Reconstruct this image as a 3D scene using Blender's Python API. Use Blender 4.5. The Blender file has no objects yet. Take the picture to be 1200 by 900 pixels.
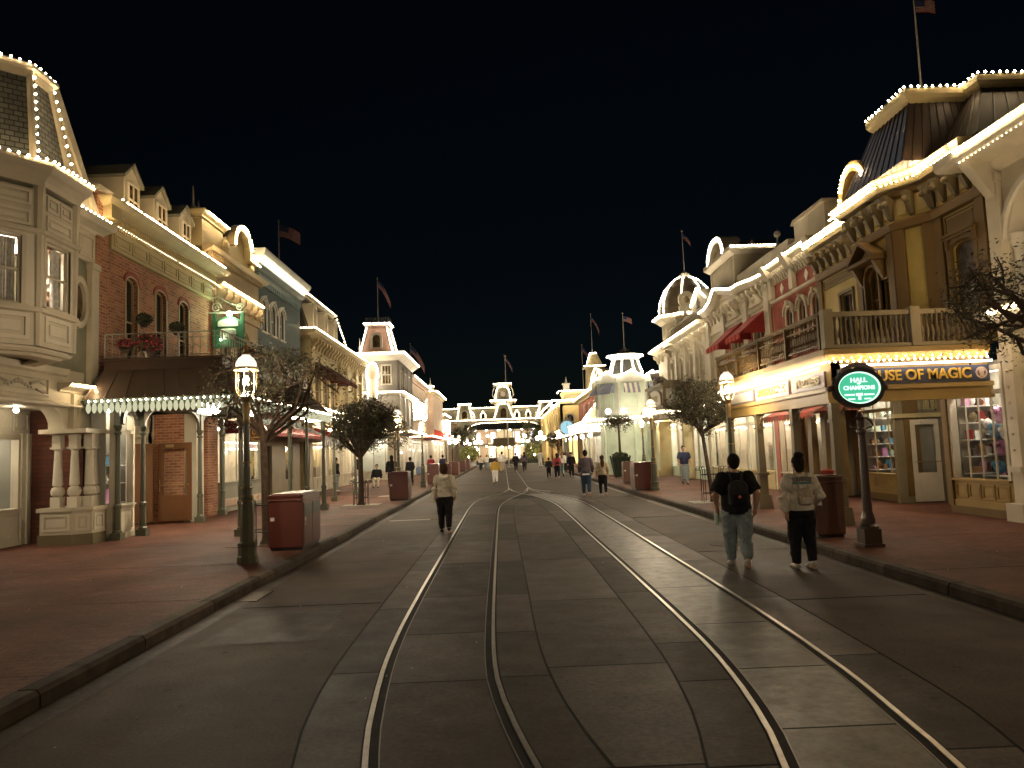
import bpy, bmesh, math, random
from mathutils import Vector, Matrix
random.seed(7)
R = math.radians
PI = math.pi
scene = bpy.context.scene
COL = scene.collection

# ------------------------------------------------------------------ materials
MATS = {}
def _new(name):
    m = bpy.data.materials.new(name); m.use_nodes = True
    nt = m.node_tree
    for n in list(nt.nodes):
        nt.nodes.remove(n)
    out = nt.nodes.new('ShaderNodeOutputMaterial')
    MATS[name] = m
    return m, nt, out
def principled(nt, out, rough=.6, metal=0., spec=.4):
    p = nt.nodes.new('ShaderNodeBsdfPrincipled')
    p.inputs['Roughness'].default_value = rough
    p.inputs['Metallic'].default_value = metal
    p.inputs['Specular IOR Level'].default_value = spec
    nt.links.new(p.outputs[0], out.inputs['Surface'])
    return p
def ramp(nt, fac, c0, c1, p0=.3, p1=.7):
    r = nt.nodes.new('ShaderNodeValToRGB')
    r.color_ramp.elements[0].position = p0; r.color_ramp.elements[1].position = p1
    r.color_ramp.elements[0].color = (*c0, 1); r.color_ramp.elements[1].color = (*c1, 1)
    nt.links.new(fac, r.inputs[0])
    return r.outputs[0]
def noise(nt, scale, detail=4, vec=None, rough=.55):
    n = nt.nodes.new('ShaderNodeTexNoise')
    n.inputs['Scale'].default_value = scale; n.inputs['Detail'].default_value = detail
    n.inputs['Roughness'].default_value = rough
    if vec is None:
        tc = nt.nodes.new('ShaderNodeTexCoord'); vec = tc.outputs['Object']
    nt.links.new(vec, n.inputs['Vector'])
    return n.outputs['Fac']
def bump(nt, p, h, strength=.2, dist=.01):
    b = nt.nodes.new('ShaderNodeBump'); b.inputs['Strength'].default_value = strength
    b.inputs['Distance'].default_value = dist
    nt.links.new(h, b.inputs['Height']); nt.links.new(b.outputs[0], p.inputs['Normal'])
def mixc(nt, fac, a, b, mode='MULTIPLY'):
    m = nt.nodes.new('ShaderNodeMix'); m.data_type = 'RGBA'; m.blend_type = mode
    if isinstance(fac, (int, float)): m.inputs[0].default_value = fac
    else: nt.links.new(fac, m.inputs[0])
    for k, s in ((6, a), (7, b)):
        if isinstance(s, tuple): m.inputs[k].default_value = (*s, 1)
        else: nt.links.new(s, m.inputs[k])
    return m.outputs[2]
def paint(name, c, rough=.55, var=.16, scale=1.3, spec=.35, metal=0., bs=.08):
    """painted timber or plaster: soft stains, fine grain"""
    m, nt, out = _new(name)
    p = principled(nt, out, rough, metal, spec)
    lo = tuple(x*(1-var) for x in c); hi = tuple(min(1, x*(1+var*.5)) for x in c)
    n = noise(nt, scale, 6)
    col = ramp(nt, n, lo, hi, .32, .66)
    nt.links.new(col, p.inputs['Base Color'])
    n2 = noise(nt, 38, 3)
    bump(nt, p, n2, bs, .006)
    return m
def wallvec(nt, sx=1., sz=1.):
    tc = nt.nodes.new('ShaderNodeTexCoord'); s = nt.nodes.new('ShaderNodeSeparateXYZ')
    nt.links.new(tc.outputs['Object'], s.inputs[0])
    a = nt.nodes.new('ShaderNodeMath'); a.operation = 'ADD'
    nt.links.new(s.outputs[0], a.inputs[0]); nt.links.new(s.outputs[1], a.inputs[1])
    c = nt.nodes.new('ShaderNodeCombineXYZ')
    nt.links.new(a.outputs[0], c.inputs[0]); nt.links.new(s.outputs[2], c.inputs[1])
    return c.outputs[0]
def bricks(name, c1, c2, mortar, w=.22, h=.07, rough=.8, ms=.008, bstr=.5, off=.5):
    m, nt, out = _new(name)
    p = principled(nt, out, rough, 0, .3)
    b = nt.nodes.new('ShaderNodeTexBrick')
    b.offset = off
    b.inputs['Scale'].default_value = 1
    b.inputs['Brick Width'].default_value = w; b.inputs['Row Height'].default_value = h
    b.inputs['Mortar Size'].default_value = ms
    b.inputs['Color1'].default_value = (*c1, 1); b.inputs['Color2'].default_value = (*c2, 1)
    b.inputs['Mortar'].default_value = (*mortar, 1)
    nt.links.new(wallvec(nt), b.inputs['Vector'])
    n = noise(nt, 1.1, 5)
    g = ramp(nt, n, (.62, .62, .62), (1.1, 1.1, 1.1), .3, .7)
    nt.links.new(mixc(nt, 1., b.outputs['Color'], g), p.inputs['Base Color'])
    inv = nt.nodes.new('ShaderNodeMath'); inv.operation = 'SUBTRACT'; inv.inputs[0].default_value = 1
    nt.links.new(b.outputs['Fac'], inv.inputs[1])
    bump(nt, p, inv.outputs[0], bstr, .012)
    return m
def siding(name, c, pitch=.11, rough=.55):
    m, nt, out = _new(name)
    p = principled(nt, out, rough, 0, .35)
    w = nt.nodes.new('ShaderNodeTexWave'); w.wave_type = 'BANDS'; w.bands_direction = 'Z'; w.wave_profile = 'SAW'
    w.inputs['Scale'].default_value = PI/10/pitch/ (PI/2) * 1.0
    tc = nt.nodes.new('ShaderNodeTexCoord'); nt.links.new(tc.outputs['Object'], w.inputs['Vector'])
    n = noise(nt, 1.7, 5)
    col = ramp(nt, n, tuple(x*.82 for x in c), c, .3, .65)
    nt.links.new(col, p.inputs['Base Color'])
    bump(nt, p, w.outputs['Fac'], .5, .015)
    return m
def metal(name, c, rough=.35):
    m, nt, out = _new(name)
    p = principled(nt, out, rough, 1., .5)
    col = ramp(nt, noise(nt, 9, 4), tuple(x*.7 for x in c), c)
    nt.links.new(col, p.inputs['Base Color'])
    return m
def emit(name, c, s, samp='AUTO'):
    m, nt, out = _new(name)
    e = nt.nodes.new('ShaderNodeEmission'); e.inputs[0].default_value = (*c, 1); e.inputs[1].default_value = s
    nt.links.new(e.outputs[0], out.inputs['Surface'])
    m.cycles.emission_sampling = samp
    return m
def clear_glass(name, tint=(1, 1, 1), refl=.12):
    m, nt, out = _new(name)
    t = nt.nodes.new('ShaderNodeBsdfTransparent'); t.inputs[0].default_value = (*tint, 1)
    g = nt.nodes.new('ShaderNodeBsdfGlossy'); g.inputs['Roughness'].default_value = .03
    lw = nt.nodes.new('ShaderNodeLayerWeight'); lw.inputs[0].default_value = .5
    pw = nt.nodes.new('ShaderNodeMath'); pw.operation = 'POWER'; pw.inputs[1].default_value = 4.; nt.links.new(lw.outputs['Facing'], pw.inputs[0])
    f = nt.nodes.new('ShaderNodeMath'); f.operation = 'MULTIPLY_ADD'; f.inputs[1].default_value = .5; f.inputs[2].default_value = .03; nt.links.new(pw.outputs[0], f.inputs[0])
    mx = nt.nodes.new('ShaderNodeMixShader')
    nt.links.new(f.outputs[0], mx.inputs[0]); nt.links.new(t.outputs[0], mx.inputs[1]); nt.links.new(g.outputs[0], mx.inputs[2])
    nt.links.new(mx.outputs[0], out.inputs['Surface'])
    return m
def dark_glass(name, c=(.02, .02, .022)):
    m, nt, out = _new(name)
    p = principled(nt, out, .08, 0, .6)
    col = ramp(nt, noise(nt, 3, 3), tuple(x*.5 for x in c), tuple(x*1.8 for x in c))
    nt.links.new(col, p.inputs['Base Color'])
    return m

W = 1.0
paint('cream', (.47, .415, .31)); paint('cream_pale', (.55, .50, .40)); paint('cream_yellow', (.44, .36, .19))
paint('stone', (.38, .34, .27)); paint('sage', (.20, .195, .135)); paint('sage_dark', (.21, .205, .16))
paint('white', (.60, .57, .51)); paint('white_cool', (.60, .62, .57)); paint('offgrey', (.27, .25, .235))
paint('tan', (.40, .31, .18)); paint('ochre', (.33, .22, .075)); paint('ochre_deep', (.15, .088, .026)); paint('ochre_dark', (.135, .080, .024))
paint('olive', (.14, .11, .062)); paint('khaki', (.22, .175, .105)); paint('rail_brown', (.13, .092, .05)); paint('teal', (.085, .125, .12)); paint('green_dark', (.03, .045, .03), rough=.4)
paint('green_sign', (.035, .11, .05)); paint('mint', (.55, .66, .55)); paint('pink', (.48, .30, .25)); paint('salmon', (.50, .37, .28))
paint('red_wall', (.33, .075, .05)); paint('red_deep', (.17, .022, .018)); paint('black_iron', (.012, .012, .012), rough=.4, spec=.5)
paint('lamp_green', (.085, .085, .055), rough=.35, spec=.5); paint('brown_post', (.05, .028, .02), rough=.35, spec=.5)
paint('door_wood', (.13, .055, .022), rough=.35); paint('bin_red', (.095, .024, .016), rough=.42, spec=.5, var=.22); paint('bin_brown', (.10, .045, .03), rough=.45)
paint('navy', (.035, .04, .06)); paint('sign_blue', (.05, .055, .085)); paint('gold', (.62, .38, .06), rough=.35); paint('brass', (.32, .24, .12), rough=.35, metal=.6); paint('cord', (.05, .045, .04)); paint('roof_metal', (.045, .03, .022), rough=.45)
paint('purple_grey', (.16, .12, .13)); paint('panel_grey', (.30, .29, .25)); paint('grey_wall', (.25, .23, .21))
paint('roof_dark', (.035, .028, .022), rough=.5); paint('roof_seam', (.085, .060, .045), rough=.42, spec=.4); paint('roof_black', (.02, .018, .018))
paint('bark', (.07, .045, .03), rough=.9, var=.4, scale=9, bs=.6); paint('trunk_dark', (.04, .03, .022), rough=.9, var=.4, scale=9, bs=.6)
paint('yellow_wall', (.60, .46, .20)); paint('dome_brown', (.09, .07, .04))
paint('blue_shop', (.08, .16, .38)); paint('kerb_stone', (.080, .060, .046), rough=.8, var=.4, scale=5, bs=.5, spec=.1); paint('kerb_dark', (.050, .037, .028), rough=.8, var=.4, scale=5, bs=.5, spec=.1)
bricks('brick', (.47, .185, .085), (.27, .088, .04), (.42, .28, .19), .23, .078, ms=.011, bstr=.8)
bricks('brick_dark', (.16, .055, .03), (.11, .035, .022), (.06, .04, .03), .5, .10)
bricks('brick_red', (.36, .085, .06), (.30, .07, .045), (.30, .11, .08), .21, .068, bstr=.25)
bricks('slate', (.17, .175, .155), (.11, .115, .105), (.03, .03, .03), .2, .105, .6, .012, .9)
bricks('slate_dark', (.07, .07, .07), (.05, .05, .05), (.02, .02, .02), .2, .105, .6, .012, .9)
siding('siding_yellow', (.42, .32, .10)); siding('siding_teal', (.055, .088, .09), .09); siding('siding_cream', (.5, .42, .3))
metal('steel', (.40, .35, .30), .34); metal('chrome', (.6, .6, .6), .2)
metal('old_steel', (.16, .13, .11), .5); clear_glass('glass'); dark_glass('pane_dark'); dark_glass('pane_brown', (.07, .045, .02)); dark_glass('pane_grey', (.16, .15, .15))
emit('bulb', (1., .73, .40), 23.); emit('bulb_white', (1., .84, .58), 14.); emit('bulb_small', (1., .74, .42), 5.); emit('green_lamp', (.72, 1., .66), 22.); emit('opal', (1., .86, .66), .22)
emit('bulb_far', (1., .78, .46), 7.); emit('lamp_core', (1., .80, .54), 430.); emit('globe_far', (1., .82, .58), 13.)
emit('tube_light', (1., .86, .76), 2.2); emit('soffit', (1., .86, .62), 25.); emit('lit_warm', (1., .72, .40), .3); emit('lit_pale', (1., .86, .62), .4)
emit('lit_yellow', (1., .66, .22), .3); emit('lit_cool', (.85, 1., .84), 1.0); emit('lit_cyan', (.10, .75, .85), .6); emit('lit_white', (1., .93, .84), .6); emit('lit_dim', (1., .72, .42), .08)
emit('ceiling_lamp', (1., .87, .68), 8.); emit('clock_face', (.50, .88, 1.), .13); emit('globe_mid', (1., .84, .62), 3.5); emit('bulb_porch', (1., .74, .42), 11.)
emit('sign_green', (.05, .36, .20), .25); emit('sign_mint', (.62, 1., .74), .26); emit('lit_green', (.55, 1., .62), 2.2); emit('marquee_pink', (1., .62, .55), .5)
emit('lantern_shade', (1., .97, .62), .10)

def fabric(name, c, var=.25, sc=14):
    m, nt, out = _new(name)
    p = principled(nt, out, .85, 0, .2)
    nt.links.new(ramp(nt, noise(nt, sc, 4), tuple(x*(1-var) for x in c), tuple(min(1, x*(1+var)) for x in c)), p.inputs['Base Color'])
    bump(nt, p, noise(nt, 7, 4), .35, .03)
    return m
for n_, c_ in dict(cloth_black=(.012, .011, .013), cloth_grey=(.33, .29, .25), cloth_dark=(.03, .028, .032), cloth_navy=(.03, .035, .075), cloth_jeans=(.22, .26, .28),
        cloth_denim=(.04, .06, .10), cloth_beige=(.40, .33, .23), cloth_white=(.74, .71, .67), cloth_yellow=(.55, .36, .08), cloth_pink=(.45, .12, .12), cloth_red=(.30, .04, .05),
        cloth_mauve=(.11, .09, .11), cloth_cream=(.55, .49, .40), awning_dark=(.07, .009, .008), awning_red=(.20, .02, .018), awning_red_light=(.34, .055, .04), awning_blue=(.20, .22, .30), awning_white=(.6, .56, .5),
        awning_brown=(.20, .07, .05), stripe_teal=(.12, .22, .22), hair_dark=(.012, .008, .006), hair_brown=(.06, .028, .015), hair_fair=(.22, .12, .05), patch_grey=(.22, .20, .18),
        flag_red=(.16, .02, .02), flag_white=(.24, .22, .22), flag_blue=(.03, .035, .10), flower_red=(.42, .02, .05), flower_pink=(.6, .16, .16)).items():
    fabric(n_, c_)
paint('skin', (.45, .25, .17), rough=.5, var=.1); paint('sole', (.38, .35, .31)); paint('toy_pink', (.55, .25, .5)); paint('toy_blue', (.05, .25, .5)); paint('toy_white', (.7, .7, .68)); paint('toy_dark', (.05, .04, .04))
paint('toy_brown', (.25, .13, .06))

def leaf_mat(name, c):
    m, nt, out = _new(name)
    p = principled(nt, out, .5, 0, .4)
    nt.links.new(ramp(nt, noise(nt, 5, 3), tuple(x*.45 for x in c), tuple(x*1.5 for x in c)), p.inputs['Base Color'])
    return m
leaf_mat('leaf', (.060, .066, .034)); leaf_mat('leaf_brown', (.065, .050, .032)); leaf_mat('leaf_hedge', (.10, .12, .03)); leaf_mat('leaf_bed', (.35, .38, .10))

def ground_mat(name, c, rough=.6, rvar=.2, scale=.8, fine=60, streak=False, bs=.25, var=.35, spec=.10, brick=None):
    m, nt, out = _new(name)
    p = principled(nt, out, rough, 0, spec)
    a = noise(nt, scale, 8, rough=.65); b = noise(nt, fine*.33, 5, rough=.75)
    col = ramp(nt, a, tuple(x*(1-var) for x in c), tuple(x*(1+var) for x in c), .3, .7)
    g = ramp(nt, b, (.62, .62, .62), (1.28, 1.28, 1.28), .34, .68)
    nt.links.new(mixc(nt, 1., col, g), p.inputs['Base Color'])
    st = ramp(nt, noise(nt, .18, 5, rough=.7), (.70, .66, .62), (1.12, 1.1, 1.08), .38, .6)
    sp = ramp(nt, noise(nt, 7.5, 2), (1, 1, 1), (.55, .52, .5), .66, .74)
    c3 = mixc(nt, 1., mixc(nt, 1., p.inputs['Base Color'].links[0].from_socket, st), sp)
    if brick:
        bt = nt.nodes.new('ShaderNodeTexBrick'); bt.inputs['Scale'].default_value = 1; bt.inputs['Brick Width'].default_value = brick[0]; bt.inputs['Row Height'].default_value = brick[1]
        bt.inputs['Mortar Size'].default_value = .006; bt.inputs['Color1'].default_value = (1.12, 1.12, 1.12, 1); bt.inputs['Color2'].default_value = (.86, .84, .84, 1); bt.inputs['Mortar'].default_value = (.6, .6, .6, 1)
        tb = nt.nodes.new('ShaderNodeTexCoord'); nt.links.new(tb.outputs['Object'], bt.inputs['Vector']); c3 = mixc(nt, 1., c3, bt.outputs['Color'])
    nt.links.new(c3, p.inputs['Base Color'])
    mr = nt.nodes.new('ShaderNodeMapRange')
    mr.inputs[3].default_value = rough-rvar; mr.inputs[4].default_value = rough+rvar
    nt.links.new(noise(nt, scale*2.3, 6), mr.inputs[0]); nt.links.new(mr.outputs[0], p.inputs['Roughness'])
    bump(nt, p, b, bs, .004)
    return m
ground_mat('asphalt', (.058, .042, .032), .72, .1, .9, 120, var=.3)
ground_mat('panel_a', (.044, .032, .0245), .62, .15, 1.2, 70)
ground_mat('panel_b', (.056, .042, .033), .58, .14, 1.0, 70)
ground_mat('panel_c', (.033, .0235, .0175), .64, .14, 1.4, 70)
ground_mat('panel_worn', (.056, .043, .034), .46, .16, 2.6, 60, spec=.16)
ground_mat('panel_stained', (.056, .043, .033), .44, .2, 3.4, 60, spec=.2, var=.6)
ground_mat('sidewalk', (.120, .052, .035), .7, .1, .7, 110, brick=(.20, .10))
ground_mat('sidewalk_b', (.070, .028, .019), .62, .12, .6, 80)
ground_mat('gutter', (.055, .045, .037), .6, .12, 1.5, 60)
ground_mat('groove', (.008, .007, .006), .8, .1, 2, 60)
ground_mat('pale_slab', (.25, .22, .18), .6, .1, 2, 60)

# ------------------------------------------------------------------ mesh builder
def FRM(ox, oy, ux, uy, nx, ny):
    return lambda u, d, z: (ox+u*ux+d*nx, oy+u*uy+d*ny, z)
ID = lambda x, y, z: (x, y, z)
FL = FRM(-9.2, 0, 0, 1, 1, 0)        # left facades: u = along the street, d = towards the street
FRT = FRM(9.2, 0, 0, 1, -1, 0)       # right facades
def FC(y, x=0.): return FRM(x, y, 1, 0, 0, -1)   # faces looking back up the street: u = x, d = towards the viewer

SPLIT = {'brass_ring', 'globe_lamp', 'ceiling_lamp', 'canopy_lamp', 'added_soffit_lamp', 'porch_lamp', 'diamond_tile', 'lit_pane', 'lit_window', 'lit_doorway', 'picture_frame', 'foot', 'opening'}
class MB:
    def __init__(s, fr=ID):
        s.v = []; s.f = []; s.mi = []; s.k = 0; s.fr = fr; s.cuts = []
    def add(s, vs, fs):
        o = len(s.v); s.cuts.append((o, len(s.f)))
        s.v += [s.fr(*p) for p in vs]
        for f in fs: s.f.append([i+o for i in f]); s.mi.append(s.k)
        return s
    def box(s, a, b, c, d, e, f):
        vs = [(a, c, e), (b, c, e), (b, d, e), (a, d, e), (a, c, f), (b, c, f), (b, d, f), (a, d, f)]
        return s.add(vs, [(0, 3, 2, 1), (4, 5, 6, 7), (0, 1, 5, 4), (1, 2, 6, 5), (2, 3, 7, 6), (3, 0, 4, 7)])
    def prism(s, pts, d0, d1):          # polygon in (u, z), extruded along d
        n = len(pts)
        vs = [(u, d0, z) for u, z in pts]+[(u, d1, z) for u, z in pts]
        return s.add(vs, [tuple(range(n)), tuple(range(2*n-1, n-1, -1))]+[(i, (i+1) % n, n+(i+1) % n, n+i) for i in range(n)])
    def slab(s, pts, z0, z1):           # polygon in (u, d), extruded along z
        n = len(pts)
        vs = [(u, d, z0) for u, d in pts]+[(u, d, z1) for u, d in pts]
        return s.add(vs, [tuple(range(n)), tuple(range(2*n-1, n-1, -1))]+[(i, (i+1) % n, n+(i+1) % n, n+i) for i in range(n)])
    def frustum(s, p0, p1):             # two matching rings of 3-D points
        n = len(p0)
        return s.add(list(p0)+list(p1), [tuple(range(n)), tuple(range(2*n-1, n-1, -1))]+[(i, (i+1) % n, n+(i+1) % n, n+i) for i in range(n)])
    def lathe(s, cu, cd, prof, n=12, sq=1.):
        vs = []; fs = []
        for r, z in prof:
            for i in range(n):
                a = 2*PI*(i+.5)/n
                vs.append((cu+r*math.cos(a), cd+r*math.sin(a)*sq, z))
        m = len(prof)
        for j in range(m-1):
            for i in range(n):
                fs.append((j*n+i, j*n+(i+1) % n, (j+1)*n+(i+1) % n, (j+1)*n+i))
        fs.append(tuple(range(n-1, -1, -1))); fs.append(tuple((m-1)*n+i for i in range(n)))
        return s.add(vs, fs)
    def tube(s, pts, r, n=6):
        pts = [Vector(p) for p in pts]
        rs = r if isinstance(r, (list, tuple)) else [r]*len(pts)
        vs = []; fs = []
        up = Vector((0, 0, 1))
        for i, p in enumerate(pts):
            t = (pts[min(i+1, len(pts)-1)]-pts[max(i-1, 0)]).normalized()
            ref = up if abs(t.z) < .95 else Vector((1, 0, 0))
            a = t.cross(ref).normalized(); b = t.cross(a).normalized()
            for k in range(n):
                an = 2*PI*k/n
                vs.append(tuple(p+rs[i]*(math.cos(an)*a+math.sin(an)*b)))
        for j in range(len(pts)-1):
            for i in range(n):
                fs.append((j*n+i, j*n+(i+1) % n, (j+1)*n+(i+1) % n, (j+1)*n+i))
        fs.append(tuple(range(n-1, -1, -1))); fs.append(tuple((len(pts)-1)*n+i for i in range(n)))
        return s.add(vs, fs)
    def ball(s, c, r, n=8, m=6, sx=1., sy=1., sz=1.):
        vs = [(c[0], c[1], c[2]-r*sz)]; fs = []
        for j in range(1, m):
            a = -PI/2+PI*j/m
            for i in range(n):
                b = 2*PI*i/n
                vs.append((c[0]+r*sx*math.cos(a)*math.cos(b), c[1]+r*sy*math.cos(a)*math.sin(b), c[2]+r*sz*math.sin(a)))
        vs.append((c[0], c[1], c[2]+r*sz))
        for i in range(n):
            fs.append((0, 1+(i+1) % n, 1+i)); fs.append((len(vs)-1, 1+(m-2)*n+i, 1+(m-2)*n+(i+1) % n))
        for j in range(m-2):
            for i in range(n):
                fs.append((1+j*n+i, 1+j*n+(i+1) % n, 1+(j+1)*n+(i+1) % n, 1+(j+1)*n+i))
        return s.add(vs, fs)
    def octa(s, c, r):
        x, y, z = c
        vs = [(x+r, y, z), (x-r, y, z), (x, y+r, z), (x, y-r, z), (x, y, z+r), (x, y, z-r)]
        return s.add(vs, [(0, 2, 4), (2, 1, 4), (1, 3, 4), (3, 0, 4), (2, 0, 5), (1, 2, 5), (3, 1, 5), (0, 3, 5)])
    def mould(s, path, prof, closed=False):     # path in (u, d); outward = left of the direction of travel
        P = [Vector((a, b)) for a, b in path]; n = len(P)
        offs = []
        for i in range(n):
            d0 = (P[i]-P[i-1]) if (i > 0 or closed) else (P[1]-P[0])
            d1 = (P[(i+1) % n]-P[i]) if (i < n-1 or closed) else (P[-1]-P[-2])
            d0.normalize(); d1.normalize()
            n0 = Vector((-d0.y, d0.x)); n1 = Vector((-d1.y, d1.x))
            m = n0+n1
            if m.length < 1e-4: m = n0
            m.normalize(); m = m/max(.3, m.dot(n0))
            offs.append(m)
        k = len(prof); vs = []; fs = []
        for i in range(n):
            for d, z in prof:
                q = P[i]+offs[i]*d; vs.append((q.x, q.y, z))
        for i in range(n if closed else n-1):
            j = (i+1) % n
            for a in range(k):
                b = (a+1) % k
                fs.append((i*k+a, i*k+b, j*k+b, j*k+a))
        if not closed:
            fs.append(tuple(range(k))); fs.append(tuple((n-1)*k+a for a in range(k-1, -1, -1)))
        return s.add(vs, fs)
    def build(s, name, mats, parent=None, smooth=False, bevel=0., label=None):
        if not s.v: return None
        if name in SPLIT and len(s.cuts) > 1 and s.cuts[0][0] == 0:
            c = s.cuts+[(len(s.v), len(s.f))]; o = None
            for (v0, f0), (v1, f1) in zip(c, c[1:]):
                q = MB(); q.v = s.v[v0:v1]; q.f = [[i-v0 for i in f] for f in s.f[f0:f1]]; q.mi = s.mi[f0:f1]
                o = q.build(name, mats, parent, smooth, bevel, label)
            return o
        if isinstance(mats, str): mats = [mats]
        me = bpy.data.meshes.new(name)
        base = Vector((0, 0, 0))
        if parent is not None:
            base = parent['_w'] if '_w' in parent else (0, 0, 0)
            base = Vector(base)
        me.from_pydata([tuple(Vector(p)-base) for p in s.v], [], s.f)
        for m in mats: me.materials.append(MATS[m])
        if len(mats) > 1: me.polygons.foreach_set('material_index', s.mi)
        bm = bmesh.new(); bm.from_mesh(me)
        bmesh.ops.recalc_face_normals(bm, faces=bm.faces)
        bm.to_mesh(me); bm.free()
        if smooth:
            me.polygons.foreach_set('use_smooth', [True]*len(me.polygons))
        o = bpy.data.objects.new(name, me); COL.objects.link(o)
        if parent is not None:
            o.parent = parent; o['_w'] = tuple(base)
        if bevel:
            b = o.modifiers.new('Bevel', 'BEVEL'); b.width = bevel; b.segments = 2; b.limit_method = 'ANGLE'
        if label: o['label'] = label
        return o

def tag(o, label, cat=None, group=None, kind=None):
    if label: o['label'] = label
    if cat: o['category'] = cat
    if group: o['group'] = group
    if kind: o['kind'] = kind
    return o
def thing(name, label, cat, loc=(0, 0, 0), group=None):
    o = bpy.data.objects.new(name, None); COL.objects.link(o)
    o.location = loc; o.empty_display_size = .3; o['_w'] = tuple(loc)
    return tag(o, label, cat, group)
def copy_tree(o, parent=None):
    c = o.copy(); COL.objects.link(c)
    if parent is not None: c.parent = parent
    for ch in [x for x in bpy.data.objects if x.parent == o]:
        copy_tree(ch, c)
    return c

# ------------------------------------------------------------------ facade kit
def wall(mb, u0, u1, z0, z1, ops=(), d0=-.25, d1=0.):
    cuts = sorted(set([u0, u1]+[max(u0, min(u1, o[0])) for o in ops]+[max(u0, min(u1, o[1])) for o in ops]))
    for a, b in zip(cuts, cuts[1:]):
        if b-a < 1e-5: continue
        mid = (a+b)/2
        iv = sorted((o[2], o[3]) for o in ops if o[0] < mid < o[1])
        z = z0
        for c, d in iv:
            if c > z+1e-5: mb.box(a, b, d0, d1, z, c)
            z = max(z, d)
        if z1 > z+1e-5: mb.box(a, b, d0, d1, z, z1)
    for o in ops:
        if len(o) > 4 and o[4]:
            a, b, c, d, rise = o; w = b-a; n = 8
            for i in range(n):
                ua = a+w*i/n; ub = a+w*(i+1)/n
                za = d-rise+rise*math.sin(math.acos(max(-1, min(1, 2*i/n-1)))); zb = d-rise+rise*math.sin(math.acos(max(-1, min(1, 2*(i+1)/n-1))))
                mb.prism([(ua, za), (ub, zb), (ub, d+.001), (ua, d+.001)], d0, d1)
def archline(a, b, z, rise, n=10):
    w = b-a
    return [((a+b)/2-w/2*math.cos(PI*i/n), z+rise*math.sin(PI*i/n)) for i in range(n+1)]
def ring(mb, outer, inner, d0, d1):
    n = len(outer)
    for i in range(n-1):
        mb.prism([outer[i], outer[i+1], inner[i+1], inner[i]], d0, d1)
def window(par, fr, a, b, c, d, rise=0., fm='cream', pane='pane_dark', cas=.07, sill=True, mull=1, trans=True, proud=.04, rec=.10, hood=None, sash=None):
    """window with casing, sash bars, pane and sill; opening a..b x c..d"""
    m = MB(fr)
    if rise:
        o = [(a-cas, c)]+archline(a-cas, b+cas, d-rise, rise+cas)+[(b+cas, c)]
        i = [(a+.0, c)]+archline(a, b, d-rise, rise)+[(b, c)]
        ring(m, o, i, -.02, proud)
        o2 = [(a, c)]+archline(a, b, d-rise, rise)+[(b, c)]
        i2 = [(a+.04, c)]+archline(a+.04, b-.04, d-rise, max(.02, rise-.04))+[(b-.04, c)]
        ring(m, o2, i2, -rec, -rec+.05)
    else:
        m.box(a-cas, a, -.02, proud, c, d); m.box(b, b+cas, -.02, proud, c, d); m.box(a-cas, b+cas, -.02, proud+.01, d, d+cas)
        m.box(a, a+.04, -rec, -rec+.05, c, d); m.box(b-.04, b, -rec, -rec+.05, c, d); m.box(a+.04, b-.04, -rec, -rec+.05, d-.04, d)
    m.box(a+.04, b-.04, -rec, -rec+.05, c, c+.05)
    if trans: m.box(a+.04, b-.04, -rec+.002, -rec+.045, (c+d)/2-.02, (c+d)/2+.02)
    for k in range(mull):
        u = a+(b-a)*(k+1)/(mull+1)
        m.box(u-.012, u+.012, -rec+.004, -rec+.04, c+.05, d-.02-(rise*.15))
    if hood == 'ped':
        m.prism([(a-.2, d+.12), (b+.2, d+.12), ((a+b)/2, d+.42)], -.02, .14)
        m.box(a-.2, b+.2, -.02, .18, d+.07, d+.12)
    elif hood == 'flat':
        m.box(a-.13, b+.13, -.02, .12, d+.07, d+.13); m.box(a-.17, b+.17, -.02, .17, d+.13, d+.18)
        m.box(a-.12, a-.02, -.01, .10, d-.12, d+.07); m.box(b+.02, b+.12, -.01, .10, d-.12, d+.07)
    elif hood == 'arch':
        o = archline(a-cas-.07, b+cas+.07, d-rise-.02, rise+cas+.07); i = archline(a-cas, b+cas, d-rise-.02, rise+cas)
        ring(m, o, i, -.01, proud+.06)
        m.box((a+b)/2-.05, (a+b)/2+.05, 0, proud+.10, d+.0, d+.18)
    f = m.build('window', fm, par)
    p = MB(fr)
    if rise: p.prism([(a+.01, c+.01)]+archline(a+.01, b-.01, d-rise, rise-.01)+[(b-.01, c+.01)], -rec-.03, -rec-.005)
    else: p.box(a+.01, b-.01, -rec-.03, -rec-.005, c+.01, d-.01)
    p.build('pane', pane, f)
    if sill:
        q = MB(fr); q.box(a-cas-.03, b+cas+.03, -rec, proud+.06, c-.06, c); q.build('sill', sash or fm, f)
    return f
def cprof(w, z0, h):
    return [(0, z0), (w*.28, z0), (w*.34, z0+h*.25), (w*.62, z0+h*.45), (w*.80, z0+h*.55), (w*.92, z0+h*.72), (w, z0+h*.85), (w, z0+h), (0, z0+h)]
def bulbs(par, fr, pts, sp=.16, r=.03, mat='bulb', name='light_string', cord=True):
    """a string of bulbs along a 3-D polyline in the frame"""
    m = MB(fr); pts = [Vector(p) for p in pts]
    left = sp/2
    for a, b in zip(pts, pts[1:]):
        L = (b-a).length; t = left
        while t < L:
            if random.random() > .02: m.octa(tuple(a+(b-a)*t/L+Vector((random.gauss(0, .08), random.gauss(0, .08), random.gauss(0, .12)))*r), r*random.uniform(.85, 1.12))
            t += sp*random.uniform(.93, 1.07)
        left = t-L
    if cord:
        m.k = 1
        off = Vector((0, 0, -r*.55)); m.tube([tuple(p+off) for p in pts], r*.22, 4)
    return m.build(name, [mat, 'cord'], par)
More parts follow.
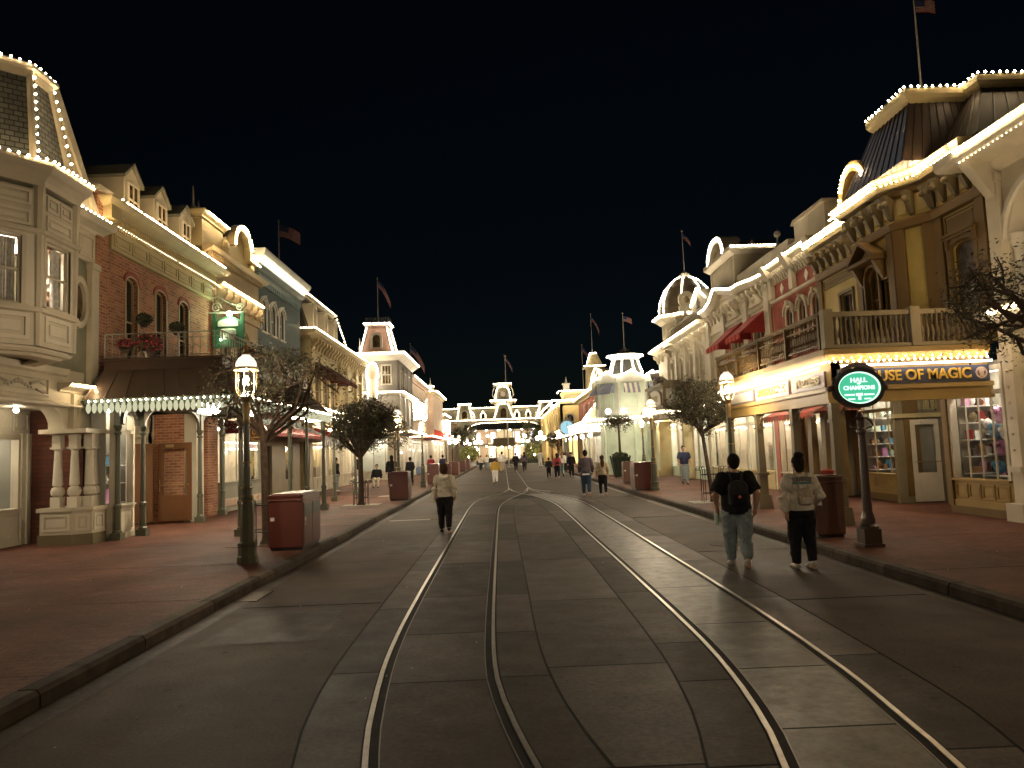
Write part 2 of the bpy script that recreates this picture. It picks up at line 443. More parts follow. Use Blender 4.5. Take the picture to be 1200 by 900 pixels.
def brackets(mb, path_u, d, z0, z1, w=.07, sp=.3, depth=.2):
    u0, u1 = path_u; n = max(1, int((u1-u0)/sp)); h = z1-z0
    for i in range(n+1):
        u = u0+(u1-u0)*i/n
        vs = [(u-w/2, d), (u-w/2, d+depth)]
        P0 = [(u-w/2, d, z0), (u-w/2, d+depth*.35, z0+h*.1), (u-w/2, d+depth*.5, z0+h*.45), (u-w/2, d+depth*.95, z0+h*.65), (u-w/2, d+depth, z1), (u-w/2, d, z1)]
        P1 = [(u+w/2, y, z) for _, y, z in P0]
        mb.frustum(P0, P1)
def dentils(mb, u0, u1, d, z0, z1, w=.05, sp=.11, depth=.05):
    n = int((u1-u0)/sp)
    for i in range(n):
        u = u0+sp*(i+.5); mb.box(u-w/2, u+w/2, d, d+depth, z0, z1)
def panels(mb, u0, u1, d, z0, z1, n, gap=.06, t=.025, bar=.03):
    """raised rectangular frames"""
    w = (u1-u0)/n
    for i in range(n):
        a = u0+w*i+gap/2; b = u0+w*(i+1)-gap/2
        mb.box(a, b, d, d+t, z1-gap/2-bar, z1-gap/2); mb.box(a, b, d, d+t, z0+gap/2, z0+gap/2+bar)
        mb.box(a, a+bar, d, d+t, z0+gap/2+bar, z1-gap/2-bar); mb.box(b-bar, b, d, d+t, z0+gap/2+bar, z1-gap/2-bar)
        mb.box(a+bar*2, b-bar*2, d, d+t*.7, z0+gap/2+bar*2, z1-gap/2-bar*2)
def pilaster(mb, u, w, d, z0, z1, depth=.10):
    mb.box(u-w/2, u+w/2, d, d+depth, z0, z1)
    mb.box(u-w/2-.03, u+w/2+.03, d, d+depth+.03, z0, z0+.22)
    mb.box(u-w/2-.03, u+w/2+.03, d, d+depth+.03, z1-.14, z1)
def awning(par, fr, u0, u1, d0, d1, ztop, zbot, n=8, mats=('awning_red', 'awning_red_light'), drop=.14, side=True):
    m = MB(fr); w = (u1-u0)/n; t = .012
    for i in range(n):
        m.k = i % 2
        a = u0+w*i; b = a+w
        m.add([(a, d0, ztop), (b, d0, ztop), (b, d1, zbot), (a, d1, zbot), (a, d0, ztop-t), (b, d0, ztop-t), (b, d1-t, zbot-t), (a, d1-t, zbot-t)],
              [(0, 1, 2, 3), (4, 5, 6, 7), (0, 1, 5, 4), (2, 3, 7, 6), (0, 3, 7, 4), (1, 2, 6, 5)])
        for q in range(2):
            aa = a+w/2*q; bb = aa+w/2
            m.prism([(aa, zbot-.003)]+[(aa+(bb-aa)*k/6, zbot-drop*.55-drop*.45*math.sin(PI*k/6)) for k in range(7)]+[(bb, zbot-.003)], d1-t, d1-.001)
    m.k = 0
    if side:
        for a in (u0, u1-t):
            m.add([(a, d0, ztop-t), (a, d1-t, zbot-t), (a, d0, zbot-t), (a+t, d0, ztop-t), (a+t, d1-t, zbot-t), (a+t, d0, zbot-t)],
                  [(0, 1, 2), (3, 4, 5), (0, 1, 4, 3), (1, 2, 5, 4), (2, 0, 3, 5)])
    return m.build('awning', list(mats), par)
GOODS = ['toy_pink', 'toy_blue', 'toy_white', 'toy_dark', 'toy_brown', 'awning_red', 'khaki', 'mint']
def shopfront(par, fr, u0, u1, z0, z1, n=2, fm='cream', base='cream', kick=.55, trans=.45, depth=1.1, lamp='ceiling_lamp', back='cream_pale', goods=True, mull=None, gl='glass', d=0., pal=GOODS, bar=.02):
    """glazed shop window with panelled base, transom, lit room and goods behind the glass"""
    b = MB(fr); b.box(u0, u1, d-.18, d, z0, z0+kick-.04); b.box(u0, u1, d-.2, d+.06, z0+kick-.04, z0+kick)
    b.box(u0, u1, d, d+.035, z0, z0+.12)
    panels(b, u0+.05, u1-.05, d, z0+.14, z0+kick-.07, n)
    b.build('panel_base', base, par)
    f = MB(fr); W_ = .05
    f.box(u0, u0+.08, d-.12, d+.02, z0+kick, z1); f.box(u1-.08, u1, d-.12, d+.02, z0+kick, z1); f.box(u0+.08, u1-.08, d-.12, d+.025, z1-.10, z1)
    zt = z1-trans
    if trans > 0: f.box(u0+.08, u1-.08, d-.10, d+.03, zt-.04, zt+.04)
    w = (u1-u0-.16)/n
    for i in range(1, n):
        u = u0+.08+w*i; f.box(u-bar, u+bar, d-.075, d-.045, z0+kick, z1-.10)
    win = f.build('shop_window', fm, par)
    g = MB(fr); g.box(u0+.08, u1-.08, d-.065, d-.06, z0+kick, z1-.1); g.build('pane', gl, win)
    r = MB(fr)
    r.box(u0, u1, d-depth-.05, d-depth, z0, z1+.1); r.box(u0-.05, u0, d-depth, d-.19, z0, z1+.1); r.box(u1, u1+.05, d-depth, d-.19, z0, z1+.1)
    r.box(u0, u1, d-depth, d-.13, z1+.002, z1+.1); r.box(u0, u1, d-depth, d-.19, z0+.02, z0+kick-.06)
    r.build('shop_interior', back, par)
    l = MB(fr); l.box(u0+.15, u1-.15, d-depth*.55-.06, d-depth*.55+.06, z1-.05, z1-.01); l.build('ceiling_lamp', lamp, par)
    if goods:
        q = MB(fr)
        for zz in (z0+kick+.02, z0+kick+.45, z0+kick+.85):
            q.k = 2
            if zz > zt-.2: break
            q.box(u0+.05, u1-.05, d-depth+.01, d-depth+.35, zz, zz+.02)
            u = u0+.12
            while u < u1-.2:
                q.k = random.randrange(len(pal)); ww = random.uniform(.06, .16); h = random.uniform(.1, .33)
                if random.random() < .5: q.box(u, u+ww, d-depth+.05, d-depth+.25, zz+.02, zz+.02+h)
                else: q.lathe(u+ww/2, d-depth+.18, [(ww*.3, zz+.02), (ww*.5, zz+.02+h*.4), (ww*.35, zz+.02+h*.75), (ww*.1, zz+.02+h)], 8)
                u += ww+random.uniform(.02, .12)
        o = q.build('goods', list(pal), par); o['kind'] = 'stuff'
    return win
def text(par, fr_pt, body, size, mat, rotx=PI/2, rotz=0., ext=.012, name='lettering', align='CENTER', sx=1., font_sp=1.):
    c = bpy.data.curves.new(name, 'FONT'); c.body = body; c.size = size; c.extrude = ext; c.align_x = align; c.align_y = 'CENTER'; c.space_character = font_sp
    c.offset = size*.012; c.bevel_depth = ext*.3
    t = bpy.data.objects.new(name, c); COL.objects.link(t)
    dg = bpy.context.evaluated_depsgraph_get()
    me = bpy.data.meshes.new_from_object(t.evaluated_get(dg)); bpy.data.objects.remove(t)
    M = Matrix.Translation(Vector(fr_pt)) @ Matrix.Rotation(rotz, 4, 'Z') @ Matrix.Rotation(rotx, 4, 'X') @ Matrix.Diagonal((sx, 1, 1, 1))
    base = Vector(par['_w']) if par is not None else Vector((0, 0, 0))
    me.transform(Matrix.Translation(-base) @ M); me.name = name
    me.materials.clear(); me.materials.append(MATS[mat])
    o = bpy.data.objects.new(name, me); COL.objects.link(o)
    if par is not None: o.parent = par; o['_w'] = tuple(base)
    return o
RZL, RZR = PI/2, -PI/2     # lettering facing the street on the left / right row

def column(mb, u, d, z0, z1, r=.06, n=12, base=.28):
    mb.box(u-r*2, u+r*2, d-r*2, d+r*2, z0, z0+base*.5)
    mb.lathe(u, d, [(r*1.7, z0+base*.5), (r*1.7, z0+base*.6), (r*1.3, z0+base*.7), (r*1.25, z0+base*2.2), (r*1.5, z0+base*2.3), (r*1.5, z0+base*2.45), (r, z0+base*2.6), (r*.82, z1-.22), (r*1.3, z1-.20), (r*1.3, z1-.16), (r*.9, z1-.14), (r*1.6, z1-.03), (r*1.6, z1)], n)
def finial(mb, u, d, z, s=1.):
    mb.lathe(u, d, [(.10*s, z), (.10*s, z+.06*s), (.05*s, z+.10*s), (.12*s, z+.22*s), (.10*s, z+.34*s), (.04*s, z+.42*s), (.02*s, z+.75*s), (.004, z+.95*s)], 10)

def flagpole(x, y, z0, z1, label, fs=.9, fdir=1, droop=.3, group='flagpoles on the rooftops', r=.03, flag=True):
    t = thing('flagpole', label, 'flagpole', (x, y, z0), group)
    m = MB(); m.tube([(x, y, z0), (x, y, z0+(z1-z0)*.5), (x, y, z1)], [r, r*.8, r*.5], 8)
    m.lathe(x, y, [(r*3, z0), (r*3, z0+.08), (r*1.2, z0+.12), (r*1.1, z0+.3)], 10); m.build('pole', 'offgrey', t)
    b = MB(); b.ball((x, y, z1+r*1.5), r*1.8); b.build('ball_finial', 'brass', t)
    if flag:
        m = MB(); nx, nz = 14, 13; L = fs; Hh = fs*.56; zt = z1-.12
        vs = []
        for j in range(nz+1):
            for i in range(nx+1):
                s_ = i/nx
                px_ = x+fdir*(r+L*s_*(1-.12*s_)); pz = zt-Hh*j/nz-droop*L*s_**1.4
                py_ = y+.07*L*math.sin(s_*7+j*.15)*s_
                vs.append((px_, py_, pz))
        fs_ = [];
        o = len(m.v); m.v += vs
        for j in range(nz):
            for i in range(nx):
                m.f.append([j*(nx+1)+i, j*(nx+1)+i+1, (j+1)*(nx+1)+i+1, (j+1)*(nx+1)+i])
                m.mi.append(2 if (j < 7 and i < 6) else (j % 2))
        fo = m.build('flag', ['flag_red', 'flag_white', 'flag_blue'], t, smooth=True)
        so = fo.modifiers.new('Solidify', 'SOLIDIFY'); so.thickness = .006
    return t
# ------------------------------------------------------------------ camera, world, moon
cd = bpy.data.cameras.new('Camera'); cam = bpy.data.objects.new('Camera', cd); COL.objects.link(cam)
cd.sensor_width = 36; cd.lens = 27.; cd.clip_end = 2000
cam.matrix_world = Matrix.Translation((0, 0, 1.7)) @ Matrix.Rotation(R(-.8284), 4, 'Z') @ Matrix.Rotation(R(90+5.0516), 4, 'X') @ Matrix.Rotation(R(-2.2), 4, 'Z')
scene.camera = cam
w = bpy.data.worlds.new('World'); scene.world = w; w.use_nodes = True
nt = w.node_tree; bg = nt.nodes['Background']
sky = nt.nodes.new('ShaderNodeTexSky'); sky.sky_type = 'NISHITA'; sky.sun_disc = False
sky.sun_elevation = R(8); sky.sun_rotation = R(200); sky.air_density = 1.; sky.dust_density = .4; sky.ozone_density = 3.
nt.links.new(sky.outputs[0], bg.inputs[0]); bg.inputs[1].default_value = .00014
sl = bpy.data.lights.new('moon', 'SUN'); sl.energy = .01; sl.angle = R(.5); sl.color = (.8, .88, 1.)
so = bpy.data.objects.new('moon', sl); COL.objects.link(so); so.rotation_euler = (R(60), 0, R(200))
vs_ = scene.view_settings
scene.display_settings.display_device = 'sRGB'
vs_.view_transform = 'Standard'; vs_.look = 'None'; vs_.gamma = 1; vs_.exposure = 2.7; vs_.use_curve_mapping = False
cy = scene.cycles
cy.use_light_tree = True; cy.max_bounces = 6; cy.diffuse_bounces = 3; cy.glossy_bounces = 3; cy.transparent_max_bounces = 24; cy.transmission_bounces = 4
cy.sample_clamp_indirect = 6; cy.sample_clamp_direct = 0; cy.use_denoising = True; cy.caustics_reflective = False; cy.caustics_refractive = False
try: cy.denoiser = 'OPENIMAGEDENOISE'; cy.denoising_input_passes = 'RGB_ALBEDO_NORMAL'
except Exception: pass
cy.use_adaptive_sampling = False

# ------------------------------------------------------------------ ground
def struct(name, mb, mats, **k):
    o = mb.build(name, mats, None, **k); o['kind'] = 'structure'; return o
def sheet(mb, pts, z):
    mb.add([(x, y, z) for x, y in pts], [tuple(range(len(pts)))])
m = MB(); sheet(m, [(-260, -30), (260, -30), (260, 420), (-260, 420)], -.03); struct('ground', m, 'asphalt')
KL, KR = -3.38, 4.68
m = MB(); sheet(m, [(KL, -8), (KR, -8), (KR, 100), (KL, 100)], 0.); struct('road', m, 'asphalt')
m = MB(); sheet(m, [(-60, 99.9), (60, 99.9), (60, 160), (-60, 160)], -.004); struct('plaza', m, 'panel_b')
# sidewalks with real thickness and the kerb stones cut into lengths
m = MB(); m.box(-14, KL-.17, -8, 97, -.02, .13); struct('sidewalk', m, 'sidewalk')
m = MB(); m.box(KR+.17, 30, -8, 95, -.02, .13); struct('sidewalk', m, 'sidewalk')
for sx, x0, x1, ye in ((-1, KL-.17, KL, 97), (1, KR, KR+.17, 95)):
    m = MB(); y = -8.
    while y < ye:
        L = random.uniform(1.3, 1.9); e = min(ye, y+L)-.022; m.k = random.randrange(2)
        j = random.uniform(-.003, .003)
        a, b = (x0, x1-.0)
        f = .03
        if sx < 0: m.frustum([(a, y, -.02), (b, y, -.02), (b, y, .10+j), (b-f, y, .134+j), (a, y, .134+j)], [(a, e, -.02), (b, e, -.02), (b, e, .10+j), (b-f, e, .134+j), (a, e, .134+j)])
        else: m.frustum([(b, y, -.02), (a, y, -.02), (a, y, .10+j), (a+f, y, .134+j), (b, y, .134+j)], [(b, e, -.02), (a, e, -.02), (a, e, .10+j), (a+f, e, .134+j), (b, e, .134+j)])
        y += L
    struct('kerb', m, ['kerb_stone', 'kerb_dark'])
    m = MB()
    g0, g1 = (KL, KL+.22) if sx < 0 else (KR-.17, KR)
    y = -8
    while y < ye:
        sheet(m, [(g0, y), (g1, y), (g1, min(ye, y+3.)-.015), (g0, min(ye, y+3.)-.015)], .004); y += 3.
    struct('gutter', m, 'gutter')

def spline(P, step=.35):
    P = [Vector(p) for p in P]; out = []
    for i in range(len(P)-1):
        p0 = P[max(0, i-1)]; p1 = P[i]; p2 = P[i+1]; p3 = P[min(len(P)-1, i+2)]
        d = (p2-p1).length; n = max(2, min(40, int(d/step)))
        # centripetal-like tangents scaled by segment length
        t1 = (p2-p0)/max(1e-6, ((p2-p1).length+(p1-p0).length))*d; t2 = (p3-p1)/max(1e-6, ((p3-p2).length+(p2-p1).length))*d
        for k in range(n):
            t = k/n
            out.append((2*t**3-3*t*t+1)*p1+(t**3-2*t*t+t)*t1+(-2*t**3+3*t*t)*p2+(t**3-t*t)*t2)
    out.append(P[-1]); return out
r1 = spline([(-.25, .6), (-.55, 2.4), (-.81, 4.3), (-.91, 5.), (-1.04, 6.6), (-1.09, 8.5), (-1.11, 13), (-1.13, 20), (-1.12, 24.6), (-1.0, 27.6), (-.62, 30.2), (-.1, 32.3), (.13, 34.6), (.18, 37)])
r2 = spline([(.95, .6), (.42, 2.6), (.12, 4.3), (.01, 4.95), (-.11, 5.95), (-.16, 7.5), (-.18, 10.5), (-.2, 17), (-.2, 23), (-.1, 25.6), (.18, 28.2), (.58, 30.6), (.95, 33.2), (1.08, 36)])
r3 = spline([(.85, .6), (1.15, 2.4), (1.41, 4.16), (1.5, 4.64), (1.6, 5.5), (1.67, 6.8), (1.68, 10), (1.66, 15), (1.63, 23), (1.5, 26.), (1.12, 29.2), (.66, 31.3), (.3, 34), (.18, 37)])
r4 = spline([(1.55, .6), (1.95, 2.4), (2.28, 4.07), (2.36, 4.75), (2.46, 5.8), (2.53, 8), (2.55, 13), (2.56, 20), (2.5, 25.2), (2.2, 28), (1.65, 30.8), (1.2, 33.4), (1.08, 36)])
eL = spline([(-.75, .6), (-1.0, 2.4), (-1.23, 4.4), (-1.33, 5.), (-1.43, 6.2), (-1.46, 8.5), (-1.47, 16), (-1.46, 24.5), (-1.3, 28), (-.9, 31)])
eR = spline([(2.2, .6), (2.45, 2.4), (2.71, 4.2), (2.84, 4.9), (2.92, 6.2), (3.0, 9), (3.02, 17), (3.0, 25), (2.7, 28), (2.1, 31)])
c1 = spline([(.9, 1.6), (.72, 3.3), (.52, 4.3), (.36, 5.3), (.26, 6.7), (.24, 9), (.22, 22), (.32, 25.3), (.7, 28.4)])
c2 = spline([(.6, 1.6), (.86, 3.3), (1.03, 4.3), (1.15, 5.1), (1.24, 6.6), (1.25, 10), (1.22, 20), (1.05, 25), (.75, 28.4)])
def xat(line, y):
    for a, b in zip(line, line[1:]):
        if a.y <= y <= b.y or b.y <= y <= a.y:
            t = (y-a.y)/(b.y-a.y) if abs(b.y-a.y) > 1e-6 else 0
            return a.x+(b.x-a.x)*t
    return None
def strip(la, lb, joints, mats, z=.004, pad=.004):
    m = MB(); prev = -1
    for j0, j1 in zip(joints, joints[1:]):
        k = random.randrange(len(mats))
        while len(mats) > 1 and k == prev: k = random.randrange(len(mats))
        prev = k; m.k = k
        n = max(2, int((j1-j0)/.3)); L = []; Rr = []
        for i in range(n+1):
            y = j0+.011+(j1-j0-.022)*i/n
            a, b = xat(la, y), xat(lb, y)
            if a is None or b is None or b-a < .02: continue
            L.append((a+pad, y, z)); Rr.append((b-pad, y, z))
        for i in range(len(L)-1):
            m.add([L[i], Rr[i], Rr[i+1], L[i+1]], [(0, 1, 2, 3)])
    return m, mats
def joints(a, b, s, seed):
    rr = random.Random(seed); y = a; out = [y]
    while y < b: y += s*rr.uniform(.8, 1.25); out.append(min(y, b))
    return out
for i, (la, lb, jj, mats) in enumerate([
        (eL, r1, joints(1.2, 30.5, 2.6, 3), ['panel_c', 'panel_a', 'panel_c']), (r1, r2, [1.2, 3.1, 5.95, 7.5, 9.4, 12.2, 15.1, 18.4, 21.6, 24.8, 28, 31], ['panel_a', 'panel_b', 'panel_c']),
        (r2, c1, [1.6, 4.25, 6., 7.45, 9.4, 12.2, 15.1, 18.4, 21.6, 25., 28], ['panel_c', 'panel_b', 'panel_a']),
        (c1, c2, [1.7, 4.25, 6.2, 8.9, 12.2, 16.1, 20.4, 24.5, 28.2], ['panel_b', 'panel_a']),
        (c2, r3, [1.7, 4.2, 5.7, 6.8, 9.2, 12.2, 15.4, 18.6, 21.8, 25, 28.4], ['panel_c', 'panel_b', 'panel_a']),
        (r3, r4, [1.2, 2.9, 4.7, 5.95, 7.45, 9.4, 11.9, 14.9, 18., 21.2, 24.4, 28., 31], ['panel_worn', 'panel_stained', 'panel_worn']),
        (r4, eR, [1.2, 3., 4.3, 6.2, 8.6, 11.5, 14.8, 18, 21.6, 25, 30.5], ['panel_c', 'panel_a', 'panel_b'])]):
    m, mats = strip(la, lb, jj, mats)
    struct('track_paving', m, mats)
m, mm_ = strip(eL, eR, [1.2, 31], ['groove'], z=.002); struct('track_bed', m, mm_)
def ribbon(mb, line, w0, w1, z0, z1):
    """solid strip between two offsets from a line"""
    n = len(line); A = []
    for i, p in enumerate(line):
        t = (line[min(i+1, n-1)]-line[max(i-1, 0)]).normalized(); nn = Vector((-t.y, t.x))
        a = p+nn*w0; b = p+nn*w1
        A.append([(a.x, a.y, z0), (b.x, b.y, z0), (b.x, b.y, z1), (a.x, a.y, z1)])
    for i in range(n-1): mb.frustum(A[i], A[i+1])
trunkL = [Vector((.18, y)) for y in (37, 60, 90, 112)]; trunkR = [Vector((1.08, y)) for y in (36, 60, 90, 112)]
flipd = {0: -1, 1: 1, 2: -1, 3: 1}
for i, l in enumerate((r1+trunkL[1:], r2+trunkR[1:], r3, r4)):
    s_ = flipd[i]
    m = MB(); ribbon(m, l, -.017, .017, -.02, .013); struct('rail', m, 'steel')
    m = MB(); ribbon(m, l, .017*s_, .072*s_, -.02, .0055); struct('rail_groove', m, 'groove')
    m = MB(); ribbon(m, l, .072*s_, .080*s_, -.02, .009); struct('guard_rail', m, 'old_steel')
    m = MB(); ribbon(m, l, -.030*s_, -.017*s_, -.02, .0062); struct('rail_joint', m, 'groove')
for l in (c1, c2, eL, eR):
    m = MB(); ribbon(m, l, -.008, .008, -.02, .0062); struct('paving_joint', m, 'groove')
m = MB(); ribbon(m, spline([(-.6, 33.0), (-.05, 33.6), (.16, 35), (.2, 37)]), -.02, .02, -.02, .012); ribbon(m, spline([(.24, 35.5), (.4, 33.6), (.64, 33.), (.9, 33.6), (1.02, 35.5)]), -.02, .02, -.02, .012)
ribbon(m, spline([(1.9, 32.2), (1.3, 34.2), (1.1, 37)]), -.02, .02, -.02, .012); struct('switch_rail', m, 'steel')
# cross joints, patches and small litter of the road
m = MB()
for y, x0, x1 in ((12.4, 3.05, 4.5), (8.4, 3.0, 4.5), (18.8, 3.05, 4.5), (33.2, -3.2, .0), (20.6, -3.1, -1.5), (42, -3.2, 4.5), (52, -3.2, 4.5), (64, -3.2, 4.5), (9.2, -3.1, -1.5), (27, 3.1, 4.5)):
    m.box(x0, x1, y, y+.014, -.02, .0035)
struct('road_joint', m, 'groove')
m = MB()
for (x, y, w_, l_) in ((-2.9, 7.4, 1.1, 1.5), (3.35, 9.9, .9, 1.3), (-2.4, 13.6, .8, 2.2), (3.5, 15.2, .9, .8), (-3.0, 24.2, 1.0, 1.6)):
    sheet(m, [(x, y), (x+w_, y+.02), (x+w_-.02, y+l_), (x+.01, y+l_-.02)], .0035)
struct('road_patch', m, 'panel_c')
m = MB(); m.lathe(3.75, 13.2, [(.30, -.01), (.30, .006), (.27, .008)], 24); struct('manhole_cover', m, 'kerb_dark')
m = MB(); m.box(-3.36, -3.08, 9.6, 10.3, -.01, .0065); struct('drain_grate', m, 'groove')
m = MB()
for k in range(9): m.box(-3.35, -3.09, 9.63+k*.075, 9.66+k*.075, .0, .011)
struct('drain_grate', m, 'old_steel')
m = MB(); sheet(m, [(-3.1, 20.5), (-2.0, 20.5), (-2.0, 20.75), (-3.1, 20.75)], .004); struct('painted_line', m, 'pale_slab')
m = MB(); sheet(m, [(4.5, 14.5), (4.51, 14.5), (4.51, 38), (4.42, 38)], .006); struct('painted_line', m, 'pale_slab')
m = MB()
for _ in range(34):
    x = random.uniform(-3.2, 4.5); y = random.uniform(4.5, 26); s = random.uniform(.004, .010)
    m.octa((x, y, .008), s)
for _ in range(40):
    x = random.choice([random.uniform(-8, -3.7), random.uniform(4.9, 8)]); y = random.uniform(6, 22); m.octa((x, y, .135), random.uniform(.004, .010))
o = m.build('litter', 'sole'); tag(o, 'scattered pale crumbs and fallen leaf bits on the pavement', 'litter', kind='stuff')
# sidewalk scoring: pale paving squares round trees, seams
m = MB()
for y in [k*3.05 for k in range(1, 30)]:
    m.box(-9, KL-.2, y, y+.012, .10, .1315); m.box(KR+.2, 12, y, y+.012, .10, .1315)
for x in (-5.3, -7.2, 6.4, 8.4): m.box(x, x+.012, -6, 92, .10, .1312)
struct('paving_seam', m, 'sidewalk_b')
for x, y in ((-4.6, 15.0), (-4.8, 25.9), (5.7, 21.2), (6.2, 40.8), (-4.4, 31.)):
    m = MB(); m.box(x-.62, x+.62, y-.5, y+.5, .10, .137); struct('tree_pit_slab', m, 'pale_slab' if y > 20 else 'sidewalk_b')
# ================================================================== LEFT ROW (u = y, d = towards street, wall plane x = -9.2)
Zs = .13
# ---------------- cream house with bay and slate turret
t = thing('corner_house', 'cream timber house with bay window, slate turret and arched porch, nearest on the left', 'building', (-9.2, 14, Zs))
m = MB(FL)
wall(m, 3.0, 17.28, 3.05, 7.0, [(16.45, 16.95, 4.93, 5.72)], -.25, 0)
m.prism([(3, 7.0), (17.28, 7.0), (17.28, 7.3), (15.6, 9.5), (14.2, 9.5), (14.2, 7.6), (3, 7.6)], -.30, 0)
m.box(3, 17.28, -6, -.25, 6.9, 7.0)
m.build('wall', 'sage', t)
m = MB(FL); m.prism([(15.1, 7.25), (17.3, 7.25), (17.34, 7.42), (15.6, 9.62), (15.1, 9.62)], .0, .06)
m.prism([(17.42, 7.42), (15.62, 9.78), (15.42, 9.64), (17.22, 7.38)], -.35, .12); m.build('gable_parapet', 'cream', t)
m = MB(FL); m.prism([(3, 7.2), (17.2, 7.4), (15.6, 9.5), (12, 9.5), (3, 8.0)], -6, -.4); m.build('roof', 'roof_black', t)
# oval window
m = MB(FL); P = []; Q = []
for i in range(25):
    a = 2*PI*i/24; P.append((16.7+.36*math.cos(a), 5.33+.58*math.sin(a))); Q.append((16.7+.24*math.cos(a), 5.33+.44*math.sin(a)))
ring(m, P, Q, -.05, .07); f = m.build('oval_window', 'cream', t)
m = MB(FL); m.prism(Q[:-1], -.06, -.02); m.build('pane', 'pane_brown', f)
# small side cornice with panels and lights
m = MB(FL); m.mould([(15.2, -.3), (15.2, 0), (17.5, 0), (17.5, -.2)], cprof(.32, 6.98, .34)); m.box(15.3, 17.3, 0, .07, 6.3, 6.98); panels(m, 15.35, 17.2, .07, 6.36, 6.9, 3)
pilaster(m, 17.22, .30, 0, 3.2, 6.3, .12); m.build('side_cornice', 'cream', t)
bulbs(t, FL, [(15.2, .30, 7.34), (17.5, .30, 7.34), (17.5, -.2, 7.34)], .17, .03)
bulbs(t, FL, [(15.9, .36, 3.42), (17.42, .36, 3.46)], .13, .028)
m = MB(FL); m.mould([(15.9, 0), (17.42, 0)], cprof(.34, 3.30, .18)); m.box(16.4, 17.3, 0, .12, 2.35, 3.28); panels(m, 16.5, 17.25, .12, 2.5, 3.2, 1); m.build('shelf_cornice', 'cream', t)
# bay
bayp = [(11.6, 0.), (13.32, 1.2), (14.42, 1.2), (15.3, 0.)]
zb0, zb1 = 3.85, 6.62
m = MB(FL)
m.mould(bayp, [(0, zb0), (0, 4.5), (-.2, 4.5), (-.2, zb0)]); m.mould(bayp, [(0, 5.78), (0, zb1), (-.2, zb1), (-.2, 5.78)])
m.slab([(u, d*.92) for u, d in bayp], zb0-.05, zb0)
m.mould(bayp, [(0, 4.42), (.07, 4.44), (.07, 4.52), (0, 4.52)]); m.mould(bayp, [(0, 5.80), (.09, 5.83), (.09, 5.9), (0, 5.9)])
for (u, d) in bayp[:]: m.lathe(u*1., d-.04, [(.07, zb0), (.11, 6.75)], 8)
def onseg(a, b):     # frame on a bay facet
    A = Vector((FL(a[0], a[1], 0)[0], FL(a[0], a[1], 0)[1])); B = Vector(FL(b[0], b[1], 0)[:2]); U = (B-A).normalized(); N = Vector((U.y, -U.x))
    return (lambda u, d, z: (A.x+u*U.x+d*N.x, A.y+u*U.y+d*N.y, z)), (B-A).length
m.build('bay_wall', 'cream', t)
for i in range(3):
    fr, L = onseg(bayp[i], bayp[i+1])
    q = MB(fr)
    q.box(.08, .17 if i == 1 else .30, -.12, .01, 4.5, 5.8); q.box(L-(.17 if i == 1 else .30), L-.08, -.12, .01, 4.5, 5.8)
    panels(q, .14, L-.14, .0, 3.92, 4.42, 1, .04, .03, .07); panels(q, .14, L-.14, .0, 5.92, 6.24, 1, .04, .03, .05); panels(q, .14, L-.14, .0, 6.28, 6.6, 1 if i != 1 else 2, .04, .03, .05)
    q.build('bay_panelling', 'cream_pale', t)
    wm = .30 if i != 1 else .17
    f = window(t, fr, wm, L-wm, 4.55, 5.75, fm='cream', pane='glass', mull=0, proud=.02, rec=.08)
    c = MB(fr); 
    n = 30
    for a_, b_ in ((wm+.02, wm+(L-2*wm)*.3), (L-wm-(L-2*wm)*.28, L-wm-.02)):
        vs = []
        for k in range(n+1):
            u = a_+(b_-a_)*k/n; dd = -.22+.03*math.sin(k*1.7)
            vs += [(u, dd, 4.56), (u, dd, 5.74)]
        c.add(vs, [(2*k, 2*k+2, 2*k+3, 2*k+1) for k in range(n)])
    o = c.build('curtain', 'cloth_white', t); o.modifiers.new('Solidify', 'SOLIDIFY').thickness = .006
    c = MB(fr); c.box(.36, L-.36, -.30, -.29, 5.2, 5.74); c.build('blind', 'cloth_cream', t)
    if i == 1:
        c = MB(fr)
        for k, (u, z, r) in enumerate([(.55, 4.75, .09), (.8, 4.72, .07), (1.0, 4.8, .10), (1.25, 4.7, .06)]):
            c.k = k % 3; c.lathe(u, -.42, [(r*.5, 4.56), (r, z), (r*.9, z+.06), (r*.3, z+.12), (r*.5, z+.22)], 10)
        c.build('ornament', ['toy_white', 'toy_blue', 'toy_brown'], t)
m = MB(FL); m.slab([(12.0, -.1), (13.4, .85), (14.3, .85), (15.0, -.1)], 4.5, 4.53); m.slab([(12.0, -.1), (13.4, .85), (14.3, .85), (15.0, -.1)], 5.8, 5.84); m.build('bay_floor', 'door_wood', t)
m = MB(FL); m.box(13.3, 14.3, .35, .6, 5.70, 5.74); m.build('ceiling_lamp', 'ceiling_lamp', t)
m = MB(FL); m.mould(bayp, cprof(.26, 6.68, .40)); m.slab(bayp, 6.7, 7.05); m.build('bay_cornice', 'cream', t)
ofs = [(11.4, .05), (13.2, 1.48), (14.6, 1.48), (15.7, .05)]
bulbs(t, FL, [(u, d, 7.10) for u, d in ofs], .14, .028)
m = MB(FL)   # underside ogee of the bay
for k in range(2):
    s0 = .96-.12*k
    m.mould([(13.9+(u-13.9)*s0, d*s0) for u, d in bayp], [(-.3, 3.80-.05*k-.05), (0, 3.80-.05*k-.05), (.03, 3.80-.05*k), (-.3, 3.80-.05*k)])
m.build('bay_corbel', 'cream', t)
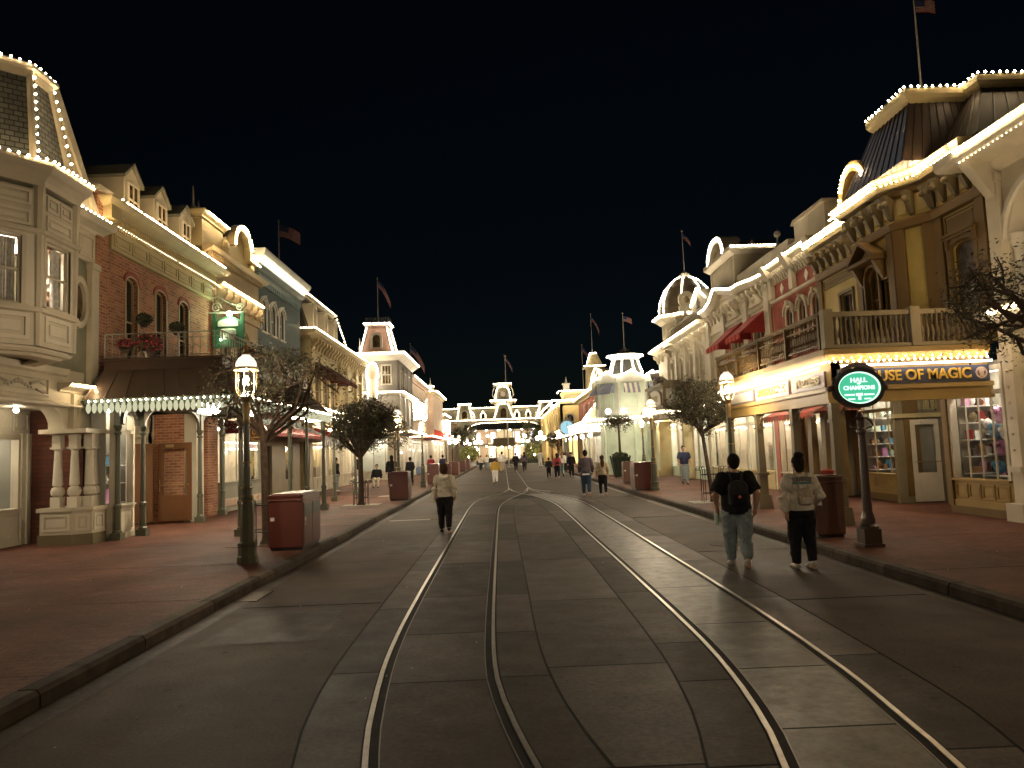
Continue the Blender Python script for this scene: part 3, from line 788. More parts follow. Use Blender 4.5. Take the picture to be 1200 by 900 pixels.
# turret
base = [(12.3, -.2), (13.3, 1.05), (14.5, 1.05), (15.3, -.2), (15.2, -1.6), (12.6, -1.6)]
top = [(13.0, .15), (13.6, .76), (14.22, .76), (14.6, .15), (14.4, -.6), (13.3, -.6)]
zt0, zt1 = 7.08, 9.0
m = MB(FL); m.frustum([(u, d, zt0) for u, d in base], [(u, d, zt1) for u, d in top]); m.build('turret_roof', 'slate', t)
m = MB(FL); m.mould(top[::1]+[], [(-.02, zt1-.16), (.07, zt1-.16), (.10, zt1-.03), (.16, zt1), (.16, zt1+.06), (-.02, zt1+.06)], closed=True)
m.slab(top, zt1, zt1+.05)
for (a, b) in zip(base[:4], top[:4]):
    m.tube([(a[0], a[1]+.02, zt0), (b[0], b[1]+.02, zt1)], .062, 6)
m.build('turret_trim', 'cream', t)
for (a, b) in zip(base[1:4], top[1:4]):
    bulbs(t, FL, [(a[0]+.05, a[1]+.09, zt0+.05), (b[0]+.04, b[1]+.09, zt1-.05)], .17, .026)
bulbs(t, FL, [(u+(.12 if u > 14 else -.12), d+.13, zt1+.08) for u, d in top[:4]], .15, .026)
# entablature and arch of the porch
m = MB(FL)
m.box(3, 16.9, -.2, .05, 2.98, 3.78)
m.mould([(3, .05), (16.2, .05)], [(0, 3.62), (.06, 3.66), (.10, 3.78), (0, 3.78)]); m.mould([(3, .05), (16.2, .05)], [(0, 2.98), (.10, 2.98), (.12, 3.04), (.05, 3.09), (0, 3.09)])
panels(m, 12.6, 15.6, .05, 3.14, 3.58, 1, .06, .04, .05)
A = [(12.2, 2.97), (15.6, 2.97)]+[(15.6+.55*math.sin(PI/2*k/10), 2.42+.55*math.cos(PI/2*k/10)) for k in range(1, 11)]; n = len(A)
for i in range(n-1): m.prism([A[i], A[i+1], (A[i+1][0], 2.99), (A[i][0], 2.99)], -.25, .02)
A2 = [(12.2, 3.05), (15.6, 3.05)]+[(15.6+.65*math.sin(PI/2*k/10), 2.40+.65*math.cos(PI/2*k/10)) for k in range(1, 11)]; ring(m, A2, A, .02, .07)
m.box(16.15, 17.2, -.28, .0, 2.5, 2.99)
m.build('porch_arch', 'cream', t)
m = MB(FL)    # plaster swag on the panel
for k in range(9):
    u = 14.15+k*.1; m.ball((u, .10, 3.36+.05*math.cos((k-4)*.9)), .05-abs(k-4)*.005, 8, 5, 1.3, .5, 1)
for s_ in (-1, 1):
    m.tube([(14.55+s_*.35, .10, 3.38), (14.55+s_*.65, .10, 3.44), (14.55+s_*.85, .10, 3.38)], [.035, .03, .008], 6); m.tube([(14.55+s_*.55, .10, 3.28), (14.55+s_*.8, .10, 3.22), (14.55+s_*.95, .10, 3.26)], [.025, .02, .006], 6)
m.build('plaster_swag', 'stone', t)
m = MB(FL)    # pedestal and clustered columns
ped = [(16.15, -.42), (16.15, .25), (16.35, .55), (16.8, .58), (17.1, .2), (17.1, -.42)]
m.slab([(u, d) for u, d in ped], .35, .82)
cx = sum(p[0] for p in ped)/6; cdn = sum(p[1] for p in ped)/6
def grow(P, s): return [(cx+(u-cx)*s, cdn+(d-cdn)*s) for u, d in P]
m.slab(grow(ped, 1.10), .82, .9)
for q in ((16.15, -.42, 16.15, .25), (16.15, .25, 16.35, .55), (16.35, .55, 16.8, .58)):
    fr, L = onseg(q[:2], q[2:]); p_ = MB(fr); panels(p_, .03, L-.03, 0., .40, .78, 1, .04, .02, .045); p_.build('pedestal_panel', 'cream_pale', t)
m.build('pedestal', 'cream', t)
m = MB(FL); m.slab(grow(ped, 1.06), .12, .35); m.build('plinth', 'olive', t)
for (u, d) in ((16.36, -.18), (16.36, .17), (16.55, .38), (16.85, .30)):
    m = MB(FL)
    m.box(u-.10, u+.10, d-.10, d+.10, .9, 1.12)
    m.lathe(u, d, [(.07, 1.12), (.125, 1.17), (.135, 1.24), (.11, 1.31), (.065, 1.34), (.10, 1.36), (.085, 1.7), (.068, 2.08), (.10, 2.12), (.06, 2.14)], 14)
    m.box(u-.085, u+.085, d-.085, d+.085, 2.14, 2.42); m.box(u-.11, u+.11, d-.11, d+.11, 2.12, 2.16); m.box(u-.11, u+.11, d-.11, d+.11, 2.42, 2.5)
    m.build('column', 'cream_pale', t)
m = MB(FL); m.box(16.05, 17.2, -.42, .56, 2.44, 2.53); m.box(17.15, 17.24, -1.2, .05, .13, 2.5); m.build('abacus', 'cream', t)
# recessed shop wall under the porch
FR2 = FRM(-10.4, 0, 0, 1, 1, 0)
m = MB(FR2); wall(m, 3.0, 17.05, 2.45, 3.05, (), -.2, 0); panels(m, 15.3, 17.0, 0, 2.52, 2.98, 3, .06, .03, .05)
m.box(16.72, 17.05, -.2, .05, .13, 2.5); m.box(16.86, 16.94, .05, .08, .13, 2.5); m.box(3, 14.6, -.2, 0, .13, 2.5); m.build('recess_wall', 'cream_pale', t)
shopfront(t, FR2, 14.6, 16.72, .13, 2.47, 2, 'cream', 'cream_pale', .78, 0, 1.4, back='sage_dark')
m = MB(FR2); m.box(3, 17.1, -.1, 1.4, 3.0, 3.04); m.build('porch_ceiling', 'cream_pale', t)
m = MB(FC(17.2)); m.box(-10.6, -9.25, .02, .12, .13, 3.0); m.build('side_wall', 'brick_dark', t)
m = MB(FL); m.ball((13.6, -.6, 2.92), .07); m.ball((11.2, -.6, 2.92), .07); m.ball((15.6, -.6, 2.92), .05); m.build('ceiling_lamp', 'soffit', t)

# ---------------- red brick house with dormers and balcony canopy
t = thing('brick_house', 'red brick house with three roof dormers, cream cornice and balcony over a metal canopy', 'building', (-9.2, 21, Zs))
U0, U1 = 17.3, 24.75
wins = [(18.85, 19.45), (20.45, 21.12), (22.0, 22.62)]
m = MB(FL)
wall(m, U0, U1, 3.2, 8.0, [(a, b, 4.2, 6.42, .16) for a, b in wins], -.25, 0)
m.box(U0-.02, U0+.5, -.6, .10, 3.2, 8.05); m.box(U1-.3, U1, 0, .04, 3.2, 6.9)
m.box(U0, U1, -6, -.25, 7.5, 7.6); m.box(U0, U0+.25, -6, -.25, .13, 8.0)
m.box(17.3, 17.9, -.25, -.02, .13, 3.2)
m.build('wall', 'brick', t)
for i, (a, b) in enumerate(wins):
    window(t, FL, a, b, 4.2, 6.42, .16, 'tan', 'pane_dark', .05, True, 1 if i == 1 else 0, True, .02, .14)
for a, b in wins: m = MB(FL); ring(m, archline(a-.12, b+.12, 6.28, .30), archline(a-.04, b+.04, 6.28, .19), 0, .03); m.build('brick_arch', 'brick_red', t)
m = MB(FL)
m.box(17.95, 24.4, 0, .10, 6.86, 7.36); panels(m, 18.0, 24.35, .10, 6.9, 7.32, 7, .10, .03, .05)
dentils(m, 18.0, 24.5, .0, 7.36, 7.46, .04, .10, .14); m.box(17.9, 24.6, 0, .08, 7.36, 7.66)
dentils(m, 18.0, 24.5, .08, 7.56, 7.66, .05, .12, .12)
m.mould([(17.75, -.3), (17.75, 0), (24.7, 0), (24.7, -.3)], cprof(.42, 7.66, .32)); m.box(17.55, 18.0, -.1, .30, 7.5, 7.96)
m.build('cornice', 'cream_yellow', t)
m = MB(FL); m.box(17.2, 17.85, -.7, .2, 8.05, 8.17); m.build('pier_cap', 'cream', t)
bulbs(t, FL, [(17.8, .40, 8.0), (24.7, .40, 8.0)], .115, .028)
bulbs(t, FL, [(18.0, .20, 7.42), (24.6, .20, 7.42)], .13, .012, 'bulb_small')
m = MB(FL); m.frustum([(U0, -.1, 7.95), (U1, -.1, 7.95), (U1, -5, 7.95), (U0, -5, 7.95)], [(U0, -2.2, 9.8), (U1, -2.2, 9.8), (U1, -3, 9.8), (U0, -3, 9.8)]); m.build('roof', 'roof_dark', t)
for u in (19.3, 20.95, 22.6):
    m = MB(FL); m.box(u-.42, u+.42, -1.9, -.08, 7.95, 9.0)
    m.prism([(u-.42, 9.0), (u+.42, 9.0), (u, 9.36)], -1.9, -.08)
    d = m.build('dormer', 'cream', t)
    m = MB(FL); m.frustum([(u-.52, 0, 8.93), (u, 0, 9.38), (u, 0, 9.46), (u-.52, 0, 9.02)], [(u-.52, -2.2, 8.93), (u, -2.2, 9.36), (u, -2.2, 9.44), (u-.52, -2.2, 9.0)])
    m.frustum([(u, 0, 9.38), (u+.52, 0, 8.93), (u+.52, 0, 9.02), (u, 0, 9.46)], [(u, -2.2, 9.36), (u+.52, -2.2, 8.93), (u+.52, -2.2, 9.0), (u, -2.2, 9.44)]); m.build('dormer_roof', 'sage_dark', d)
    m = MB(FL); m.box(u-.24, u+.24, -.08, -.05, 8.10, 8.85); m.build('pane', 'pane_brown', d)
    m = MB(FL)
    for a, b, c, e in ((-.30, -.24, 8.04, 8.9), (.24, .30, 8.04, 8.9), (-.24, .24, 8.85, 8.9), (-.24, .24, 8.04, 8.1), (-.24, .24, 8.44, 8.48), (-.012, .012, 8.1, 8.85)):
        m.box(u+a, u+b, -.075, -.02, c, e)
    m.build('sash', 'cream_pale', d)
# canopy and balcony deck: reaches out over the sidewalk
ex0, ex1, ey0, ey1 = -9.15, -5.55, 16.55, 24.8
m = MB()
dx0, dx1, dy0, dy1 = -8.9, -6.25, 17.25, 24.3
E_ = [(-8.95, ey0), (ex1, ey0), (ex1, ey1), (-8.95, ey1)]; D_ = [(dx0, dy0), (dx1, dy0), (dx1, dy1), (dx0, dy1)]
m.frustum([(x, y, 3.17) for x, y in E_], [(x, y, 3.85) for x, y in D_])
m.build('canopy_roof', 'roof_seam', t)
m = MB()
for k in range(9):
    f = k/8; a = (E_[0][0]+(E_[1][0]-E_[0][0])*f, ey0, 3.18); b = (dx0+(dx1-dx0)*f, dy0, 3.86); m.tube([a, b], .018, 5)
for k in range(1, 17):
    f = k/16; a = (ex1, ey0+(ey1-ey0)*f, 3.18); b = (dx1, dy0+(dy1-dy0)*f, 3.86); m.tube([a, b], .018, 5)
m.build('roof_seam', 'roof_seam', t)
m = MB(); m.slab(D_, 3.85, 4.08); m.slab([(dx0, dy0-.08), (dx1+.08, dy0-.08), (dx1+.08, dy1), (dx0, dy1)], 4.08, 4.12); m.build('balcony_deck', 'brown_post', t)
m = MB(); m.mould([(-8.95, ey0), (ex1, ey0), (ex1, ey1)][::-1], [(-.10, 3.02), (0, 3.02), (0, 3.17), (-.10, 3.17)]) 
m.slab([(-9.15, ey0+.1), (ex1-.1, ey0+.1), (ex1-.1, ey1), (-9.15, ey1)], 3.12, 3.15)
m.build('canopy_fascia', 'green_dark', t)
rr = MB(); pts = []
for k in range(27): pts.append((-8.9+(ex1+8.9)*(k+.5)/27, ey0-.04))
for k in range(58): pts.append((ex1+.04, ey0+.1+(ey1-ey0-.2)*(k+.5)/58))
for x, y in pts:
    if y > ey0 and len(rr.v) and not locals().get('_sv'): rr.build('scalloped_valance', 'lantern_shade', t); rr = MB(); _sv = 1
    rr.lathe(x, y, [(.012, 2.86), (.042, 2.91), (.05, 2.98), (.035, 3.05), (.02, 3.08)], 8)
rr.build('scalloped_valance', 'lantern_shade', t)
bulbs(t, ID, [(-8.9, ey0-.05, 3.12), (ex1+.05, ey0-.05, 3.12), (ex1+.05, ey1, 3.12)], .135, .022, 'bulb_white')
rl = MB(); zr0, zr1 = 4.14, 4.68
P_ = [(dx0+.02, dy0), (dx1, dy0), (dx1, dy1)]
def railing(mb, P, z0, z1, sp, r, posts=1.2, scroll=True):
    for (a, b) in zip(P, P[1:]):
        A = Vector((*a, 0)); B = Vector((*b, 0)); L = (B-A).length; dv = (B-A)/L
        for z, rr_ in ((z1, r*1.8), (z0+.03, r*1.2), (z1-.11, r)): mb.tube([(A.x, A.y, z), (B.x, B.y, z)], rr_, 5)
        n = int(L/sp)
        for i in range(n+1):
            p = A+dv*(L*i/n); mb.tube([(p.x, p.y, z0), (p.x, p.y, z1)], r if i % 5 else r*2.1, 5)
            if scroll and i < n:
                q = A+dv*(L*(i+.5)/n)
                mb.tube([(p.x, p.y, z0+.18), tuple(q+Vector((0, 0, z0+.26))), tuple(q+dv*(L*.5/n)+Vector((0, 0, z0+.18)))], r*.7, 4)
railing(rl, P_, zr0, zr1, .16, .009); rl.build('railing', 'panel_grey', t)
# columns and timber arches
for (x, y) in ((-8.42, 16.95), (-8.25, 17.75), (-8.28, 21.15), (-5.68, 16.75), (-5.68, 20.6), (-5.68, 24.4), (-8.6, 23.7)):
    m = MB(); column(m, x, y, Zs, 2.62, .058, 10, .30); m.box(x-.06, x+.06, y-.06, y+.06, 2.6, 3.12); m.build('column', 'lamp_green', t)
m = MB(FRM(-8.36, 16.95, 0, 1, 1, 0)); A = archline(.08, .74, 2.62, .34); ring(m, archline(.0, .82, 2.66, .42), A, -.05, .05); m.box(-.05, .85, -.05, .05, 3.04, 3.12); m.build('arch_brace', 'lamp_green', t)
for (x, y) in ((-8.28, 21.15), (-5.68, 16.75), (-5.68, 20.6)):
    for s_ in (-1, 1):
        m = MB(FRM(x, y, 0, 1, 1, 0)); c = [(s_*.05, 2.62), (s_*.05, 3.1), (s_*.6, 3.1)]+[(s_*(.6-.52*math.sin(PI/2*k/6)), 3.06-.5*(1-math.cos(PI/2*k/6))) for k in range(7)]
        m.prism(c, -.03, .03); m.build('arch_brace', 'lamp_green', t)
m = MB(FC(17.72, -8.25)); m.prism([(.06, 3.1), (.62, 3.1), (.5, 3.02)]+[(.06+.40*(1-math.sin(PI/2*k/6)), 3.0-.42*(1-math.cos(PI/2*k/6))) for k in range(7)]+[(.06, 2.5)], -.03, .03); m.build('pale_bracket', 'white', t)
# shop front below
FB = FRM(-8.5, 0, 0, 1, 1, 0)
shopfront(t, FB, 16.98, 17.85, Zs, 2.98, 1, 'cream', 'cream', .75, .5, .5, back='panel_grey')
FB2 = FC(17.9); m = MB(FC(18.0)); m.box(-10.8, -8.6, -.1, 0, .13, 3.1); m.build('shop_side', 'cream', t)
m = MB(FRM(-10.6, 0, 0, 1, 1, 0)); wall(m, 17.9, 24.7, Zs, 3.1, [(18.4, 19.5, .13, 2.35), (19.8, 20.9, 1.0, 2.6)], -.2, 0); m.build('shop_back_wall', 'cream', t)
m = MB(FRM(-10.6, 0, 0, 1, 1, 0)); m.box(18.4, 19.5, -.15, -.1, .13, 2.35); m.box(19.8, 20.9, -.15, -.1, 1.0, 2.6); m.build('lit_pane', 'lit_warm', t)
bf = FC(21.35)
m = MB(bf); m.box(-9.62, -8.78, -.5, 0, Zs, 3.1); m.build('brick_pier', 'brick', t)
m = MB(bf); m.box(-8.78, -8.45, -.5, .02, Zs, 3.1); m.box(-10.6, -9.62, -.5, -.02, 2.5, 3.1); m.box(-10.6, -9.62, -.02, .03, 2.5, 2.62)
for k in range(3): m.box(-9.75-.0+.0, -9.68, -.03, .06, Zs, 3.1)
m.prism([(-9.95, 2.6), (-9.7, 2.6), (-9.7, 3.05), (-9.8, 3.05), (-9.85, 2.8)], .0, .15)
m.build('white_trim', 'cream', t)
m = MB(bf); m.box(-10.6, -9.75, -.3, -.25, .13, 2.5); m.build('doorway_wall', 'cream_pale', t)
m = MB(FL); m.box(23.2, 24.0, -.4, .35, Zs, 3.1); m.build('brick_pier', 'brick', t)
# open wooden door
dr = MB(FC(21.12))
a, b = -9.40, -8.50
dr.box(a, a+.14, -.04, 0, .2, 2.3); dr.box(b-.14, b, -.04, 0, .2, 2.3); dr.box(a+.14, b-.14, -.04, 0, 2.14, 2.3); dr.box(a+.14, b-.14, -.04, 0, .2, .88); dr.box(a+.2, b-.2, 0, .012, .32, .72)
d_ = dr.build('door', 'door_wood', t, label='open wooden shop door with tall glass panel and brass bar')
q = MB(FC(21.12)); q.box(a+.14, b-.14, -.025, -.02, .88, 2.14); q.build('pane', 'glass', d_)
q = MB(FC(21.12)); q.tube([(a+.05, .06, 1.16), (b-.05, .06, 1.16)], .014, 6); q.tube([(a+.06, .05, 1.0), (a+.06, .05, 1.32)], .012, 6); q.box(a+.2, a+.42, 0, .01, 2.18, 2.26); q.build('handle', 'brass', d_)
q = MB(FC(20.9)); q.box(-9.95, -9.45, -.03, .0, .2, 2.3); q.build('door', 'door_wood', t)
m = MB(); m.lathe(-7.16, 18.85, [(.10, 2.90), (.24, 2.94), (.26, 2.99), (.2, 3.03)], 16); m.lathe(-6.9, 18.4, [(.16, 3.04), (.17, 3.08), (.14, 3.11)], 16); m.lathe(-7.3, 22.4, [(.16, 3.04), (.17, 3.08), (.14, 3.11)], 16); m.build('canopy_lamp', 'soffit', t)

# ---------------- ochre corner shop with curved gable
t = thing('ochre_house', 'ochre house with bracketed cornice, round topped lit gable and urn finials', 'building', (-9.2, 27, Zs))
U0, U1 = 24.75, 29.1
m = MB(FL); wall(m, U0, U1, 3.1, 8.7, [(27.0, 27.75, 4.6, 6.3, .2), (25.3, 26.1, 4.5, 6.2, .2)], -.3, .0); m.box(U0, U1, -5, -.3, 8, 8.1); m.build('wall', 'tan', t)
window(t, FL, 27.0, 27.75, 4.6, 6.3, .2, 'tan', 'pane_dark', .08, hood='arch'); window(t, FL, 25.3, 26.1, 4.5, 6.2, .2, 'tan', 'pane_dark', .08, hood='arch')
m = MB(FL)
m.mould([(U0, 0), (29.05, 0), (29.05, -.3)], cprof(.30, 7.42, .22)); m.box(U0, U1, .0, .10, 6.75, 7.0); brackets(m, (U0+.3, 28.9), .0, 6.85, 7.42, .14, .62, .30)
for k in range(7): m.ball((U0+.3+k*.62, .26, 7.0), .10, 8, 6)
m.mould([(23.7, 0), (29.1, 0), (29.1, -.4)], cprof(.36, 8.32, .26)); dentils(m, 23.8, 29.05, .12, 8.26, 8.40, .07, .16, .14); m.box(24.75, 29.1, 0, .05, 7.64, 8.32)
m.build('cornice', 'tan', t)
bulbs(t, FL, [(U0, .30, 7.52), (29.05, .30, 7.52)], .10, .032, 'bulb_white')
m = MB(FL)   # stepped parapet with round gable
m.box(23.7, 25.5, -.9, .0, 8.55, 9.5); m.mould([(23.6, -.8), (23.6, 0), (25.5, 0)], cprof(.22, 9.42, .20)); m.box(23.6, 25.5, -.8, 0, 9.42, 9.62)
m.prism([(25.4, 8.55), (25.4, 9.2), (25.8, 9.4)]+archline(26.0, 27.7, 9.15, .80, 12)+[(27.9, 9.15), (28.5, 8.95), (28.9, 8.55)], -.35, .0)
ring(m, archline(25.9, 27.8, 9.15, .92, 12), archline(26.1, 27.6, 9.15, .70, 12), .0, .25)
m.box(27.6, 28.5, -.3, .25, 9.0, 9.14)
m.ball((25.6, .05, 8.95), .28, 10, 6, 1, .5, 1); m.ball((28.2, .05, 8.8), .25, 10, 6, 1, .5, 1)
m.build('gable', 'cream_yellow', t)
bulbs(t, FL, [(23.6, .24, 9.56), (25.5, .24, 9.56)], .11, .032); bulbs(t, FL, [(u, .30, z) for u, z in archline(25.95, 27.75, 9.15, .86, 14)], .10, .032); bulbs(t, FL, [(27.6, .30, 9.08), (28.6, .3, 9.0)], .11, .03)
m = MB(FL); m.lathe(26.0, -1.2, [(.34, 9.3), (.34, 9.9), (.2, 9.98), (.10, 10.02), (.22, 10.2), (.24, 10.4), (.12, 10.55), (.05, 10.62), (.03, 11.1), (.005, 11.3)], 12); m.lathe(24.7, -.5, [(.14, 9.62), (.06, 9.7), (.13, 9.82), (.1, 9.95), (.03, 10.02), (.01, 10.3)], 10); m.build('finial', 'stone', t)
# hanging green sign with scroll bracket
m = MB(FC(24.2)); 
m.tube([(-9.2, 0, 6.45), (-8.05, 0, 6.45)], .035, 8)
for cx_, r_ in ((-8.95, .17), (-8.2, .14)):
    m.tube([(cx_+r_*(1-k/22)*math.cos(k*.55), 0, 6.62+r_*(1-k/22)*math.sin(k*.55)) for k in range(20)], .022, 6)
m.tube([(-9.2, 0, 6.9), (-8.9, 0, 6.98), (-8.5, 0, 6.75), (-8.1, 0, 6.6)], .022, 6); m.build('sign_bracket', 'cream', t)
m = MB(FC(24.2)); m.box(-9.05, -8.95, -.06, .06, 5.3, 6.42); m.box(-8.17, -8.07, -.06, .06, 5.3, 6.42)
m.prism([(-8.95, 5.32), (-8.95, 6.3)]+archline(-8.95, -8.17, 6.1, .22, 8)[1:-1]+[(-8.17, 6.3), (-8.17, 5.32)], -.04, .04)
m.build('sign_board', 'green_sign', t)
m = MB(FC(24.2)); m.prism([(-8.88, 6.0), (-8.24, 6.0)]+archline(-8.88, -8.24, 6.12, .12, 8)[::-1], .045, .07); m.lathe(-8.56, .06, [(.20, 5.58), (.27, 5.75), (.25, 5.88), (.20, 5.92)], 14, .4); m.build('sign_cup', 'cream_pale', t)
m = MB(FC(24.2)); m.ball((-8.45, .25, 6.36), .085); m.ball((-8.72, .25, 5.55), .03); m.build('sign_lamp', 'green_lamp', t)
# ground floor of this house and the next: glazed fronts under a canopy with festoon
m = MB(); m.box(-9.2, -6.2, 24.85, 33.2, 3.35, 3.5); m.mould([(-6.2, 33.2), (-6.2, 24.85)][::-1], [(0, 3.2), (0, 3.5), (-.06, 3.5), (-.06, 3.2)]); m.build('canopy', 'cream', t)
bulbs(t, ID, [(-6.12, 24.9, 3.42), (-6.12, 33.2, 3.42)], .11, .034, 'bulb_white'); bulbs(t, ID, [(-6.12, 24.9, 3.2), (-6.12, 33.2, 3.2)], .2, .03, 'bulb_white')
m = MB()
for y in (26.5, 29.5, 32.): m.box(-8.2, -6.8, y, y+.12, 3.28, 3.33)
m.build('canopy_lamp', 'soffit', t)
for y in (25.0, 29., 33.1):
    m = MB(); column(m, -6.35, y, Zs, 3.3, .055, 10); m.build('column', 'lamp_green', t)
shopfront(t, FRM(-9.0, 0, 0, 1, 1, 0), 24.9, 28.9, Zs, 2.9, 3, 'sage_dark', 'sage_dark', .95, .0, 1.6, back='cream_pale', goods=False)
m = MB(FRM(-10.55, 0, 0, 1, 1, 0))
for u, z, w_, h_ in ((25.3, 1.75, .2, .28), (25.6, 2.05, .16, .22), (25.65, 1.6, .16, .2), (26.1, 1.8, .22, .3), (27.2, 1.85, .25, .2), (27.9, 1.8, .2, .3)):
    m.box(u, u+w_, .0, .02, z, z+h_)
m.build('picture_frame', 'sage_dark', t)
m = MB(FL); m.box(24.9, 28.9, .18, .26, .3, .55); panels(m, 24.95, 28.9, .26, .3, .56, 5, .12, .02, .03); m.build('orange_panel', 'salmon', t)
awning(t, FL, 24.9, 33., .2, 1.6, 3.1, 2.65, 12, ('awning_dark', 'awning_dark'), .14)
m = MB(FC(24.6, -7.8)); P = [(.30*math.cos(2*PI*i/24), 2.62+.30*math.sin(2*PI*i/24)) for i in range(25)]; Q = [(.24*math.cos(2*PI*i/24), 2.62+.24*math.sin(2*PI*i/24)) for i in range(25)]
ring(m, P, Q, -.03, .03); m.tube([(0, 0, 2.9), (0, 0, 3.2)], .012, 5); sg = m.build('round_sign', 'brass', t)
m = MB(FC(24.6, -7.8)); m.prism(Q[:-1], -.015, .015); m.build('sign_disc', 'door_wood', sg)
m = MB(FC(24.6, -7.8)); m.tube([(.16*math.cos(k*.45), .02, 2.66+.09*math.sin(k*.9)) for k in range(15)], .014, 5); m.box(-.16, .16, .015, .025, 2.46, 2.49); m.build('sign_scroll', 'gold', sg)

# ---------------- blue-grey house
t = thing('blue_house', 'blue grey timber house with three white arched windows and a deep lit cornice', 'building', (-9.2, 31, Zs))
U0, U1 = 29.1, 35.3
ws = [(29.55, 30.15), (30.75, 31.35), (31.95, 32.55)]
m = MB(FL); wall(m, U0, U1, 2.9, 9.0, [(a, b, 6.75, 8.0, .28) for a, b in ws], -.3, 0.); m.box(U0, U1, -5, -.3, 8.8, 9.0); m.box(U0-.02, U0+.2, -5, -.3, 3, 9.6); m.build('wall', 'siding_teal', t)
for a, b in ws: window(t, FL, a, b, 6.75, 8.0, .28, 'white', 'pane_grey', .11, hood='arch', mull=0)
m = MB(FL); m.box(U0, U1, 0, .08, 8.75, 9.0); m.mould([(U0, -.6), (U0, 0), (U1, 0), (U1, -.4)], cprof(.22, 9.0, .26)); dentils(m, U0, U1, .0, 8.52, 8.72, .14, .26, .10); m.build('frieze', 'teal', t)
m = MB(FL); m.mould([(U0-.1, -1.4), (U0-.1, .12), (U1, .12), (U1, -.4)], cprof(.34, 9.26, .52)); m.box(U0-.1, U1, -1.4, .12, 9.3, 9.78); m.build('cornice', 'white_cool', t)
bulbs(t, FL, [(U0-.2, .30, 9.42), (U1, .30, 9.42)], .09, .036, 'bulb_white'); bulbs(t, FL, [(U0-.3, -1.0, 9.42), (U0-.3, .2, 9.42)], .12, .03)
m = MB(FL)
for u in (30.2, 31.5, 32.8, 34.1):
    m.lathe(u, .35, [(.22, 4.9), (.26, 5.1), (.2, 5.35), (.10, 5.6), (.05, 5.7), (.10, 5.82), (.03, 5.95), (.01, 6.05)], 12)
m.box(29.3, 35.2, 0, .5, 4.75, 4.92); m.build('urn_cresting', 'white', t)
m = MB(FRM(-9.3, 0, 0, 1, 1, 0)); wall(m, 28.9, 35.3, Zs, 3.0, [(30.4, 31.1, .13, 2.3), (33.0, 34.2, .9, 2.3)], -.2, 0); m.build('shop_wall', 'khaki', t)
m = MB(FRM(-9.3, 0, 0, 1, 1, 0)); m.box(30.4, 31.1, -.15, -.1, .13, 2.3); m.box(33., 34.2, -.15, -.1, .9, 2.3); m.build('pane', 'pane_dark', t)
awning(t, FL, 33.0, 36.2, .1, 1.5, 3.2, 2.5, 16, ('awning_white', 'awning_blue'), .2)

# ---------------- cream mansard house with red awnings
t = thing('mansard_house', 'cream house with dark mansard dormers and dark red window awnings', 'building', (-9.2, 43, Zs))
U0, U1 = 36.8, 50.3
m = MB(FL)
ws = [(38.0, 39.0), (39.8, 40.8), (41.6, 42.6)]
wall(m, U0, U1, 3.1, 7.6, [(a, b, 4.3, 5.95) for a, b in ws], -.3, 0.); m.box(U0, U0+.3, -4, -.3, .1, 7.6); m.box(U0, U1, -4, -.3, 7.4, 7.6)
for u in (37.1, 43.6, 45.6, 48.2, 50.1): pilaster(m, u, .5, 0, 3.3, 7.2, .16)
m.box(U0, U1, 0, .12, 6.4, 6.55); m.mould([(U0, -.5), (U0, 0), (U1, 0)], [(0, 3.1), (.16, 3.1), (.2, 3.3), (0, 3.35)])
m.build('wall', 'cream_yellow', t)
for a, b in ws: window(t, FL, a, b, 4.3, 5.95, 0, 'khaki', 'pane_brown', .10, mull=2)
for a, b in ws: awning(t, FL, a-.35, b+.35, .05, 1.15, 6.55, 5.75, 6, ('awning_dark', 'awning_dark'), .22)
m = MB(FL); m.box(U0, U1, 0, .06, 7.0, 7.6); m.mould([(U0-.02, -2), (U0-.02, 0), (U1, 0), (U1, -1)], cprof(.50, 7.55, .38)); brackets(m, (U0+.4, U1-.2), .05, 7.05, 7.58, .16, .62, .36); dentils(m, U0, U1, .06, 7.42, 7.55, .10, .2, .1)
m.build('cornice', 'cream_yellow', t)
bulbs(t, FL, [(U0-.45, -2, 7.98), (U0-.45, .45, 7.98), (U1, .45, 7.98)], .13, .042, 'bulb_far')
m = MB(FL); m.frustum([(U0+.1, -.1, 7.9), (45.5, -.1, 7.9), (45.5, -4, 7.9), (U0+.1, -4, 7.9)], [(U0+.9, -.75, 10.0), (45.0, -.75, 10.0), (45.0, -4, 10.0), (U0+.9, -4, 10.0)])
m.frustum([(45.5, -.1, 7.9), (U1, -.1, 7.9), (U1, -4, 7.9), (45.5, -4, 7.9)], [(45.5, -1.4, 8.7), (U1, -1.4, 8.7), (U1, -4, 8.7), (45.5, -4, 8.7)]); m.build('mansard_roof', 'roof_dark', t)
m = MB(FL); m.prism([(U0-.2, 7.95), (U0+1.6, 7.95), (U0+1.6, 8.9), (U0+.9, 9.0), (U0+.2, 10.0), (U0-.2, 10.1)], -3.6, -3.4)
m.mould([(U0+.2, -4), (U0+.2, -.6), (44.8, -.6), (44.8, -3)], cprof(.28, 9.9, .22)); m.slab([(U0+.2, -4), (U0+.2, -.6), (44.8, -.6), (44.8, -4)], 9.92, 10.1)
m.build('roof_trim', 'cream', t)
bulbs(t, FL, [(U0, -3.6, 10.05), (U0, -.35, 10.05)], .14, .036, 'bulb_far'); bulbs(t, FL, [(U0, -.35, 10.05), (44.8, -.35, 10.08)], .16, .036, 'bulb_far'); bulbs(t, FL, [(44.9, -.35, 9.95), (45.6, .1, 8.2)], .2, .04, 'bulb_far')
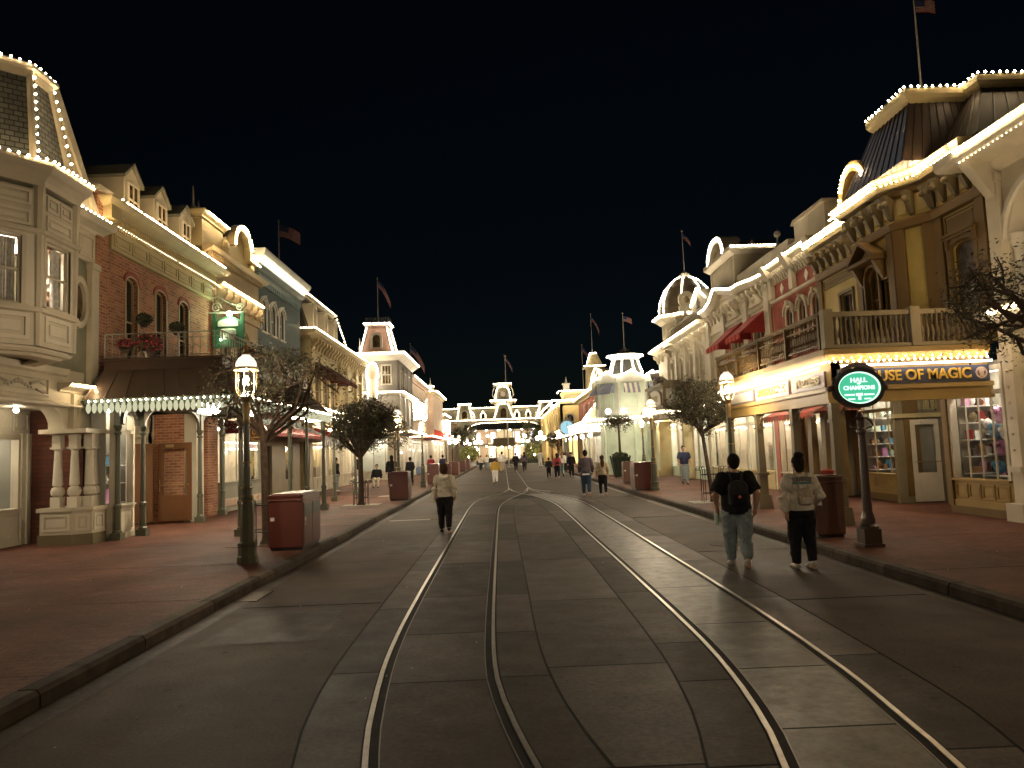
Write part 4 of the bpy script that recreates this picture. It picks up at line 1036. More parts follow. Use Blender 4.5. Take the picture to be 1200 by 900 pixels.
for u in (38.2, 40.6, 42.9):
    m = MB(FL); ring(m, archline(u-.45, u+.45, 9.1, .42), archline(u-.26, u+.26, 9.1, .26), -.7, .02); m.box(u-.45, u-.26, -.7, .02, 8.0, 9.1); m.box(u+.26, u+.45, -.7, .02, 8.0, 9.1); d = m.build('dormer', 'cream_pale', t)
    m = MB(FL); m.prism([(u-.26, 8.0)]+archline(u-.26, u+.26, 9.1, .26)+[(u+.26, 8.0)], -.2, -.15); m.build('pane', 'pane_dark', d)
for a, b in ((37.2, 40.2), (40.6, 43.4), (43.8, 46.6), (47., 49.8)):
    shopfront(t, FL, a, b, Zs, 2.85, 3, 'cream_pale', 'cream', .7, .45, .9, back='cream', pal=['mint', 'toy_white', 'cream', 'sage'])
m = MB(FL); wall(m, U0, U1, Zs, 3.1, [(37.2, 40.2, .1, 2.95), (40.6, 43.4, .1, 2.95), (43.8, 46.6, .1, 2.95), (47., 49.8, .1, 2.95)], -.2, -.005); m.build('shop_wall', 'cream', t)
awning(t, FL, 37.0, 43.5, .1, 1.5, 3.25, 2.75, 26, ('awning_red_light', 'awning_white'), .26)
m = MB(FL); m.box(43.6, 50.2, .0, 1.6, 3.2, 3.35); m.build('canopy', 'cream', t)
bulbs(t, FL, [(37.0, 1.62, 3.42), (50.2, 1.68, 3.42)], .15, .045, 'bulb_far'); bulbs(t, FL, [(43.6, 1.68, 3.2), (50.2, 1.68, 3.2)], .22, .045, 'bulb_far')
m = MB(FL)
for u in (38.5, 41.5, 45, 48.5): m.box(u-.4, u+.4, .6, .75, 3.12, 3.18)
m.build('canopy_lamp', 'soffit', t)
# ================================================================== RIGHT ROW (u = y, d = towards street, wall plane x = 9.2)
def seg(A, B):      # frame along A->B in plan, outward to the left of the direction of travel
    A = Vector(A); B = Vector(B); U = (B-A).normalized(); N = Vector((-U.y, U.x))
    return (lambda u, d, z: (A.x+u*U.x+d*N.x, A.y+u*U.y+d*N.y, z)), (B-A).length
# ---------------- white house at the right edge
t = thing('white_house', 'white house with an arched loggia and lit overhanging eaves, at the right edge', 'building', (9.2, 12, Zs))
m = MB(FRT); wall(m, 4, 13.80, 3.9, 6.75, [(11.3, 13.44, 4.05, 6.12, .95)], -.3, .0); wall(m, 4, 13.80, Zs, 3.9, [(9.5, 13.0, 1.0, 3.0)], -.3, .0)
m.box(4, 13.8, -1.6, -1.5, 3.9, 6.8); m.box(4, 13.8, -1.6, 0, 6.7, 6.8)
pilaster(m, 13.62, .34, 0, 3.0, 6.4, .10); pilaster(m, 13.55, .28, 0, Zs, 3.8, .14)
m.box(13.35, 13.8, .0, .24, .13, .45); m.box(13.38, 13.72, 0, .2, 1.0, 1.1)
for k in range(8): m.octa((13.55, .16, 1.4+k*.28), .035)
m.build('wall', 'cream_pale', t)
m = MB(FRT); m.box(11.3, 13.2, -1.49, -1.47, 3.95, 6.6); m.build('loggia_wall', 'cream_pale', t)
m = MB(FRT); ring(m, archline(11.2, 13.54, 5.17, 1.05, 14), archline(11.3, 13.44, 5.17, .95, 14), .0, .07); m.box(12.3, 12.44, .02, .14, 6.12, 6.35)
for u in (11.4, 13.36): m.lathe(u, -.12, [(.10, 4.05), (.11, 4.12), (.07, 4.2), (.065, 5.0), (.12, 5.12), (.13, 5.25)], 12)
m.build('arch_trim', 'white', t)
m = MB(FRT); m.mould([(4, 0), (13.72, 0), (13.72, -.3)], [(0, 6.45), (.08, 6.5), (.16, 6.62), (.62, 6.72), (.66, 6.78), (.66, 6.95), (.60, 7.0), (0, 7.0)])
m.frustum([(13.5, .0, 5.95), (13.72, .0, 5.95), (13.72, .12, 6.0), (13.5, .12, 6.0)], [(13.5, .0, 6.7), (13.74, .0, 6.7), (13.74, .62, 6.72), (13.5, .62, 6.72)])
m.build('eaves', 'cream_pale', t)
bulbs(t, FRT, [(4.5, .70, 6.84), (13.72, .70, 6.90)], .12, .026); bulbs(t, FRT, [(4.5, .62, 6.68), (13.7, .62, 6.68)], .12, .012, 'bulb_small')
m = MB(FRT); m.mould([(4, 0), (13.5, 0), (13.5, -.2)], [(0, 3.62), (.3, 3.7), (.42, 3.82), (.42, 3.92), (0, 3.92)]); m.build('shop_cornice', 'white', t)
bulbs(t, FRT, [(8, .46, 3.84), (13.5, .46, 3.84)], .09, .03)
m = MB(FRT); m.box(9.5, 13.0, -.2, -.16, 1.0, 3.0); m.build('pane', 'pane_dark', t)
m = MB(FRT); m.frustum([(4, -.2, 6.98), (13.8, -.2, 6.98), (13.8, -4, 6.98), (4, -4, 6.98)], [(4, -1.4, 8.0), (13.0, -1.4, 8.0), (13.0, -4, 8.0), (4, -4, 8.0)]); m.build('roof', 'roof_seam', t)
m = MB(FRT); m.ball((12.2, -.7, 7.75), .16, 12, 8); m.lathe(12.2, -.7, [(.14, 6.98), (.14, 7.45), (.18, 7.5), (.06, 7.6)], 10); m.build('finial', 'white', t)
m = MB(FRT); m.ball((12.5, -1.0, 6.55), .07); m.build('loggia_lamp', 'soffit', t)

# ---------------- yellow corner shop with the wraparound balcony
t = thing('corner_shop', 'yellow corner shop with brown trim, metal mansard roofs and a balustraded porch', 'building', (9.2, 17, Zs))
PL = [(9.2, 21.3), (8.85, 18.3), (8.65, 18.25), (8.65, 16.25), (9.12, 15.45), (9.15, 13.85)]   # upper storey plan, far to near
PL = [(9.1, 21.3), (9.1, 18.3), (8.65, 18.0), (8.65, 16.25), (9.12, 15.45), (9.15, 13.85)]
# travel far->near with outward towards the street (-x) is to the right: use reversed path (near->far), left = -x
PN = PL[::-1]
segs = [seg(PN[i], PN[i+1]) for i in range(5)]
wl = MB(); 
def wallseg(i, ops): 
    fr, L = segs[i]; q = MB(fr); wall(q, -.0, L, 3.45, 6.9, ops, -.25, 0); wl.v += []; o = len(wl.v); wl.v += q.v
    for f in q.f: wl.f.append([k+o for k in f]); wl.mi.append(0)
wallseg(0, [(.38, 1.10, 4.1, 5.5, .12)]); wallseg(1, []); wallseg(2, [(.30, .62, 4.1, 5.2), (.68, 1.28, 4.1, 5.6, .3), (1.34, 1.62, 4.1, 5.2)]); wallseg(3, []); wallseg(4, [(1.0, 1.7, 4.2, 5.5)])
wl.box(9.2, 12, 13.9, 21.3, 6.8, 6.9)
wl.build('wall', 'siding_yellow', t)
window(t, segs[0][0], .38, 1.10, 4.1, 5.5, .12, 'ochre_dark', 'pane_grey', .11, hood='flat', mull=0, proud=.07)
window(t, segs[2][0], .30, .62, 4.1, 5.2, 0, 'ochre_deep', 'pane_dark', .05, mull=0, trans=False); window(t, segs[2][0], 1.34, 1.62, 4.1, 5.2, 0, 'ochre_deep', 'pane_dark', .05, mull=0, trans=False)
window(t, segs[2][0], .68, 1.28, 4.1, 5.6, .3, 'ochre_deep', 'pane_brown', .06, hood='ped', mull=1, proud=.10)
window(t, segs[4][0], 1.0, 1.7, 4.2, 5.5, 0, 'olive', 'pane_dark', .08, mull=1)
m = MB(segs[2][0])
for s_ in (-1, 1):
    m.prism([(.98, 6.12), (.98, 6.20), (.98+s_*.62, 5.80), (.98+s_*.62, 5.72)], -.02, .34)
    m.frustum([(.98+s_*.5-.05, .0, 5.2), (.98+s_*.5+.05, 0, 5.2), (.98+s_*.5+.05, .08, 5.25), (.98+s_*.5-.05, .08, 5.25)], [(.98+s_*.5-.05, .0, 5.7), (.98+s_*.5+.05, 0, 5.7), (.98+s_*.5+.05, .3, 5.7), (.98+s_*.5-.05, .3, 5.7)])
m.box(.36, 1.6, -.02, .36, 5.66, 5.74); m.build('window_pediment', 'ochre_deep', t)
m = MB()
for i, (fr, L) in enumerate(segs):
    q = MB(fr)
    for u in ((.13, L-.13) if L > .7 else (L/2,)):
        q.box(u-.13, u+.13, 0, .06, 3.45, 6.15)
    if i in (0, 4): panels(q, .3, L-.3, 0, 5.62 if i == 0 else 5.8, 6.1, 1, .05, .02, .03)
    if i == 2: q.box(.22, .26, 0, .05, 3.5, 5.9); q.box(1.68, 1.72, 0, .05, 3.5, 5.9)
    o = len(m.v); m.v += q.v
    for f in q.f: m.f.append([k+o for k in f]); m.mi.append(0)
m.mould(PN, [(0, 6.12), (.09, 6.15), (.11, 6.30), (.07, 6.36), (0, 6.38)]); m.mould(PN, [(0, 6.84), (.12, 6.88), (.14, 6.98), (0, 7.0)])
m.build('brown_trim', 'ochre_dark', t)
m = MB(); g = MB()
for i, (fr, L) in enumerate(segs):
    q = MB(fr); n = max(1, round(L/.42))
    for k in range(n+1):
        u = L*k/n; q = MB(fr)
        q.frustum([(u-.05, .0, 6.38), (u+.05, 0, 6.38), (u+.05, .08, 6.42), (u-.05, .08, 6.42)], [(u-.07, .0, 6.88), (u+.07, 0, 6.88), (u+.07, .30, 6.88), (u-.07, .30, 6.88)]); q.ball((u, .24, 6.72), .075, 8, 6); q.build('bracket', 'olive', t)
        if k < n:
            g2 = MB(fr); g2.box(u+L/n*.28, u+L/n*.72, .0, .025, 6.47, 6.80); g2.build('frieze_panel', 'cream_yellow', t)
m = MB(); m.mould(PN, [(0, 7.0), (.30, 7.0), (.36, 7.06), (.44, 7.10), (.44, 7.26), (0, 7.30)]); m.slab([(9.1, 21.3), (9.1, 18.3), (8.65, 18), (8.65, 16.25), (9.12, 15.45), (9.15, 13.85), (12, 13.85), (12, 21.3)], 7.2, 7.24); m.build('cornice', 'cream_yellow', t)
def offs(P, d):
    mm = MB(); mm.mould(P, [(d, 0)]); return [(p[0], p[1]) for p in mm.v]
bulbs(t, ID, [(x, y, 7.18) for x, y in offs(PN, .47)], .12, .027); bulbs(t, ID, [(x, y, 7.08) for x, y in offs(PN, .42)], .12, .018)
# round lit gable
gf = seg((8.72, 16.6), (8.72, 18.4))[0]
m = MB(FRT); gx = .55
ring(m, archline(16.75, 18.25, 7.35, .85, 16), archline(17.0, 18.0, 7.35, .62, 16), gx-.3, gx+.25); m.prism([(16.95, 6.95)]+archline(16.95, 18.05, 7.35, .68, 14)+[(18.05, 6.95)], gx-.3, gx); m.box(16.75, 17.0, gx-.3, gx+.25, 7.0, 7.35); m.box(18.0, 18.25, gx-.3, gx+.25, 7.0, 7.35)
m.build('round_gable', 'ochre', t)
bulbs(t, FRT, [(u, gx+.28, z) for u, z in archline(16.86, 18.14, 7.35, .74, 20)], .10, .026); bulbs(t, FRT, [(18.4, .62, 7.3), (19.2, .62, 7.3)], .12, .026)
# mansard towers, standing seam metal
def mansard(x0, x1, y0, y1, z0, tx0, tx1, ty0, ty1, z1, n=9):
    B = [(x0, y1), (x0, y0), (x1, y0), (x1, y1)]; T = [(tx0, ty1), (tx0, ty0), (tx1, ty0), (tx1, ty1)]
    m = MB(); m.frustum([(x, y, z0) for x, y in B], [(x, y, z1) for x, y in T]); m.build('mansard_roof', 'roof_metal', t)
    m = MB()
    for a in range(3):
        for k in range(n+1):
            f = k/n; b0 = (B[a][0]+(B[a+1][0]-B[a][0])*f, B[a][1]+(B[a+1][1]-B[a][1])*f, z0); b1 = (T[a][0]+(T[a+1][0]-T[a][0])*f, T[a][1]+(T[a+1][1]-T[a][1])*f, z1)
            m.tube([b0, b1], .02, 5)
    m.build('roof_seam', 'roof_metal', t)
    m = MB(); m.mould(T[::-1][::-1], [(-.05, z1-.05), (-.16, z1-.02), (-.16, z1+.16), (-.05, z1+.2)]) if False else None
    P = [(tx1, ty0), (tx0, ty0), (tx0, ty1)][::1]
    m.mould(P[::-1], [(-.02, z1-.10), (-.14, z1-.04), (-.20, z1+.02), (-.20, z1+.14), (-.02, z1+.16)]); m.slab(T, z1, z1+.15); m.build('roof_trim', 'cream_yellow', t)
    bulbs(t, ID, [(tx1, ty0-.20, z1+.18), (tx0-.20, ty0-.20, z1+.18), (tx0-.20, ty1, z1+.18)], .15, .028)
mansard(8.25, 10.2, 14.95, 17.6, 7.25, 8.68, 9.9, 15.24, 16.75, 8.66)
mansard(9.0, 13.2, 13.7, 17.6, 7.28, 9.88, 12.6, 14.76, 16.5, 8.68, 12)
# porch: deck, balustrade, fascia, sign
PX, PY = 6.1, 14.2
m = MB(); m.box(PX+.08, 9.15, PY+.08, 21.6, 3.24, 3.40); m.mould([(9.15, PY+.08), (PX+.08, PY+.08), (PX+.08, 21.6)][::-1], [(0, 3.16), (-.05, 3.16), (-.16, 3.28), (-.16, 3.38), (0, 3.40)]); m.build('balcony_deck', 'ochre', t)
m = MB()
def baluster(mb, x, y, z0, z1, r=.035):
    h = z1-z0; mb.lathe(x, y, [(r*.8, z0), (r*.8, z0+h*.08), (r*.5, z0+h*.12), (r*1.25, z0+h*.32), (r*1.1, z0+h*.42), (r*.45, z0+h*.62), (r*.6, z0+h*.85), (r*.9, z0+h*.92), (r*.9, z1)], 8)
n = 0; bl = []
for (a, b) in ((6.28, 7.72), (7.92, 9.08)):
    k = int((b-a)/.092)
    for i in range(k):
        q = MB(); baluster(q, a+(b-a)*(i+.5)/k, PY+.05, 3.47, 4.0, .038); q.build('baluster', 'rail_brown', t, smooth=True)
m.box(6.2, 9.1, PY-.0, PY+.10, 4.0, 4.09); m.box(6.2, 9.1, PY, PY+.10, 3.40, 3.47)
for x in (6.17, 7.82, 9.12): m.box(x-.09, x+.09, PY-.04, PY+.14, 3.40, 4.14)
m.build('handrail', 'khaki', t)
m = MB(); yb = PY+.2; ye = 21.6
for z in (4.06, 3.9, 3.5): m.box(PX+.03, PX+.07, yb, ye, z, z+.03)
m.box(PX, PX+.10, yb, ye, 4.08, 4.13)
for k in range(5): y = yb+.1+(ye-yb-.2)*k/4; m.box(PX-.0, PX+.10, y-.035, y+.035, 3.40, 4.15)
nn = 60
for k in range(nn+1):
    y = yb+(ye-yb)*k/nn; m.tube([(PX+.05, y, 3.44), (PX+.05, y, 4.08)], .008, 4)
    if k < nn:
        for zz in (3.6, 3.8, 3.98): m.tube([(PX+.05, y, zz), (PX+.05, y+(ye-yb)/nn*.5, zz+.06), (PX+.05, y+(ye-yb)/nn, zz)], .010, 4)
m.build('iron_railing', 'ochre_dark', t)
m = MB(); m.box(PX+.075, PX+.085, yb, ye, 3.52, 3.86); m.build('railing_screen', 'ochre_dark', t)
ef = [(9.15, PY-.06, 3.14), (PX-.02, PY-.06, 3.14), (PX-.02, 21.6, 3.14)]
m = MB(); m.mould([(PX+.06, 21.6), (PX+.06, PY+.06), (9.15, PY+.06)], [(-.0, 3.02), (.0, 3.16), (.14, 3.20), (.16, 3.10), (.10, 3.04)]); m.build('eaves_mould', 'ochre', t) if False else None
bulbs(t, ID, ef[:2], .115, .026, 'bulb_porch'); bulbs(t, ID, ef[1:], .12, .020, 'bulb_porch')
bulbs(t, ID, [(x, y-.03, 3.20) for x, y, z in ef[:2]], .17, .014, 'bulb_porch')
m = MB(); m.box(6.2, 9.22, PY+.12, PY+.30, 2.38, 3.2); m.box(PX+.12, PX+.30, PY+.12, 21.6, 2.38, 3.2)
m.box(6.1, 9.22, PY+.05, PY+.12, 2.38, 2.66); m.box(PX+.05, PX+.12, PY+.12, 21.6, 2.38, 2.66)
m.box(6.1, 9.22, PY+.0, PY+.05, 2.60, 2.68); m.box(PX+.0, PX+.05, PY, 21.6, 2.60, 2.68); m.box(6.1, 9.22, PY+.02, PY+.05, 2.38, 2.44)
m.build('beam', 'ochre', t)
m = MB(); m.box(6.32, 9.18, PY+.05, PY+.12, 2.70, 3.0); sg = m.build('sign_board', 'sign_blue', t)
text(sg, (7.74, PY+.035, 2.845), 'HOUSE OF MAGIC', .27, 'gold', PI/2, 0, .012, sx=.98)
m = MB(FC(PY+.05)); P = [(9.02+.11*math.cos(2*PI*i/16), 2.85+.11*math.sin(2*PI*i/16)) for i in range(17)]; Q = [(9.02+.08*math.cos(2*PI*i/16), 2.85+.08*math.sin(2*PI*i/16)) for i in range(17)]
ring(m, P, Q, 0, .02); m.prism([(8.98, 2.78), (9.07, 2.78), (9.06, 2.86), (9.09, 2.9), (9.02, 2.93), (8.96, 2.9)], 0, .025); m.build('sign_emblem', 'salmon', sg)
m = MB(); m.box(6.35, 9.18, PY-.06, PY-.02, 3.045, 3.075); m.build('tube_light', 'tube_light', t)
m = MB(); m.box(6.35, 9.18, PY-.075, PY+.05, 3.08, 3.10); m.build('light_hood', 'white', t)
for (y0, y1, k) in ((14.5, 16.2, 0), (16.35, 18.5, 1), (18.65, 20.85, 2)):
    m = MB(); m.box(PX+.06, PX+.12, y0, y1, 2.70, 3.0); s2 = m.build('sign_board', 'purple_grey' if k != 1 else 'salmon', t)
    if k == 0:
        text(s2, (PX+.05, (y0+y1)/2-.05, 2.85), 'PUZZLERS', .22, 'lettering_pale' if False else 'cream_yellow', PI/2, RZR, .01, sx=1.15)
    if k == 1: text(s2, (PX+.05, (y0+y1)/2, 2.85), 'HOUSE OF MAGIC', .24, 'gold', PI/2, RZR, .01, sx=.9)
    if k == 2:
        q = MB(); q.prism; q.box(PX+.045, PX+.06, y0+.1, y1-.1, 2.74, 2.96); q.build('sign_panel', 'cream_pale', s2)
    m = MB(); m.box(PX-.06, PX-.02, y0, y1, 3.04, 3.07); m.build('tube_light', 'tube_light', t)
for (x, y) in ((6.22, 14.32), (6.22, 16.28), (6.22, 18.58), (6.22, 20.95)):
    m = MB(); r = .10
    m.frustum([(x-.17, y-.17, Zs), (x+.17, y-.17, Zs), (x+.17, y+.17, Zs), (x-.17, y+.17, Zs)], [(x-.14, y-.14, .45), (x+.14, y-.14, .45), (x+.14, y+.14, .45), (x-.14, y+.14, .45)])
    m.box(x-.10, x+.10, y-.10, y+.10, .45, .95); m.box(x-.13, x+.13, y-.13, y+.13, .92, .98)
    m.frustum([(x-.085, y-.085, .98), (x+.085, y-.085, .98), (x+.085, y+.085, .98), (x-.085, y+.085, .98)], [(x-.07, y-.07, 2.05), (x+.07, y-.07, 2.05), (x+.07, y+.07, 2.05), (x-.07, y+.07, 2.05)])
    m.box(x-.10, x+.10, y-.10, y+.10, 2.02, 2.08); m.box(x-.08, x+.08, y-.08, y+.08, 2.08, 2.38); m.build('porch_column', 'olive', t)
    for s_ in (-1, 1):
        if s_ < 0 and y < 15: fr = FRM(x, y, 1, 0, 0, 1); s2 = 1
        else: fr = FRM(x, y, 0, 1, 1, 0); s2 = s_
        m = MB(fr); m.tube([(s2*.08, 0, 2.12), (s2*.16, 0, 2.2), (s2*.22, 0, 2.32), (s2*.34, 0, 2.34), (s2*.42, 0, 2.37)], .02, 5); m.ball((s2*.2, 0, 2.26), .045, 8, 5); m.build('scroll_bracket', 'olive', t)
m = MB(); m.box(6.3, 9.2, PY+.3, 21.6, 3.1, 3.22); m.build('porch_ceiling', 'ochre', t)
m = MB()
for (x, y) in ((7.6, 15.6), (8.2, 17.4), (7.2, 19.2), (7.4, 21.2)): m.lathe(x, y, [(.06, 2.98), (.09, 3.03), (.07, 3.09)], 12)
m.build('porch_lamp', 'soffit', t)
# ground floor: display window, door, second window
FD = FRM(9.2, 0, 0, 1, -1, 0)
shopfront(t, FD, 13.92, 15.72, .28, 2.98, 4, 'cream_pale', 'ochre', .55, .5, .9, back='panel_grey', lamp='ceiling_lamp', bar=.011,  pal=['toy_pink', 'toy_blue', 'toy_white', 'toy_brown', 'toy_dark', 'toy_blue'])
m = MB(FD); m.box(13.85, 15.85, -.9, .04, Zs, .28); m.box(15.79, 15.9, -1.0, .06, .28, 3.0); m.box(15.72, 15.79, -.17, .06, .28, 3.0)
m.build('shop_pier', 'ochre_deep', t)
# goods on the end walls, seen through the glass at a slant
def end_goods(u, d0, d1, z0, z1, fr, seed):
    rr = random.Random(seed); q = MB(fr); z = z0
    while z < z1-.2:
        q.k = 2; q.box(u-.28, u, d0, d1, z, z+.02); d = d0+.03
        while d < d1-.08:
            w_ = rr.uniform(.05, .13); h = rr.uniform(.10, .26); q.k = rr.randrange(len(GOODS))
            if rr.random() < .5: q.box(u-.24, u-.10, d, d+w_, z+.02, z+.02+h)
            else: q.ball((u-.16, d+w_/2, z+.02+h/2), h/2, 8, 6, 1, w_/h*1.2, 1)
            d += w_+rr.uniform(.01, .05)
        z += .34
    o = q.build('goods', list(GOODS), t); o['kind'] = 'stuff'
end_goods(15.70, -.85, -.2, .9, 2.7, FD, 4); end_goods(20.66, -1.25, -.2, .85, 2.5, FRM(9.62, 0, 0, 1, -1, 0), 9)
# soft toys in the window
m = MB(FD)
for (u, z, r, k) in ((14.6, 2.05, .17, 0), (14.35, 2.1, .15, 0), (14.75, 1.75, .16, 1), (14.45, 1.7, .14, 2), (14.65, 1.42, .15, 0), (14.3, 1.4, .12, 3), (14.2, 1.0, .17, 2), (14.75, 1.05, .13, 1), (15.0, 1.9, .1, 2)):
    m.k = k; m.ball((u, -.33, z), r, 10, 7, 1, .8, 1); m.ball((u-.05, -.2, z+r*.5), r*.45, 8, 6)
o = m.build('soft_toys', ['toy_pink', 'toy_blue', 'toy_white', 'toy_dark'], t); o['kind'] = 'stuff'
DY = 18.25
m = MB(FC(DY)); wall(m, 9.35, 11.4, Zs, 3.1, [(9.7, 10.42, .1, 2.12), (9.72, 10.4, 2.3, 2.8)], -.12, 0)
m.build('entry_wall', 'khaki', t)
m = MB(FC(DY)); panels(m, 9.70, 10.42, -.02, 2.32, 2.78, 4, .05, .03, .02); m.box(9.3, 10.6, 0, .06, 2.15, 2.25); m.build('transom', 'cream_yellow', t)
m = MB(FC(DY-.05)); a, b = 9.70, 10.38
m.box(a, a+.11, -.04, 0, .16, 2.1); m.box(b-.11, b, -.04, 0, .16, 2.1); m.box(a+.11, b-.11, -.04, 0, 1.98, 2.1); m.box(a+.11, b-.11, -.04, 0, .16, .84); m.box(a+.15, b-.15, 0, .012, .3, .7); m.box(a+.25, b-.15, .01, .03, 1.99, 2.07)
d_ = m.build('door', 'cream_pale', t); q = MB(FC(DY-.05)); q.box(a+.11, b-.11, -.025, -.02, .84, 1.98); q.build('pane', 'glass', d_)
q = MB(FC(DY-.05)); q.tube([(a+.04, .05, 1.1), (b-.04, .05, 1.1)], .014, 6); q.build('handle', 'brass', d_)
shopfront(t, FRM(9.62, 0, 0, 1, -1, 0), 18.4, 20.7, .30, 2.9, 3, 'cream_yellow', 'ochre', .5, .5, 1.3, back='panel_grey', bar=.014, pal=['toy_white', 'toy_dark', 'navy', 'toy_brown'])
m = MB(FRM(9.62, 0, 0, 1, -1, 0)); m.box(18.3, 20.8, -.3, .03, Zs, .30); m.box(18.22, 18.34, -.3, .05, .3, 3.1); m.box(18.34, 18.4, -.17, .05, .3, 3.1); m.box(20.7, 20.95, -.17, .05, .3, 3.1); m.box(18.4, 20.7, -.3, 0, 2.9, 3.1); m.build('shop_pier', 'ochre_deep', t)
m = MB(FRM(9.2, 0, 0, 1, -1, 0)); m.box(15.9, 18.2, -2.1, -2.0, .13, 3.1); m.build('entry_back', 'cream_pale', t)
m = MB(); m.box(9.9, 10.1, 16.6, 16.8, 3.0, 3.06); m.build('ceiling_lamp', 'ceiling_lamp', t)

# ---------------- red brick house with three arches
t = thing('red_house', 'red brick house with three white arched windows and diamond tiles', 'building', (9.2, 23.3, Zs))
U0, U1 = 21.3, 25.3
aw = [(21.25+.2, 21.95), (22.3, 22.85), (23.4, 24.0)]
aw = [(21.55, 22.05), (22.55, 23.05), (23.6, 24.1)]
m = MB(FRT); wall(m, U0, U1, 3.1, 7.3, [(a, b, 4.6, 5.95, .25) for a, b in aw], -.25, 0); m.build('wall', 'brick_red', t)
for a, b in aw: window(t, FRT, a, b, 4.6, 5.95, .25, 'cream', 'pane_dark', .10, hood='arch', mull=1)
m = MB(FRT)
m.mould([(U0+.05, 0), (U1, 0)], cprof(.34, 7.24, .24)); brackets(m, (U0+.2, U1-.2), .0, 6.85, 7.24, .09, .2, .22); m.mould([(U0, 0), (U1, 0)], [(0, 6.28), (.08, 6.3), (.10, 6.36), (0, 6.38)])
for u in (21.4, 23.3, 25.15): m.box(u-.14, u+.14, 0, .14, 6.4, 7.3); m.frustum([(u-.16, 0, 7.0), (u+.16, 0, 7.0), (u+.16, .2, 7.05), (u-.16, .2, 7.05)], [(u-.2, 0, 7.5), (u+.2, 0, 7.5), (u+.2, .46, 7.5), (u-.2, .46, 7.5)])
m.box(U0, U1, -.2, .05, 7.48, 7.8); m.box(21.8, 23.0, -1.0, .02, 7.8, 8.30); m.prism([(21.7, 8.3), (23.1, 8.3), (22.9, 8.42), (21.9, 8.42)], -1.1, .1); m.box(23.6, 25.3, -.6, .02, 7.8, 8.05)
m.box(20.6, 21.6, -.5, .1, 7.3, 8.25); m.box(20.5, 21.7, -.6, .2, 8.25, 8.33)
m.build('cornice', 'cream', t)
bulbs(t, FRT, [(U0+.1, .38, 7.42), (U1, .38, 7.42)], .10, .03, 'bulb_white')
m = MB(FRT)
for u in (22.35, 24.35): m.prism([(u-.13, 6.62), (u, 6.43), (u+.13, 6.62), (u, 6.81)], 0, .03)
m.build('diamond_tile', 'white', t)
m = MB(FRT); finial(m, 25.0, -.2, 8.0, .8); m.ball((25.0, -.2, 8.6), .12); m.build('finial', 'stone', t)
m = MB(FRM(9.0, 0, 0, 1, -1, 0))
for a, b in ((21.2, 21.5), (22.95, 23.15), (24.95, 25.3)): m = MB(FRM(9.0, 0, 0, 1, -1, 0)); m.box(a, b, -.3, .03, Zs, 3.1); m.build('red_pier', 'red_wall', t)
shopfront(t, FRM(9.0, 0, 0, 1, -1, 0), 21.55, 22.9, Zs, 3.0, 1, 'ochre_dark', 'red_deep', .5, .5, 1.0, back='cream')
shopfront(t, FRM(9.0, 0, 0, 1, -1, 0), 23.2, 24.9, Zs, 3.0, 2, 'cream', 'cream', .6, .5, 1.0, back='cream_pale')
awning(t, FRT, 18.9, 22.6, .3, 1.5, 2.95, 2.42, 9, ('awning_brown', 'awning_red_light'), .16)
m = MB(FRT)
for u in (19.4, 20.3, 21.2, 22.0): m.frustum([(u-.16, .55, .3), (u+.16, .55, .3), (u+.16, .75, .3), (u-.16, .75, .3)], [(u-.12, .55, 2.4), (u+.12, .55, 2.4), (u+.12, .7, 2.4), (u-.12, .7, 2.4)])
m.build('door_curtain', 'ochre_dark', t)

# ---------------- cream house with curved gable and striped red awnings
t = thing('gabled_house', 'cream house with round lit gable and two striped red window awnings', 'building', (9.2, 29.5, Zs))
U0, U1 = 25.3, 33.4
ww = [(26.1, 27.3), (28.7, 30.0)]
m = MB(FRT); wall(m, U0, U1, 3.1, 7.6, [(a, b, 4.2, 5.7) for a, b in ww], -.3, 0)
for u in (25.6, 27.9, 30.8, 33.1): pilaster(m, u, .45, 0, 3.2, 7.0, .14)
m.box(29.0, 32.3, -1.6, .05, 7.5, 9.0); panels(m, 29.2, 32.1, .05, 7.7, 8.9, 1, .1, .04, .05)
m.box(25.3, 29.0, -.3, -.02, 7.5, 8.1)
m.build('wall', 'cream', t)
m = MB(FRT)
for a, b in ((25.35, 25.6), (27.45, 27.75), (30.15, 30.5)): m.box(a, b, .0, .05, 3.3, 6.2)
m.build('red_pilaster', 'red_wall', t)
for a, b in ww: window(t, FRT, a, b, 4.2, 5.7, 0, 'cream', 'pane_brown', .08, mull=2)
for a, b in ww: awning(t, FRT, a-.25, b+.25, .05, 1.0, 6.25, 5.45, 8, drop=.2)
cl = [(25.3, .30, 7.35), (26.4, .34, 7.40), (27.8, .36, 7.55), (28.7, .40, 7.55), (29.8, .42, 7.80), (30.8, .42, 8.0), (31.6, .42, 7.6), (32.4, .42, 7.45), (33.3, .42, 7.45)]
m = MB(FRT)
for a, b in zip(cl, cl[1:]): m.frustum([(a[0], 0, a[2]-.26), (a[0], a[1]*.5, a[2]-.24), (a[0], a[1]-.03, a[2]-.05), (a[0], a[1]-.03, a[2]+.06), (a[0], 0, a[2]+.06)], [(b[0], 0, b[2]-.26), (b[0], b[1]*.5, b[2]-.24), (b[0], b[1]-.03, b[2]-.05), (b[0], b[1]-.03, b[2]+.06), (b[0], 0, b[2]+.06)])
brackets(m, (25.7, 33.2), 0, 6.75, 7.2, .14, .52, .24); m.box(U0, U1, 0, .07, 6.35, 6.5)
for u in (26.7, 29.35):
    m.prism([(u-.6, 6.5), (u+.6, 6.5), (u+.6, 6.6), (u, 6.95), (u-.6, 6.6)], .0, .16); m.ball((u, .18, 6.72), .12, 8, 5)
m.build('cornice', 'cream', t)
